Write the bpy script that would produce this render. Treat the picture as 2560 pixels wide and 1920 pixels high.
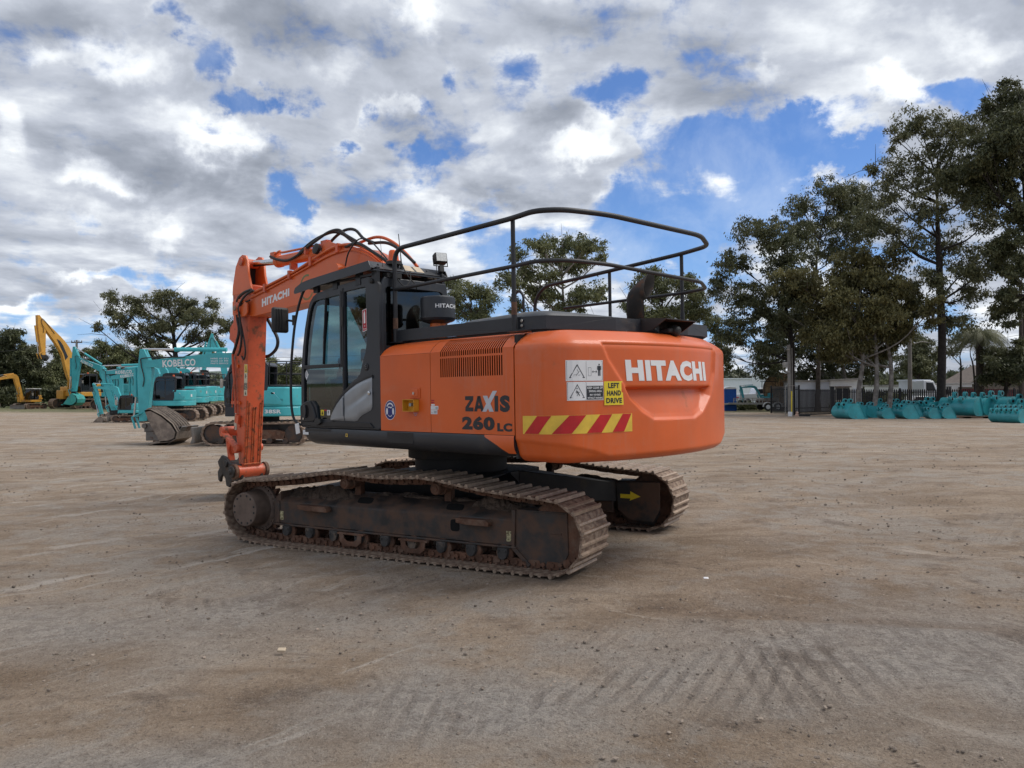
import bpy, bmesh, math, random
import numpy as np
from mathutils import Vector, Matrix, noise as mnoise
from mathutils.geometry import tessellate_polygon
R = math.radians
pi = math.pi
sc = bpy.context.scene
col = sc.collection
for o in list(bpy.data.objects):
    bpy.data.objects.remove(o)

# ------------------------------------------------------------------ camera
CAMH, PITCH = 1.732, 0.0105
cam = bpy.data.cameras.new('camera')
cam.sensor_width = 36
cam.lens = 36 * 1906.5 / 2560
cam.clip_end = 5000
cam.clip_start = 0.05
camo = bpy.data.objects.new('camera', cam)
camo.location = (0, 0, CAMH)
camo.rotation_euler = (pi / 2 + PITCH, 0, 0)
col.objects.link(camo)
sc.camera = camo
sc.render.resolution_x, sc.render.resolution_y = 1024, 768
sc.view_settings.view_transform = 'Standard'
sc.view_settings.look = 'None'
sc.view_settings.gamma = 1
sc.view_settings.exposure = 0.52

# ------------------------------------------------------------------ node helpers
class NT:
    def __init__(s, tree):
        s.t = tree; s.n = tree.nodes; s.l = tree.links
    def new(s, typ, **kw):
        nd = s.n.new(typ)
        for k, v in kw.items():
            setattr(nd, k, v)
        return nd
    def link(s, a, b):
        s.l.new(a, b)
    def val(s, sock, v):
        if hasattr(v, 'is_output') or isinstance(v, bpy.types.NodeSocket):
            s.l.new(v, sock)
        else:
            sock.default_value = v
    def math(s, op, a, b=0.0, c=None, clamp=False):
        nd = s.new('ShaderNodeMath', operation=op, use_clamp=clamp)
        s.val(nd.inputs[0], a); s.val(nd.inputs[1], b)
        if c is not None: s.val(nd.inputs[2], c)
        return nd.outputs[0]
    def vmath(s, op, a, b=None):
        nd = s.new('ShaderNodeVectorMath', operation=op)
        s.val(nd.inputs[0], a)
        if b is not None: s.val(nd.inputs[1], b)
        return nd.outputs['Value'] if op in ('LENGTH', 'DISTANCE', 'DOT_PRODUCT') else nd.outputs[0]
    def noise(s, vec, scale, detail=4, rough=0.55, dist=0.0):
        nd = s.new('ShaderNodeTexNoise')
        if vec is not None: s.l.new(vec, nd.inputs['Vector'])
        nd.inputs['Scale'].default_value = scale
        nd.inputs['Detail'].default_value = detail
        nd.inputs['Roughness'].default_value = rough
        nd.inputs['Distortion'].default_value = dist
        return nd.outputs['Fac']
    def ramp(s, fac, a, b, smooth=True):
        nd = s.new('ShaderNodeMapRange', interpolation_type='SMOOTHSTEP' if smooth else 'LINEAR')
        s.val(nd.inputs['Value'], fac); s.val(nd.inputs['From Min'], a); s.val(nd.inputs['From Max'], b)
        return nd.outputs[0]
    def mix(s, f, a, b, blend='MIX'):
        nd = s.new('ShaderNodeMix', data_type='RGBA', blend_type=blend)
        s.val(nd.inputs[0], f)
        for i, v in ((6, a), (7, b)):
            if isinstance(v, tuple) and len(v) == 3: v = (*v, 1)
            s.val(nd.inputs[i], v)
        return nd.outputs[2]
    def mapping(s, vec, scale=(1, 1, 1), loc=(0, 0, 0), rot=(0, 0, 0)):
        nd = s.new('ShaderNodeMapping')
        s.l.new(vec, nd.inputs[0])
        nd.inputs['Scale'].default_value = scale
        nd.inputs['Location'].default_value = loc
        nd.inputs['Rotation'].default_value = rot
        return nd.outputs[0]

# ------------------------------------------------------------------ sun + sky
SUN_EL, SUN_AZ = R(56), R(84)            # azimuth clockwise from +Y: off to the right
world = bpy.data.worlds.new('World')
sc.world = world
world.use_nodes = True
W = NT(world.node_tree)
W.n.clear()
wo = W.new('ShaderNodeOutputWorld')
bg = W.new('ShaderNodeBackground')
W.link(bg.outputs[0], wo.inputs[0])
sky = W.new('ShaderNodeTexSky', sky_type='NISHITA')
sky.sun_disc = False
sky.sun_elevation = SUN_EL
sky.sun_rotation = SUN_AZ
sky.air_density = 1.0
sky.dust_density = 0.6
sky.ozone_density = 2.2
tc = W.new('ShaderNodeTexCoord')
D = tc.outputs['Generated']
sep = W.new('ShaderNodeSeparateXYZ'); W.link(D, sep.inputs[0])
dx, dy, dz = sep.outputs
ya = W.math('MAXIMUM', W.math('ABSOLUTE', dy), 0.12)
gx = W.math('DIVIDE', dx, ya)
gz = W.math('DIVIDE', W.math('MAXIMUM', dz, 0.0), ya)
# cloud layer seen from below: project directions on a plane overhead
den = W.math('ADD', W.math('MAXIMUM', dz, 0.0), 0.16)
px = W.math('DIVIDE', dx, den)
py = W.math('DIVIDE', dy, den)
cmb = W.new('ShaderNodeCombineXYZ'); W.link(px, cmb.inputs[0]); W.link(py, cmb.inputs[1])
P = cmb.outputs[0]
gcm = W.new('ShaderNodeCombineXYZ'); W.link(gx, gcm.inputs[0]); W.link(gz, gcm.inputs[1])
wz = W.new('ShaderNodeTexNoise'); W.link(D, wz.inputs['Vector'])
wz.inputs['Scale'].default_value = 7; wz.inputs['Detail'].default_value = 7; wz.inputs['Roughness'].default_value = 0.6
wv = W.vmath('SUBTRACT', wz.outputs['Color'], (0.5, 0.5, 0.5))
wv = W.vmath('MULTIPLY', wv, (0.26, 0.20, 0))
G = W.vmath('ADD', gcm.outputs[0], wv)
def blobs(lst):
    acc = None
    for (u, v, ru, rv, w) in lst:
        cx, cz = u, v
        d = W.vmath('LENGTH', W.vmath('MULTIPLY', W.vmath('SUBTRACT', G, (cx, cz, 0)), (1 / ru, 1 / rv, 0)))
        m = W.math('MULTIPLY', W.ramp(d, 1.25, 0.15), w)
        acc = m if acc is None else W.math('ADD', acc, m)
    return acc
# breaks in the cloud cover (tangent coordinates of the view over the yard)
def B(u, v, ru, rv, w): return ((u - 1280) / 1906, (984 - v) / 1906, ru / 1906, rv / 1906, w)
holes = [B(430, 25, 75, 45, .8), B(475, 85, 40, 40, .6), B(530, 150, 65, 70, .9), B(640, 240, 105, 50, 1.1), B(1010, 0, 90, 26, .7),
         B(705, 515, 60, 75, .9), B(865, 400, 75, 36, .9), B(1050, 425, 70, 40, .7), B(1030, 500, 90, 40, .6), B(1240, 640, 190, 110, .8), B(1360, 130, 60, 50, .4),
         B(1550, 225, 110, 75, .8), B(1640, 330, 70, 70, .7), B(1790, 370, 130, 120, 1.2), B(1980, 400, 170, 150, 1.3), B(1700, 560, 200, 130, 1.1), B(1010, 290, 50, 50, .5),
         B(1930, 520, 150, 90, .9), B(2150, 420, 140, 60, .9), B(2420, 235, 130, 55, 1.1), B(1960, 270, 60, 50, .6), B(1640, 690, 260, 110, .7),
         B(200, 560, 120, 22, .5), B(900, 330, 40, 30, .5), B(1120, 170, 50, 40, .5), B(820, 620, 160, 40, .5), B(330, 690, 160, 30, .6), B(1600, 620, 240, 90, .7), B(2060, 640, 260, 90, .6), B(300, 860, 420, 70, .6), B(700, 790, 160, 120, .8), B(60, 770, 180, 35, .5), B(2200, 800, 500, 90, .4), B(1240, 800, 200, 90, .4)]
lights = [B(290, 150, 170, 70, .75), B(120, 190, 70, 40, .5), B(570, 350, 120, 75, .9), B(480, 290, 140, 60, .4), B(270, 420, 100, 45, .75), B(30, 340, 60, 60, .5),
          B(1440, 390, 170, 60, 1.0), B(1520, 300, 60, 60, .5), B(2240, 250, 130, 60, 1.0), B(1860, 155, 100, 40, .5), B(1500, 550, 150, 50, .5), B(1030, 55, 70, 60, .6),
          B(830, 165, 80, 50, .4), B(960, 305, 90, 30, .5), B(410, 560, 80, 50, .6), B(2480, 130, 120, 60, .4), B(230, 690, 110, 25, .7), B(50, 745, 90, 22, .8), B(520, 700, 180, 40, .5), B(1150, 580, 90, 60, .5)]
darks = [B(70, 90, 190, 110, .9), B(440, 400, 260, 45, .7), B(250, 330, 220, 45, .4), B(620, 420, 140, 55, .6), B(750, 60, 180, 60, .5), B(1340, 280, 120, 70, .8), B(1290, 400, 110, 40, .5),
         B(1780, 80, 160, 50, .45), B(2150, 150, 150, 50, .4), B(250, 480, 240, 40, .4), B(1120, 400, 150, 50, .4), B(1500, 20, 220, 40, .45), B(1230, 520, 200, 30, .3)]
n1 = W.noise(P, 1.5, 9, 0.56, 0.25)
n2 = W.noise(W.mapping(P, loc=(4.1, 2.3, 0)), 4.5, 8, 0.58, 0.2)
nb = W.noise(D, 9, 8, 0.6, 0.3)
nf = W.noise(W.mapping(D, (1, 1, 1.6)), 24, 7, 0.62, 0.5)
def dev(n_, k): return W.math('MULTIPLY', W.math('SUBTRACT', n_, 0.5), k)
cover = W.math('ADD', W.math('ADD', dev(n1, 1.1), dev(n2, 0.7)), W.math('ADD', dev(nb, 1.0), dev(nf, 0.45)))
cover = W.math('ADD', cover, 0.53)
cover = W.math('SUBTRACT', cover, W.math('MULTIPLY', W.math('MINIMUM', blobs(holes), 1.25), 0.46))
alpha = W.ramp(cover, 0.15, 0.49)
# cloud brightness: sampled density offset towards the sun gives lit tops and grey bases
n3 = W.noise(W.mapping(P, loc=(-0.16, 0.10, 0)), 1.5, 9, 0.56, 0.25)
rel = W.math('SUBTRACT', n1, n3)
br = W.math('ADD', W.math('MULTIPLY', rel, 2.0), 0.47)
br = W.math('ADD', br, W.math('MULTIPLY', W.math('SUBTRACT', n2, 0.5), 0.55))
br = W.math('ADD', br, W.math('MULTIPLY', W.math('SUBTRACT', nb, 0.5), 0.85))
br = W.math('ADD', br, W.math('MULTIPLY', W.math('SUBTRACT', nf, 0.5), 0.22))
br = W.math('ADD', br, W.math('MULTIPLY', blobs(lights), 0.50))
br = W.math('SUBTRACT', br, W.math('MULTIPLY', blobs(darks), 0.26))
thin = W.ramp(cover, 0.75, 0.36)
br = W.math('ADD', br, W.math('MULTIPLY', thin, 0.16), clamp=True)
cr = W.new('ShaderNodeValToRGB')
W.link(br, cr.inputs[0])
el = cr.color_ramp.elements
el[0].position = 0.05; el[0].color = (0.16, 0.18, 0.22, 1)
el[1].position = 1.0; el[1].color = (0.80, 0.82, 0.83, 1)
for p_, c_ in ((0.35, (0.255, 0.28, 0.33, 1)), (0.6, (0.40, 0.43, 0.49, 1)), (0.8, (0.60, 0.63, 0.67, 1))):
    e_ = el.new(p_); e_.color = c_
skyc = W.vmath('MULTIPLY', sky.outputs[0], (0.040, 0.060, 0.090))
hz = W.ramp(dz, 0.30, 0.0)
skyc = W.mix(W.math('MULTIPLY', hz, 0.55), skyc, (0.25, 0.42, 0.70))
veil = W.math('MULTIPLY_ADD', W.ramp(nb, 0.40, 0.70), 0.30, 0.04)
skyc = W.mix(veil, skyc, (0.55, 0.62, 0.72))
final = W.mix(alpha, skyc, cr.outputs[0])
lowmix = W.ramp(dz, -0.02, -0.06)
final = W.mix(lowmix, final, (0.16, 0.14, 0.12))
W.link(final, bg.inputs[0])
bg.inputs[1].default_value = 1.0
world.cycles.sampling_method = 'MANUAL'
world.cycles.sample_map_resolution = 512

sl = bpy.data.lights.new('sun', 'SUN')
sl.energy = 1.75
sl.angle = R(38)
sl.color = (1.0, 0.95, 0.88)
slo = bpy.data.objects.new('sun', sl)
sd = Vector((math.sin(SUN_AZ) * math.cos(SUN_EL), math.cos(SUN_AZ) * math.cos(SUN_EL), math.sin(SUN_EL)))
slo.rotation_euler = sd.to_track_quat('Z', 'Y').to_euler()
slo.location = (20, 5, 30)
col.objects.link(slo)
# ------------------------------------------------------------------ object helpers
def tag(o, label=None, cat=None, group=None, kind=None):
    if label: o['label'] = label
    if cat: o['category'] = cat
    if group: o['group'] = group
    if kind: o['kind'] = kind
    return o
def thing(name, label, cat, loc=(0, 0, 0), rz=0.0, group=None, mat=None):
    o = bpy.data.objects.new(name, None)
    col.objects.link(o)
    o.empty_display_size = 0.3
    if mat is not None: o.matrix_world = mat
    else:
        o.location = loc; o.rotation_euler = (0, 0, rz)
    return tag(o, label, cat, group)
def copy_tree(o, parent=None):
    c = o.copy(); col.objects.link(c)
    if parent is not None: c.parent = parent
    for ch in list(o.children): copy_tree(ch, c)
    return c

SPLIT = {'guard_bracket', 'anti_slip_tape', 'hole_shade_patch', 'pipe_clamp', 'bolt', 'track_wheel', 'guard_bolt', 'rim', 'wheel', 'boom_cylinder', 'cylinder_rod', 'hose_boss', 'ear',
         'warning_label', 'vent_louvre', 'bore_shade_plug', 'ear_ring', 'boom_tip_plate', 'cylinder_clevis', 'cutting_edge', 'side_plate', 'foot_seal_ring', 'wear_rib', 'boom_cylinder', 'side_window', 'door_frame_bar',
         'faded_sticker', 'mirror_rib', 'hydraulic_pipe', 'control_lever', 'lamp_cable', 'hydraulic_hose', 'mudguard', 'insulator', 'bracket', 'lamp_cluster', 'small_label', 'boom_panel', 'arm_fork', 'cab_glazing', 'timber_bearer',
         'dried_mud', 'bucket_link', 'tipping_link', 'right_side_box', 'deck_top', 'conduit', 'boom_lettering'} - {'timber_bearer'}
class MB:
    """collects shapes for one mesh"""
    def __init__(s):
        s.v = []; s.f = []; s.mi = []; s.cur = 0; s.T = None
    def add(s, vs, fs):
        b = len(s.v)
        if s.T is not None: vs = [s.T @ Vector(v) for v in vs]
        s.v.extend([tuple(v) for v in vs])
        s.f.extend([tuple(i + b for i in f) for f in fs])
        s.mi.extend([s.cur] * len(fs))
        return s
    def box(s, c, d, rot=None):
        hx, hy, hz = d[0] / 2, d[1] / 2, d[2] / 2
        vs = [Vector((x, y, z)) for x in (-hx, hx) for y in (-hy, hy) for z in (-hz, hz)]
        if rot is not None: vs = [rot @ v for v in vs]
        vs = [v + Vector(c) for v in vs]
        return s.add(vs, [(0, 1, 3, 2), (4, 6, 7, 5), (0, 4, 5, 1), (2, 3, 7, 6), (0, 2, 6, 4), (1, 5, 7, 3)])
    def bb(s, x0, x1, y0, y1, z0, z1):
        return s.box(((x0 + x1) / 2, (y0 + y1) / 2, (z0 + z1) / 2), (x1 - x0, y1 - y0, z1 - z0))
    def bar(s, p0, p1, w, h=None, up=(0, 0, 1)):
        h = h or w
        p0, p1 = Vector(p0), Vector(p1); d = (p1 - p0); L = d.length; d.normalize()
        u = Vector(up)
        if abs(d.dot(u)) > 0.98: u = Vector((1, 0, 0))
        sx = d.cross(u).normalized(); sz = sx.cross(d)
        m = Matrix((sx, d, sz)).transposed()
        return s.box((p0 + p1) / 2, (w, L, h), m)
    def tube(s, pts, r, n=10, cap=True, closed=False):
        pts = [Vector(p) for p in pts]; N = len(pts)
        rr = r if isinstance(r, (list, tuple)) else [r] * N
        ref = None; rings = []
        for i, p in enumerate(pts):
            if closed: t = (pts[(i + 1) % N] - pts[i - 1])
            elif i == 0: t = pts[1] - pts[0]
            elif i == N - 1: t = pts[-1] - pts[-2]
            else: t = (pts[i + 1] - p).normalized() + (p - pts[i - 1]).normalized()
            t.normalize()
            if ref is None:
                ref = Vector((0, 0, 1)) if abs(t.z) < 0.9 else Vector((1, 0, 0))
            a = t.cross(ref)
            if a.length < 1e-5: a = t.cross(Vector((0, 1, 0)))
            a.normalize(); b = a.cross(t).normalized(); ref = b
            rings.append([p + (a * math.cos(2 * pi * k / n) + b * math.sin(2 * pi * k / n)) * rr[i] for k in range(n)])
        vs = [v for rg in rings for v in rg]; fs = []
        M = N if closed else N - 1
        for i in range(M):
            j = (i + 1) % N
            for k in range(n):
                k2 = (k + 1) % n
                fs.append((i * n + k, i * n + k2, j * n + k2, j * n + k))
        if cap and not closed:
            fs.append(tuple(range(n))); fs.append(tuple((N - 1) * n + k for k in reversed(range(n))))
        return s.add(vs, fs)
    def cyl(s, p0, p1, r, n=20, r2=None):
        return s.tube([p0, p1], [r, r if r2 is None else r2], n)
    def lathe(s, prof, axis0, axisdir, n=24, cap=True):
        """prof: (along, radius)"""
        a0 = Vector(axis0); d = Vector(axisdir).normalized()
        u = d.orthogonal().normalized(); w = d.cross(u)
        vs = []; fs = []
        for (t, r) in prof:
            for k in range(n):
                an = 2 * pi * k / n
                vs.append(a0 + d * t + (u * math.cos(an) + w * math.sin(an)) * r)
        m = len(prof)
        for i in range(m - 1):
            for k in range(n):
                k2 = (k + 1) % n
                fs.append((i * n + k, (i + 1) * n + k, (i + 1) * n + k2, i * n + k2))
        if cap:
            fs.append(tuple(range(n))); fs.append(tuple((m - 1) * n + k for k in reversed(range(n))))
        return s.add(vs, fs)
    def prism(s, poly, t0, t1, plane='xz', holes=(), fn=None):
        """poly in 2D extruded between t0 and t1 along the remaining axis"""
        def P3(a, b, t):
            if fn: return Vector(fn(a, b, t))
            return Vector({'xz': (a, t, b), 'xy': (a, b, t), 'yz': (t, a, b)}[plane])
        loops = [list(poly)] + [list(h) for h in holes]
        flat = [p for lp in loops for p in lp]
        tri = tessellate_polygon([[Vector((p[0], p[1], 0)) for p in lp] for lp in loops]) if len(loops) > 1 or len(poly) > 4 else None
        n = len(flat)
        vs = [P3(p[0], p[1], t0) for p in flat] + [P3(p[0], p[1], t1) for p in flat]
        fs = []
        if tri is None:
            fs += [tuple(range(n)), tuple(n + i for i in reversed(range(n)))]
        elif len(loops) == 1 and len(poly) < 60:
            fs += [tuple(range(n)), tuple(n + i for i in reversed(range(n)))]
        else:
            fs += [tuple(t) for t in tri] + [tuple(n + i for i in reversed(t)) for t in tri]
        b = 0
        for lp in loops:
            m = len(lp)
            for i in range(m):
                j = (i + 1) % m
                fs.append((b + i, b + j, n + b + j, n + b + i))
            b += m
        return s.add(vs, fs)
    def sphere(s, c, r, n=12, m=8, sq=(1, 1, 1)):
        vs = []; fs = []
        for i in range(m + 1):
            th = pi * i / m
            for k in range(n):
                ph = 2 * pi * k / n
                vs.append((c[0] + r * sq[0] * math.sin(th) * math.cos(ph), c[1] + r * sq[1] * math.sin(th) * math.sin(ph), c[2] + r * sq[2] * math.cos(th)))
        for i in range(m):
            for k in range(n):
                k2 = (k + 1) % n
                fs.append((i * n + k, (i + 1) * n + k, (i + 1) * n + k2, i * n + k2))
        return s.add(vs, fs)
    def pieces(s):
        """split into the separate solids (islands whose boxes overlap stay together)"""
        n = len(s.v); p = list(range(n))
        def find(a):
            while p[a] != a: p[a] = p[p[a]]; a = p[a]
            return a
        for f in s.f:
            for b_ in f[1:]: p[find(f[0])] = find(b_)
        isl = {}
        for i, f in enumerate(s.f): isl.setdefault(find(f[0]), []).append(i)
        bx = []
        for fl in isl.values():
            q = [s.v[k] for i in fl for k in s.f[i]]
            bx.append([[min(c[j] for c in q) - .002 for j in range(3)], [max(c[j] for c in q) + .002 for j in range(3)], fl])
        ch = True
        while ch:
            ch = False
            for i in range(len(bx)):
                for j in range(i + 1, len(bx)):
                    a, b_ = bx[i], bx[j]
                    if all(a[0][k] <= b_[1][k] and b_[0][k] <= a[1][k] for k in range(3)):
                        a[0] = [min(x) for x in zip(a[0], b_[0])]; a[1] = [max(x) for x in zip(a[1], b_[1])]; a[2] += b_[2]
                        bx.pop(j); ch = True; break
                if ch: break
        out = []
        for a in bx:
            m = MB(); mp = {}
            for i in sorted(a[2]):
                fc = []
                for k in s.f[i]:
                    if k not in mp: mp[k] = len(m.v); m.v.append(s.v[k])
                    fc.append(mp[k])
                m.f.append(tuple(fc)); m.mi.append(s.mi[i])
            out.append(m)
        return out
    def build(s, name, mats, parent=None, **k):
        if name in SPLIT:
            pc = s.pieces()
            if 1 < len(pc) <= 100:
                os_ = [m.build1(name, mats, parent, **k) for m in pc]
                return os_[0]
        return s.build1(name, mats, parent, **k)
    def build1(s, name, mats, parent=None, bevel=0, smooth=True, seg=2, angle=35, loc=None, matrix=None):
        me = bpy.data.meshes.new(name)
        me.from_pydata(s.v, [], s.f)
        if not isinstance(mats, (list, tuple)): mats = [mats]
        for m in mats: me.materials.append(m)
        if len(mats) > 1: me.polygons.foreach_set('material_index', s.mi)
        bm = bmesh.new(); bm.from_mesh(me)
        bmesh.ops.remove_doubles(bm, verts=bm.verts, dist=1e-5)
        bmesh.ops.recalc_face_normals(bm, faces=bm.faces)
        bm.to_mesh(me); bm.free()
        if smooth:
            me.shade_smooth(); me.set_sharp_from_angle(angle=R(angle))
        o = bpy.data.objects.new(name, me)
        col.objects.link(o)
        if parent is not None: o.parent = parent
        if loc is not None: o.location = loc
        if matrix is not None: o.matrix_local = matrix
        if bevel:
            md = o.modifiers.new('bevel', 'BEVEL'); md.width = bevel; md.segments = seg
            md.limit_method = 'ANGLE'; md.angle_limit = R(30); md.harden_normals = False
        return o

def spline(pts, k=6):
    """Catmull-Rom through points"""
    pts = [Vector(p) for p in pts]
    P = [pts[0] * 2 - pts[1]] + pts + [pts[-1] * 2 - pts[-2]]
    out = []
    for i in range(1, len(P) - 2):
        for j in range(k):
            t = j / k
            a, b, c, d = P[i - 1], P[i], P[i + 1], P[i + 2]
            out.append(0.5 * ((2 * b) + (c - a) * t + (2 * a - 5 * b + 4 * c - d) * t * t + (3 * b - a - 3 * c + d) * t ** 3))
    out.append(pts[-1])
    return out
def fillet(pts, r, k=5):
    """round the corners of a 3D polyline"""
    pts = [Vector(p) for p in pts]
    out = [pts[0]]
    for i in range(1, len(pts) - 1):
        a, b, c = pts[i - 1], pts[i], pts[i + 1]
        rr = min(r, (a - b).length * 0.45, (c - b).length * 0.45)
        p = b + (a - b).normalized() * rr; q = b + (c - b).normalized() * rr
        for j in range(k + 1):
            t = j / k
            out.append(p * (1 - t) ** 2 + b * 2 * t * (1 - t) + q * t * t)
    out.append(pts[-1])
    return out

_tc = {}
def text_geo(txt, bold=0.0):
    """2D triangles of a text, normalised to a 0..1 box"""
    key = (txt, bold)
    if key in _tc: return _tc[key]
    cu = bpy.data.curves.new('t', 'FONT'); cu.body = txt; cu.offset = bold; cu.space_character = 1 + bold * 1.9; cu.resolution_u = 3
    cu.fill_mode = 'FRONT'
    ob = bpy.data.objects.new('t', cu); col.objects.link(ob)
    dg = bpy.context.evaluated_depsgraph_get()
    me = bpy.data.meshes.new_from_object(ob.evaluated_get(dg))
    v = np.array([x.co[:2] for x in me.vertices]) if len(me.vertices) else np.zeros((0, 2))
    f = [tuple(p.vertices) for p in me.polygons]
    bpy.data.objects.remove(ob); bpy.data.curves.remove(cu); bpy.data.meshes.remove(me)
    v = (v - v.min(0)) / (v.max(0) - v.min(0))
    _tc[key] = (v, f)
    return v, f
def decal_text(mb, txt, fn, a0, a1, b0, b1, bold=0.0):
    v, f = text_geo(txt, bold)
    return mb.add([Vector(fn(a0 + (a1 - a0) * x, b0 + (b1 - b0) * y)) for x, y in v], f)
def decal_poly(mb, poly, fn):
    return mb.add([Vector(fn(a, b)) for a, b in poly], [tuple(range(len(poly)))])

# ------------------------------------------------------------------ materials
def mat(name, c, rough=0.5, metal=0.0, var=0.12, scale=3.0, bump=0.0, bscale=60, coat=0.0, dirt=None, damt=0.0, dscale=4.0, spec=0.5, emis=None, streak=0.0):
    m = bpy.data.materials.new(name); m.use_nodes = True
    t = NT(m.node_tree); t.n.clear()
    out = t.new('ShaderNodeOutputMaterial'); b = t.new('ShaderNodeBsdfPrincipled')
    t.link(b.outputs[0], out.inputs[0])
    tcn = t.new('ShaderNodeTexCoord'); oc = tcn.outputs['Object']
    nz = t.noise(oc, scale, 6, 0.6)
    lo = tuple(x * (1 - var) for x in c); hi = tuple(min(1, x * (1 + var)) for x in c)
    cc = t.mix(t.ramp(nz, 0.3, 0.7), lo, hi)
    rr = rough
    if streak:
        sn = t.noise(t.mapping(oc, (9, 9, .9)), 1.6, 7, 0.65)
        s2 = t.noise(t.mapping(oc, (1.2, 1.2, 2.5), loc=(3, 1, 2)), 1.1, 8, 0.7)
        kk = t.math('MULTIPLY', t.math('ADD', t.ramp(sn, .5, .75), t.ramp(s2, .5, .72)), streak, clamp=True)
        cc = t.mix(kk, cc, (0.42, 0.27, 0.20))
        rr = t.math('ADD', t.math('MULTIPLY', kk, 0.35), rough)
    if dirt is not None and damt > 0:
        nd = t.noise(oc, dscale, 9, 0.65)
        k = t.ramp(nd, 0.66 - damt * 0.42, 0.80 - damt * 0.30)
        cc = t.mix(k, cc, dirt)
        rr = t.math('ADD', t.math('MULTIPLY', k, 0.9 - rough), rr)
    t.link(cc, b.inputs['Base Color'])
    t.val(b.inputs['Roughness'], rr)
    b.inputs['Metallic'].default_value = metal
    b.inputs['Coat Weight'].default_value = coat
    b.inputs['Coat Roughness'].default_value = 0.12
    b.inputs['Specular IOR Level'].default_value = spec
    if bump:
        bn = t.new('ShaderNodeBump'); bn.inputs['Strength'].default_value = bump; bn.inputs['Distance'].default_value = 0.01
        t.link(t.noise(oc, bscale, 5, 0.6), bn.inputs['Height']); t.link(bn.outputs[0], b.inputs['Normal'])
    if emis:
        b.inputs['Emission Color'].default_value = (*emis, 1); b.inputs['Emission Strength'].default_value = 1
    return m
def glass(name, tint=(0.55, 0.68, 0.66), refl=1.0, rough=0.02):
    m = bpy.data.materials.new(name); m.use_nodes = True
    t = NT(m.node_tree); t.n.clear()
    out = t.new('ShaderNodeOutputMaterial')
    tr = t.new('ShaderNodeBsdfTransparent'); tr.inputs[0].default_value = (*tint, 1)
    gl = t.new('ShaderNodeBsdfGlossy'); gl.inputs['Roughness'].default_value = rough; gl.inputs[0].default_value = (0.85, 0.93, 0.95, 1)
    fr = t.new('ShaderNodeLayerWeight'); fr.inputs[0].default_value = 0.5
    sch = t.math('ADD', t.math('MULTIPLY', t.math('POWER', fr.outputs['Facing'], 5.0), 0.92), 0.085)
    mx = t.new('ShaderNodeMixShader')
    t.link(t.math('MULTIPLY', sch, refl, clamp=True), mx.inputs[0])
    t.link(tr.outputs[0], mx.inputs[1]); t.link(gl.outputs[0], mx.inputs[2])
    t.link(mx.outputs[0], out.inputs[0])
    return m

DUST = (0.17, 0.125, 0.09)
M = {}
M['orange'] = mat('orange_paint', (0.66, 0.112, 0.014), 0.45, var=0.08, scale=1.3, coat=0.22, dirt=(0.30, 0.12, 0.06), damt=0.08, streak=.15, dscale=2.2)
M['orange_worn'] = mat('orange_worn_paint', (0.60, 0.10, 0.034), 0.45, var=0.14, scale=2.5, coat=0.15, dirt=(0.17, 0.09, 0.05), damt=0.36, dscale=7, bump=0.15, bscale=30)
M['grouser'] = mat('polished_grouser', (0.36, 0.27, 0.20), 0.5, metal=0.25, var=0.25, scale=15, bump=0.4, bscale=40)
M['shoeplate'] = mat('shoe_plate', (0.17, 0.108, 0.075), 0.8, var=0.4, scale=11, bump=0.5, bscale=30, dirt=(0.30, 0.23, 0.17), damt=0.60, dscale=12)
M['brightorange'] = mat('bright_orange_paint', (0.80, 0.17, 0.02), 0.45, var=0.10, scale=3, coat=0.1, dirt=(0.25, 0.10, 0.04), damt=0.30, dscale=9)
M['black'] = mat('black_paint', (0.010, 0.011, 0.014), 0.42, var=0.3, scale=5, dirt=(0.05, 0.046, 0.042), damt=0.22)
M['charcoal'] = mat('charcoal_paint', (0.017, 0.020, 0.026), 0.45, var=0.2, scale=2, coat=0.15, dirt=(0.055, 0.050, 0.046), damt=0.24)
M['railblack'] = mat('rail_paint', (0.014, 0.015, 0.018), 0.5, var=0.3, scale=4, dirt=(0.12, 0.075, 0.05), damt=0.15, dscale=6)
M['rubber'] = mat('rubber', (0.018, 0.018, 0.018), 0.6, var=0.3, scale=12, dirt=(0.07, 0.06, 0.05), damt=0.3)
M['silver'] = mat('silver_paint', (0.30, 0.32, 0.34), 0.35, metal=0.25, var=0.1, scale=4, dirt=(0.22, 0.20, 0.17), damt=0.15)
M['chrome'] = mat('chrome_rod', (0.62, 0.63, 0.64), 0.15, metal=1.0, var=0.05)
M['rust'] = mat('rusty_steel', (0.115, 0.054, 0.031), 0.8, metal=0.0, var=0.45, scale=6, bump=0.5, bscale=35, dirt=(0.16, 0.10, 0.07), damt=0.45, dscale=7)
M['steel'] = mat('worn_track_steel', (0.25, 0.18, 0.135), 0.6, metal=0.2, var=0.4, scale=7, bump=0.4, bscale=30, dirt=(0.25, 0.18, 0.12), damt=0.45, dscale=9)
M['frame'] = mat('track_frame_paint', (0.030, 0.028, 0.027), 0.55, var=0.3, scale=3, bump=0.2, bscale=30, dirt=(0.105, 0.062, 0.042), damt=0.62, dscale=3.5)
M['mud'] = mat('dried_mud', (0.095, 0.068, 0.05), 0.95, var=0.5, scale=9, bump=0.9, bscale=45)
M['under'] = mat('underside_dark', (0.014, 0.014, 0.015), 0.7, var=0.3, scale=3, dirt=(0.05, 0.04, 0.032), damt=0.3)
M['interior'] = mat('cab_interior', (0.02, 0.021, 0.023), 0.75, var=0.2)
M['seat'] = mat('seat_cloth', (0.028, 0.030, 0.036), 0.9, var=0.3, scale=20)
M['glass'] = glass('cab_glass', (0.27, 0.42, 0.43), 1.15)
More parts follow.
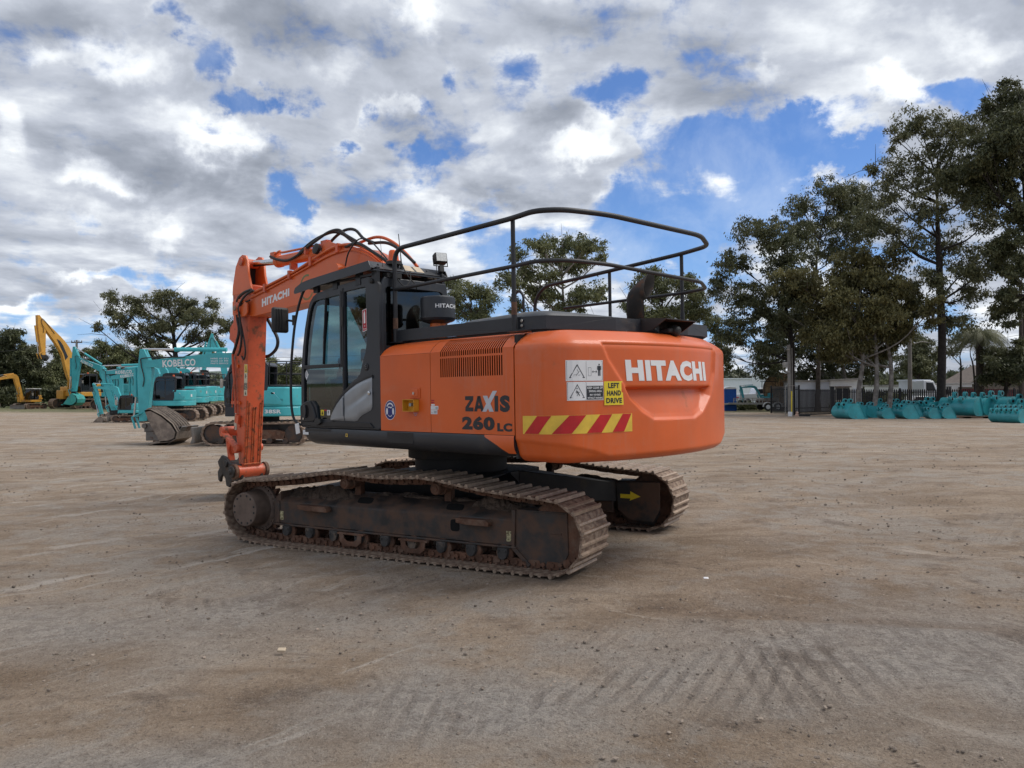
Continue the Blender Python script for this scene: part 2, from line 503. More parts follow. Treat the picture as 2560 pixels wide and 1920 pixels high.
M['glassdark'] = glass('dark_glass', (0.03, 0.04, 0.04), .8)
M['white'] = mat('white_vinyl', (0.78, 0.78, 0.78), 0.45, var=0.04)
M['decalwhite'] = mat('decal_white', (0.72, 0.74, 0.76), 0.5, var=0.08, scale=6)
M['decalblack'] = mat('decal_black', (0.022, 0.026, 0.032), 0.4, var=0.2)
M['yellow'] = mat('decal_yellow', (0.80, 0.62, 0.03), 0.45, var=0.06)
M['paleyellow'] = mat('reflective_yellow', (0.78, 0.52, 0.06), 0.4, var=0.10, scale=8)
M['red'] = mat('reflective_red', (0.52, 0.012, 0.015), 0.4, var=0.12, scale=8)
M['signred'] = mat('sign_red', (0.42, 0.012, 0.03), 0.5, var=0.05)
M['navy'] = mat('sign_blue', (0.012, 0.018, 0.16), 0.5, var=0.05)
M['boxyellow'] = mat('yellow_plastic', (0.62, 0.30, 0.02), 0.5, var=0.1)
M['lens'] = mat('lamp_lens', (0.65, 0.66, 0.64), 0.12, var=0.15, scale=60)
M['beacon'] = mat('beacon_plastic', (0.75, 0.12, 0.02), 0.3, var=0.1)
M['tan'] = mat('tan_sticker', (0.52, 0.42, 0.30), 0.6, var=0.1)
M['teal'] = mat('teal_paint', (0.055, 0.42, 0.46), 0.42, var=0.14, scale=1.5, coat=0.2, dirt=(0.16, 0.24, 0.21), damt=0.18, dscale=3)
M['tealworn'] = mat('teal_worn_paint', (0.055, 0.40, 0.37), 0.5, var=0.2, scale=2, dirt=(0.17, 0.20, 0.17), damt=0.36, dscale=3)
M['tealdeep'] = mat('teal_bucket_paint', (0.032, 0.30, 0.34), 0.38, var=0.22, scale=1.5, coat=0.2, dirt=(0.10, 0.15, 0.14), damt=.22, dscale=5)
M['yel'] = mat('machine_yellow', (0.62, 0.31, 0.045), 0.45, var=0.12, scale=2, coat=0.1, dirt=(0.25, 0.16, 0.07), damt=0.2)
M['bucketsteel'] = mat('bucket_steel', (0.22, 0.20, 0.18), 0.6, metal=0.25, var=0.25, scale=3, dirt=(0.17, 0.10, 0.065), damt=0.45, dscale=3, bump=0.3)
M['bucketrust'] = mat('bucket_rust', (0.23, 0.185, 0.15), 0.75, var=0.35, scale=4, dirt=(0.30, 0.25, 0.20), damt=0.4, dscale=4, bump=0.3)
M['bark'] = mat('bark', (0.062, 0.050, 0.042), 0.95, var=0.4, scale=4, bump=0.8, bscale=12)
M['darkbark'] = mat('dark_bark', (0.022, 0.018, 0.016), 0.95, var=0.4, scale=4, bump=0.9, bscale=10)
M['palebark'] = mat('pale_bark', (0.22, 0.20, 0.18), 0.85, var=0.35, scale=2.5, dirt=(0.09, 0.075, 0.065), damt=0.4, dscale=2)
M['fence'] = mat('black_fence', (0.010, 0.010, 0.013), 0.5, var=0.2)
M['wallwhite'] = mat('white_wall', (0.85, 0.85, 0.83), 0.7, var=0.06, scale=1, dirt=(0.42, 0.40, 0.36), damt=0.15)
M['wallgrey'] = mat('grey_wall', (0.68, 0.72, 0.80), 0.7, var=0.06, scale=1)
M['roofwhite'] = mat('white_roof', (0.86, 0.88, 0.90), 0.5, var=0.04)
M['concrete'] = mat('concrete_pole', (0.24, 0.225, 0.205), 0.9, var=0.15, scale=2)
M['wood'] = mat('weathered_wood', (0.30, 0.20, 0.11), 0.85, var=0.3, scale=3)
M['wooddark'] = mat('dark_wood', (0.13, 0.08, 0.05), 0.85, var=0.3, scale=3)
M['blue'] = mat('blue_plastic', (0.01, 0.10, 0.42), 0.5, var=0.08)
M['redshed'] = mat('red_sheet', (0.20, 0.018, 0.024), 0.6, var=0.15)
M['carwhite'] = mat('white_car_paint', (0.66, 0.68, 0.72), 0.3, var=0.03, coat=0.5)
M['galv'] = mat('galvanised_steel', (0.36, 0.34, 0.31), 0.5, metal=0.4, var=0.2)
M['roofbrown'] = mat('brown_roof', (0.14, 0.11, 0.09), 0.8, var=0.2)
M['peach'] = mat('sandstone', (0.50, 0.33, 0.25), 0.85, var=0.2, scale=8)

# ------------------------------------------------------------------ the yard's ground height
MROLL = -0.016
Aview = Matrix.Rotation(MROLL, 4, Vector((0, math.cos(PITCH), math.sin(PITCH))))
ORG = Matrix.Translation((0, 0, CAMH))
TILT = ORG @ Aview @ ORG.inverted()
_n = (Aview.to_3x3() @ Vector((0, 0, 1)))
def gz_np(x, y):
    x = np.asarray(x, float); y = np.asarray(y, float)
    xs = 12 * np.tanh(x / 12)
    ys = np.clip(y, -5, 20)
    z = CAMH + (-CAMH - _n.x * xs - _n.y * ys) / _n.z
    w = 1 - np.clip((y - 17) / 25, 0, 1)
    w = w * w * (3 - 2 * w)
    return z * w
def gz(x, y): return float(gz_np(x, y))
# ------------------------------------------------------------------ ground
MX, MY, THL, THU = -0.6365, 9.339, -0.5206, -0.7608
def axis(lo, dense0, dense1, hi, step, g):
    a = list(np.arange(dense0, dense1, step))
    s = step; v = dense0; pre = []
    while v > lo: s *= g; v -= s; pre.append(v)
    s = step; v = a[-1]; post = []
    while v < hi: s *= g; v += s; post.append(v)
    return np.array(pre[::-1] + a + post)
xs = axis(-1600, -7, 8, 1600, 0.045, 1.045)
ys = axis(-200, 2.0, 8.5, 3000, 0.032, 1.022)
GX, GY = np.meshgrid(xs, ys)
rng = np.random.default_rng(5)
def vnoise(x, y, s, seed):
    r = np.random.default_rng(seed).random((256, 256))
    x = x / s + 100.3; y = y / s + 77.7
    xi = np.floor(x).astype(int); yi = np.floor(y).astype(int)
    fx = x - xi; fy = y - yi
    fx = fx * fx * (3 - 2 * fx); fy = fy * fy * (3 - 2 * fy)
    a = r[yi % 256, xi % 256]; b = r[yi % 256, (xi + 1) % 256]; c = r[(yi + 1) % 256, xi % 256]; d = r[(yi + 1) % 256, (xi + 1) % 256]
    return (a + (b - a) * fx) * (1 - fy) + (c + (d - c) * fx) * fy - 0.5
rel = (vnoise(GX, GY, 1.7, 1) * 0.05 + vnoise(GX, GY, 0.55, 2) * 0.026 + vnoise(GX * 0.6 + GY * 0.5, GY * 2.2, 0.35, 3) * 0.014
       + vnoise(GX, GY, 0.17, 4) * 0.012)
# shallow wheel ruts and the churned strips left by slewing tracks
def rut(x0, y0, x1, y1, w, d):
    dx_, dy_ = x1 - x0, y1 - y0; L = math.hypot(dx_, dy_)
    t = ((GX - x0) * dx_ + (GY - y0) * dy_) / L
    s = ((GX - x0) * -dy_ + (GY - y0) * dx_) / L + 0.25 * np.sin(t * 0.35 + x0)
    m = np.exp(-(s / w) ** 2) - 0.6 * np.exp(-((np.abs(s) - 1.7 * w) / (0.6 * w)) ** 2)
    return -d * m * (t > 0) * (t < L) * (0.6 + 0.8 * (vnoise(GX, GY, 0.8, 9) + 0.5))
rel += rut(1.2, 5.35, 5.4, 4.2, 0.12, 0.008) + rut(-9, 9.5, 10, 13.5, 0.3, 0.03) + rut(-12, 14, 9, 11.0, 0.25, 0.03) + rut(2.5, 12, 14, 7.5, 0.2, 0.035)
rel += rut(-7, 6.2, -1, 7.2, 0.14, 0.02) + rut(1.8, 2.6, 7, 4.0, 0.1, 0.012) + rut(3, 3.0, 9, 6.0, 0.12, 0.012)
# grouser prints
def prints(cx, cy, ang, L, Wd, pitch, d):
    c, s = math.cos(ang), math.sin(ang)
    u = (GX - cx) * c + (GY - cy) * s; v = -(GX - cx) * s + (GY - cy) * c
    m = np.clip(1 - (np.abs(u) / (L / 2)) ** 4, 0, 1) * np.clip(1 - (np.abs(v) / (Wd / 2)) ** 4, 0, 1)
    return -d * m * np.clip(1.25 * np.cos(2 * pi * (u + .10 * np.sin(v * 1.3) + .10 * vnoise(GX, GY, .5, 31)) / pitch), 0, 1) ** .8 * np.clip(.25 + 1.6 * (vnoise(GX, GY, 0.3, 12) + 0.35), 0, 1.3)
ZONES = [(-28, .125, ((.95, 4.75, 1.9, 2.0), (2.2, 6.45, 1.9, .6), (5.6, 6.6, 1.0, 1.6))), (-6, .14, ((1.75, 4.9, 1.0, 2.2), (2.6, 4.9, 1.2, 1.7), (-.3, 4.1, 1.4, .9))),
         (27, .13, ((3.6, 5.2, 1.1, 1.1), (5.0, 5.0, .9, 1.3), (-2.6, 6.6, .8, 2.6))), (-40, .17, ((-3.2, 5.4, .7, 3.0), (-1.2, 6.8, .6, 2.4), (6.0, 9.5, .8, 3.0)))]
zm = []
for (ang, p_, spots) in ZONES:
    acc = np.zeros_like(GX); c_, s_ = math.cos(R(ang)), math.sin(R(ang))
    for (cx, cy, L_, W_) in spots:
        u = (GX - cx) * c_ + (GY - cy) * s_; v = -(GX - cx) * s_ + (GY - cy) * c_
        acc += np.clip(1 - (np.abs(u) / (L_ / 2)) ** 4, 0, 1) * np.clip(1 - (np.abs(v) / (W_ / 2)) ** 4, 0, 1)
    zm.append(np.clip(acc, 0, 1) * np.clip(.45 + 1.5 * vnoise(GX, GY, .35, 12), 0, 1.2))
rel += rut(1.2, 6.1, 3.6, 5.35, .10, -.012)
# level under the machine's tracks
c_, s_ = math.cos(THL), math.sin(THL)
lx = (GX - MX) * c_ + (GY - MY) * s_; ly = -(GX - MX) * s_ + (GY - MY) * c_
under = np.clip(1.3 - np.maximum(np.abs(lx) / 2.4, np.abs(np.abs(ly) - 1.3) / 0.5), 0, 0.3) / 0.3
rel = rel * (1 - 0.85 * under) + .014 * under
near = np.clip((60 - GY) / 40, 0.0, 1)
GZ = gz_np(GX, GY) + rel * near
verts = np.stack([GX.ravel(), GY.ravel(), GZ.ravel()], 1)
nx_, ny_ = len(xs), len(ys)
idx = np.arange(nx_ * ny_).reshape(ny_, nx_)
quads = np.stack([idx[:-1, :-1], idx[:-1, 1:], idx[1:, 1:], idx[1:, :-1]], -1).reshape(-1, 4)
me = bpy.data.meshes.new('ground')
me.vertices.add(len(verts)); me.vertices.foreach_set('co', verts.ravel())
me.loops.add(quads.size); me.loops.foreach_set('vertex_index', quads.ravel())
me.polygons.add(len(quads)); me.polygons.foreach_set('loop_start', np.arange(0, quads.size, 4))
me.polygons.foreach_set('loop_total', np.full(len(quads), 4))
me.update(); me.shade_smooth()
gm = bpy.data.materials.new('dirt_ground'); gm.use_nodes = True
t = NT(gm.node_tree); t.n.clear()
out = t.new('ShaderNodeOutputMaterial'); b = t.new('ShaderNodeBsdfPrincipled'); t.link(b.outputs[0], out.inputs[0])
g = t.new('ShaderNodeNewGeometry'); pos = g.outputs['Position']
def streaks(ang, sx, sy, sc_, det=8, ro=.7, dist=.5):
    return t.noise(t.mapping(t.mapping(pos, rot=(0, 0, R(-ang))), (sx, sy, 1)), sc_, det, ro, dist)
def attr(n_):
    nd = t.new('ShaderNodeAttribute'); nd.attribute_name = n_; return nd.outputs['Fac']
sp0 = t.new('ShaderNodeSeparateXYZ'); t.link(pos, sp0.inputs[0])
big = t.noise(pos, 0.33, 5, 0.6, 0.3)
streak = streaks(8, .45, 1.3, 1.0)
sL = streaks(52, .30, 2.2, 1.6)
sR = streaks(-38, .30, 2.2, 1.6)
s3 = streaks(-8, .35, 2.0, 1.9)
med = t.noise(pos, 2.6, 9, 0.68, 0.2)
blot = t.noise(t.mapping(pos, loc=(7, 3, 0)), 1.3, 9, 0.72, .3)
clod = t.noise(pos, 11, 8, 0.72)
fine = t.noise(pos, 38, 7, 0.75)
grit = t.noise(pos, 130, 4, 0.75)
crumb = t.noise(pos, 21, 6, 0.78)
speck = t.noise(t.mapping(pos, loc=(3, 9, 1)), 62, 5, 0.8)
vo = t.new('ShaderNodeTexVoronoi'); t.link(pos, vo.inputs['Vector']); vo.inputs['Scale'].default_value = 55
vd = vo.outputs['Distance']
wn = t.noise(pos, 2.2, 4, .6)
grooves = None
for zi, (ang, p_, _s) in enumerate(ZONES):
    u_ = t.vmath('DOT_PRODUCT', pos, (math.cos(R(ang)), math.sin(R(ang)), 0))
    u_ = t.math('ADD', u_, t.math('MULTIPLY', wn, .05))
    w_ = t.math('COSINE', t.math('MULTIPLY', u_, 2 * pi / p_))
    w_ = t.math('MULTIPLY', t.ramp(t.math('ADD', w_, t.math('MULTIPLY', t.math('SUBTRACT', clod, .5), 3.4)), -.1, .9), attr('zone%d' % zi))
    grooves = w_ if grooves is None else t.math('ADD', grooves, w_)
left = t.ramp(sp0.outputs[0], .8, -1.2); right = t.math('SUBTRACT', 1.0, left)
c = t.mix(t.ramp(streak, 0.34, 0.66), (0.215, 0.160, 0.112), (0.350, 0.280, 0.215))
c = t.mix(t.math('MULTIPLY', t.ramp(t.math('ADD', t.math('MULTIPLY', big, 0.5), t.math('MULTIPLY', med, 0.5)), 0.47, 0.60), .8), c, (0.325, 0.295, 0.262))
c = t.mix(t.math('MULTIPLY', t.math('MULTIPLY', t.ramp(sL, 0.53, 0.68), left), 0.8), c, (0.46, 0.425, 0.385))
c = t.mix(t.math('MULTIPLY', t.math('MULTIPLY', t.ramp(sR, 0.57, 0.74), right), 0.75), c, (0.50, 0.44, 0.375))
c = t.mix(t.math('MULTIPLY', t.ramp(s3, 0.55, 0.72), 0.6), c, (0.17, 0.130, 0.098))
c = t.mix(t.math('MULTIPLY', attr('greyed'), 0.85), c, t.mix(t.ramp(clod, .35, .65), (0.225, 0.212, 0.200), (0.41, 0.385, 0.355)))
c = t.mix(t.math('MULTIPLY', t.math('MULTIPLY', attr('churn'), t.ramp(clod, .35, .6)), 0.6), c, (0.155, 0.112, 0.082))
c = t.mix(t.math('MULTIPLY', t.ramp(blot, 0.54, 0.68), 0.65), c, (0.135, 0.104, 0.082))
c = t.mix(t.math('MULTIPLY', grooves, 0.42, clamp=True), c, (0.12, 0.10, 0.085))
c = t.mix(t.math('MULTIPLY', t.ramp(clod, 0.56, 0.70), 0.55), c, (0.115, 0.088, 0.068))
c = t.mix(t.math('MULTIPLY', t.ramp(clod, 0.42, 0.30), 0.30), c, (0.47, 0.42, 0.36))
c = t.mix(t.math('MULTIPLY', t.ramp(crumb, 0.57, 0.66), 0.62), c, (0.085, 0.068, 0.055))
c = t.mix(t.math('MULTIPLY', t.ramp(crumb, 0.41, 0.32), 0.45), c, (0.52, 0.475, 0.42))
c = t.mix(t.math('MULTIPLY', t.ramp(speck, 0.60, 0.68), 0.7), c, (0.05, 0.042, 0.035))
c = t.mix(t.math('MULTIPLY', t.ramp(speck, 0.37, 0.29), 0.6), c, (0.68, 0.64, 0.58))
c = t.mix(t.math('MULTIPLY', t.ramp(fine, 0.54, 0.66), 0.60), c, (0.075, 0.058, 0.046))
c = t.mix(t.math('MULTIPLY', t.ramp(fine, 0.43, 0.32), 0.50), c, (0.55, 0.49, 0.43))
c = t.mix(t.math('MULTIPLY', t.ramp(grit, 0.56, 0.68), 0.60), c, (0.06, 0.048, 0.04))
c = t.mix(t.math('MULTIPLY', t.ramp(grit, 0.42, 0.30), 0.55), c, (0.62, 0.57, 0.51))
# far verge of the yard turns to rough grass and scrub
sp = t.new('ShaderNodeSeparateXYZ'); t.link(pos, sp.inputs[0])
edge = t.math('ADD', sp.outputs[1], t.math('MULTIPLY', big, 10))
c = t.mix(t.math('MULTIPLY', t.ramp(edge, 66, 74), t.ramp(med, 0.3, 0.6)), c, (0.10, 0.115, 0.05))
c = t.mix(t.ramp(edge, 74, 95), c, (0.075, 0.09, 0.04))
t.link(t.mix(1.0, c, (1.40, 1.35, 1.30), 'MULTIPLY'), b.inputs['Base Color'])
b.inputs['Roughness'].default_value = 0.95
b.inputs['Specular IOR Level'].default_value = 0.25
h = t.math('ADD', t.math('MULTIPLY', med, .9), t.math('MULTIPLY', clod, 0.75))
h = t.math('ADD', h, t.math('MULTIPLY', fine, 0.45))
h = t.math('ADD', h, t.math('MULTIPLY', crumb, 0.5))
h = t.math('ADD', h, t.math('MULTIPLY', grit, 0.12))
h = t.math('ADD', h, t.math('MULTIPLY', grooves, -0.26))
h = t.math('ADD', h, t.math('MULTIPLY', t.ramp(vd, 0.0, 0.6), -0.10))
h = t.math('ADD', h, t.math('MULTIPLY', t.mix(left, sR, sL), .7))
bn = t.new('ShaderNodeBump'); bn.inputs['Strength'].default_value = 1.0; bn.inputs['Distance'].default_value = 0.075
t.link(h, bn.inputs['Height']); t.link(bn.outputs[0], b.inputs['Normal'])
me.materials.append(gm)
gm_ = np.exp(-(((GX - 2.3) / 1.9) ** 2 + ((GY - 4.9) / 1.0) ** 2) ** 1.5) + np.exp(-(((GX + .2) / .9) ** 2 + ((GY - 4.2) / .5) ** 2) ** 1.5) + np.exp(-(((GX + 1.7) / .8) ** 2 + ((GY - 3.5) / .35) ** 2) ** 1.5) + .8 * np.exp(-(((GX + 2.6) / 1.8) ** 2 + ((GY - 6.0) / 1.0) ** 2) ** 1.5)
band = np.exp(-(((GX - 1.2) * .36 + (GY - 6.1)) / .16) ** 2) * (GX > 1.0) * (GX < 5)
for nm, ar in (('greyed', np.clip(gm_ + vnoise(GX, GY, .5, 21) * .7 - .3 * band, 0, 1)), ('churn', band), ('zone0', zm[0]), ('zone1', zm[1]), ('zone2', zm[2]), ('zone3', zm[3])):
    at = me.attributes.new(nm, 'FLOAT', 'POINT'); at.data.foreach_set('value', ar.ravel().astype(np.float32))
go = bpy.data.objects.new('ground', me); col.objects.link(go)
tag(go, 'grey brown dirt yard churned by tracks and tyres', None, None, 'structure')

# loose stones and clods on the dirt
random.seed(3)
st = MB()
def stone(mb, x, y, r):
    z = gz(x, y) + r * 0.25
    n, m_ = 6, 4
    sx, sy, sz = random.uniform(.7, 1.4), random.uniform(.7, 1.3), random.uniform(.45, .8)
    a = random.uniform(0, 6.28)
    vs = []; fs = []
    for i in range(m_ + 1):
        th = pi * i / m_
        for k in range(n):
            ph = 2 * pi * k / n + a
            q = r * random.uniform(.8, 1.15)
            vs.append((x + q * sx * math.sin(th) * math.cos(ph), y + q * sy * math.sin(th) * math.sin(ph), z + q * sz * math.cos(th)))
    for i in range(m_):
        for k in range(n):
            k2 = (k + 1) % n
            fs.append((i * n + k, (i + 1) * n + k, (i + 1) * n + k2, i * n + k2))
    mb.add(vs, fs)
for i in range(14000):
    y = 2.2 + 22 * random.random() ** 2.0
    x = random.uniform(-0.75, 0.75) * y * 1.05
    r = 0.0025 + 0.008 * random.random() ** 5 * (1 + y * 0.10)
    stone(st, x, y, r)
for i in range(240):
    cx, cy = random.uniform(-7, 9), random.uniform(3, 16)
    for j in range(random.randint(4, 14)):
        stone(st, cx + random.gauss(0, .18), cy + random.gauss(0, .12), random.uniform(.003, .010))
so = st.build('gravel', mat('stones', (0.24, 0.195, 0.155), 0.9, var=0.55, scale=3.1), smooth=False)
tag(so, 'small stones and dirt clods scattered over the yard', 'gravel', None, 'stuff')
# ================================================================== the orange excavator
def place(m): return TILT @ Matrix.Translation((MX, MY, 0)) @ m
EX = thing('excavator', 'large orange excavator with black handrail, worn tracks and no bucket in front', 'excavator',
           mat=place(Matrix.Rotation(THU, 4, 'Z')))
LOW = Matrix.Rotation(THL - THU, 4, 'Z')      # undercarriage turned under the house
def part(mb, name, m, **k): return mb.build(name, m, k.pop('parent', EX), **k)
def low(mb, name, m, **k): return mb.build(name, m, k.pop('parent', EX), matrix=LOW, **k)

# ---- crawler tracks
def track_path():
    P = []
    for a in np.linspace(-90, 90, 12): P.append((2.0 + .345 * math.cos(R(a)), .395 + .345 * math.sin(R(a))))
    P += [(1.78, .752), (1.56, .768), (1.25, .795), (.95, .838), (.72, .872), (.6, .884), (.48, .882), (.25, .866), (0, .858), (-.25, .866), (-.45, .882), (-.58, .886), (-.72, .876),
          (-.95, .842), (-1.25, .800), (-1.55, .770), (-1.8, .752)]
    for a in np.linspace(90, 255, 12): P.append((-2.0 + .335 * math.cos(R(a)), .402 + .345 * math.sin(R(a))))
    P += [(-1.9, .048), (-1.75, .034), (-1.55, .03)]
    return P
TP = track_path()
def resample(P, n):
    Q = P + [P[0]]
    d = [0]
    for a, b_ in zip(Q, Q[1:]): d.append(d[-1] + math.dist(a, b_))
    L = d[-1]; out = []
    for i in range(n):
        s = L * i / n
        j = max(k for k in range(len(d)) if d[k] <= s + 1e-9); j = min(j, len(Q) - 2)
        f = (s - d[j]) / (d[j + 1] - d[j])
        out.append((Q[j][0] + (Q[j + 1][0] - Q[j][0]) * f, Q[j][1] + (Q[j + 1][1] - Q[j][1]) * f))
    return out, L
NS = 52
TR, TL = resample(TP, NS)
pitch = TL / NS
sm = MB()
hp = pitch / 2
sm.cur = 1
sm.prism([(-hp - .008, -.003), (-hp - .002, .007), (hp * .74, .006), (hp - .004, -.009), (hp * .7, -.012), (-hp * .7, -.012), (-hp * .9, -.014)], -.30, .30)
sm.cur = 0
sm.prism([(-hp - .009, .000), (-hp * .97, .030), (-hp * .77, .031), (-hp * .64, .0065), (-hp * .9, .002)], -.3003, .3003)
sm.prism([(-.020, .0066), (-.012, .022), (.010, .022), (.020, .0066)], -.2985, .2985)
shoe0 = None
def add_track(yc):
    ch = MB()
    for i in range(NS):
        a = TR[i]; b_ = TR[(i + 1) % NS]
        mx_, mz_ = (a[0] + b_[0]) / 2, (a[1] + b_[1]) / 2
        dx_, dz_ = b_[0] - a[0], b_[1] - a[1]; L = math.hypot(dx_, dz_); tx, tz = dx_ / L, dz_ / L
        nx, nz = tz, -tx       # outward
        for sy in (-.085, .085):
            for e in (0, 1):
                w = .016
                yy = yc + sy + (.012 if e else -.012) * (1 if sy > 0 else -1)
                off = -0.012 if e == 0 else L / 2
                pts = []
                for (u, v_) in ((-L * .30, .015), (L * .30, .015), (L * .36, .05), (L * .28, .088), (-L * .28, .088), (-L * .36, .05)):
                    uu = u + (off - L / 4 if e else -L / 4)
                    pts.append((mx_ + tx * uu - nx * v_, mz_ + tz * uu - nz * v_))
                ch.prism(pts, yy - w, yy + w)
            for u in (-L * .25, L * .25):
                cx, cz = mx_ + tx * u - nx * .055, mz_ + tz * u - nz * .055
                ch.cyl((cx, yc + sy - .045 * (1 if sy > 0 else -1) * 0, cz), (cx, yc + sy + .045 * (1 if sy > 0 else -1), cz), .022, 8)
        # bolts showing inside the shoe
        for u in (-.035, .035):
            for sy in (-.15, .15):
                cx, cz = mx_ + tx * u - nx * .012, mz_ + tz * u - nz * .012
                ch.cyl((cx, yc + sy * .9, cz), (cx - nx * .02, yc + sy * .9, cz - nz * .02), .012, 6)
    tr = low(ch, 'crawler_track', M['rust'], smooth=False)
    global shoe0
    for i in range(NS):
        a = TR[i]; b_ = TR[(i + 1) % NS]
        ang = math.atan2(b_[1] - a[1], b_[0] - a[0])
        # shoe local x along path, z outward (path runs so that outward is to its right)
        m_ = Matrix.Translation(((a[0] + b_[0]) / 2, yc, (a[1] + b_[1]) / 2)) @ Matrix.Rotation(-ang, 4, 'Y') @ Matrix.Rotation(pi, 4, 'X')
        if shoe0 is None:
            shoe0 = sm.build('track_shoe', [M['grouser'], M['shoeplate']], tr, angle=25)
            s_ = shoe0
        else:
            s_ = shoe0.copy(); col.objects.link(s_); s_.parent = tr
        j = random.uniform(-.004, .004)
        s_.matrix_local = m_ @ Matrix.Rotation(random.uniform(-.012, .012), 4, 'Y') @ Matrix.Translation((0, j, 0))
    return tr
for yc in (-1.3, 1.3): add_track(yc)

def side(sgn):
    # sgn -1: near side. outer face at y = sgn*1.41
    Y = lambda v: sgn * v
    f = MB()
    # box section with sloping top shed
    sec = [(Y(1.41), .25), (Y(1.41), .492), (Y(1.395), .512), (Y(1.17), .615), (Y(1.0), .615), (Y(1.0), .25)]
    f.prism(sec, -1.66, 1.57, 'yz')
    f.bb(-1.70, 1.57, min(Y(1.435), Y(1.0)), max(Y(1.435), Y(1.0)), .226, .248)
    f.prism([(-1.72, .22), (-1.72, .50), (-1.60, .62), (-1.60, .22)], Y(1.40), Y(1.02))
    # end plate at the sprocket end, raised rim
    f.prism([(-1.675, .25), (-1.675, .47), (-1.64, .505), (-1.60, .505), (-1.60, .25)], Y(1.41), Y(1.425))
    o = low(f, 'track_frame', M['frame'], bevel=.008)
    h = MB()
    for cx, cy_ in ((-.41, 1.29), (.78, 1.29)):
        # hand holes as flat black patches, the shade inside put into the colour
        zc = .512 + (1.395 - cy_) / (1.395 - 1.17) * (.615 - .512)
        sl = (.615 - .512) / (.225)
        q = []
        for k in range(16):
            a = 2 * pi * k / 16
            ex = .105 * (abs(math.cos(a)) ** .5) * (1 if math.cos(a) > 0 else -1); ey = .055 * (abs(math.sin(a)) ** .5) * (1 if math.sin(a) > 0 else -1)
            q.append((cx + ex + .35 * ey, Y(cy_ + ey), zc - ey * sl + .003))
        h.add(q, [tuple(range(16))])
    q = [(.80 + .055 * (1 + math.copysign(abs(math.cos(a)) ** .5, math.cos(a))), .40 + .06 * math.copysign(abs(math.sin(a)) ** .5, math.sin(a))) for a in np.linspace(0, 2 * pi, 16, endpoint=False)]
    h.add([(a, Y(1.4125), b_) for a, b_ in q], [tuple(range(16))])
    h.build('hole_shade_patch', mat('hole_dark', (.003, .003, .003), 1.0) if 'hole_dark' not in bpy.data.materials else bpy.data.materials['hole_dark'], o, smooth=False)
    # idler yoke plate
    p = MB()
    poly = [(1.545, .58), (1.60, .605), (2.02, .60), (2.11, .585), (2.115, .22), (2.035, .072), (1.71, .082), (1.535, .245)]
    p.prism(poly, Y(1.41), Y(1.395))
    p.prism(poly, Y(1.18), Y(1.165))
    rim = [(1.545, .60), (1.53, .26), (1.535, .235), (1.71, .075)]
    for a, b_ in zip(rim, rim[1:]): p.bar((a[0], Y(1.415), a[1]), (b_[0], Y(1.415), b_[1]), .04, .03, up=(0, 1, 0))
    p.bb(1.57, 2.11, min(Y(1.41), Y(1.17)), max(Y(1.41), Y(1.17)), .585, .605)
    p.bb(1.93, 2.05, min(Y(1.4145), Y(1.405)), max(Y(1.4145), Y(1.405)), .395, .41)
    low(p, 'idler_guard', M['frame'], bevel=.005)
    i_ = MB()
    i_.lathe([(-.10, .05), (-.10, .16), (-.10, .285), (-.045, .29), (-.045, .315), (.045, .315), (.045, .29), (.10, .285), (.10, .16), (.10, .05)], (2.0, Y(1.3), .395), (0, 1, 0), 36)
    low(i_, 'idler_wheel', M['rust'])
    # sprocket and final drive
    s_ = MB()
    n = 21; ring = []
    for k in range(n * 4):
        a = 2 * pi * k / (n * 4); ring.append((-2.0 + (.335 if k % 4 in (1, 2) else .275) * math.cos(a), .404 + (.335 if k % 4 in (1, 2) else .275) * math.sin(a)))
    s_.prism(ring, Y(1.3) - .03, Y(1.3) + .03)
    so_ = low(s_, 'sprocket', M['rust'], smooth=False)
    hub = MB()
    hub.lathe([(0, .285), (.035, .285), (.04, .235), (.05, .215), (.235, .200), (.255, .198), (.262, .19), (.262, .0)], (-2.0, Y(1.33), .404), (0, sgn, 0), 40, cap=False)
    for k in range(28):
        a = 2 * pi * k / 28
        c0 = (-2.0 + .255 * math.cos(a), Y(1.36), .404 + .255 * math.sin(a)); c1 = (c0[0], Y(1.38), c0[2]); hub.cyl(c0, c1, .013, 6)
    hub.build('final_drive_hub', mat('hub_rust', (0.12, 0.085, 0.066), .7, var=.3, scale=5, bump=.2) if 'hub_rust' not in bpy.data.materials else bpy.data.materials['hub_rust'], so_, bevel=.003)
    bl = MB()
    for k in range(12):
        a = 2 * pi * (k + .5) / 12 + (0.08 if k % 2 else -.02)
        bl.cyl((-2.0 + .165 * math.cos(a), Y(1.591), .404 + .165 * math.sin(a)), (-2.0 + .165 * math.cos(a), Y(1.5945), .404 + .165 * math.sin(a)), .0135, 8)
    bl.build('bolt', M['under'], so_)
    # track rollers
    for k in range(9):
        x = -1.47 + k * .362
        r_ = MB()
        r_.lathe([(-.112, .03), (-.112, .085), (-.10, .095), (-.075, .095), (-.07, .072), (.07, .072), (.075, .095), (.10, .095), (.112, .085), (.112, .03)], (x, Y(1.3), .168), (0, 1, 0), 20)
        ro = low(r_, 'track_roller', M['rust'])
        br_ = MB()
        br_.bb(x - .055, x + .055, min(Y(1.455), Y(1.37)), max(Y(1.455), Y(1.37)), .165, .228)
        br_.cyl((x, Y(1.37), .165), (x, Y(1.46), .165), .05, 12)
        for sx in (-.035, .035): br_.cyl((x + sx, Y(1.46), .20), (x + sx, Y(1.468), .20), .013, 6)
        br_.build('roller_bracket', mat('bracket_grey', (0.045, 0.042, 0.04), .85, var=.3, scale=8, dirt=DUST, damt=.35) if 'bracket_grey' not in bpy.data.materials else bpy.data.materials['bracket_grey'], ro, bevel=.006)
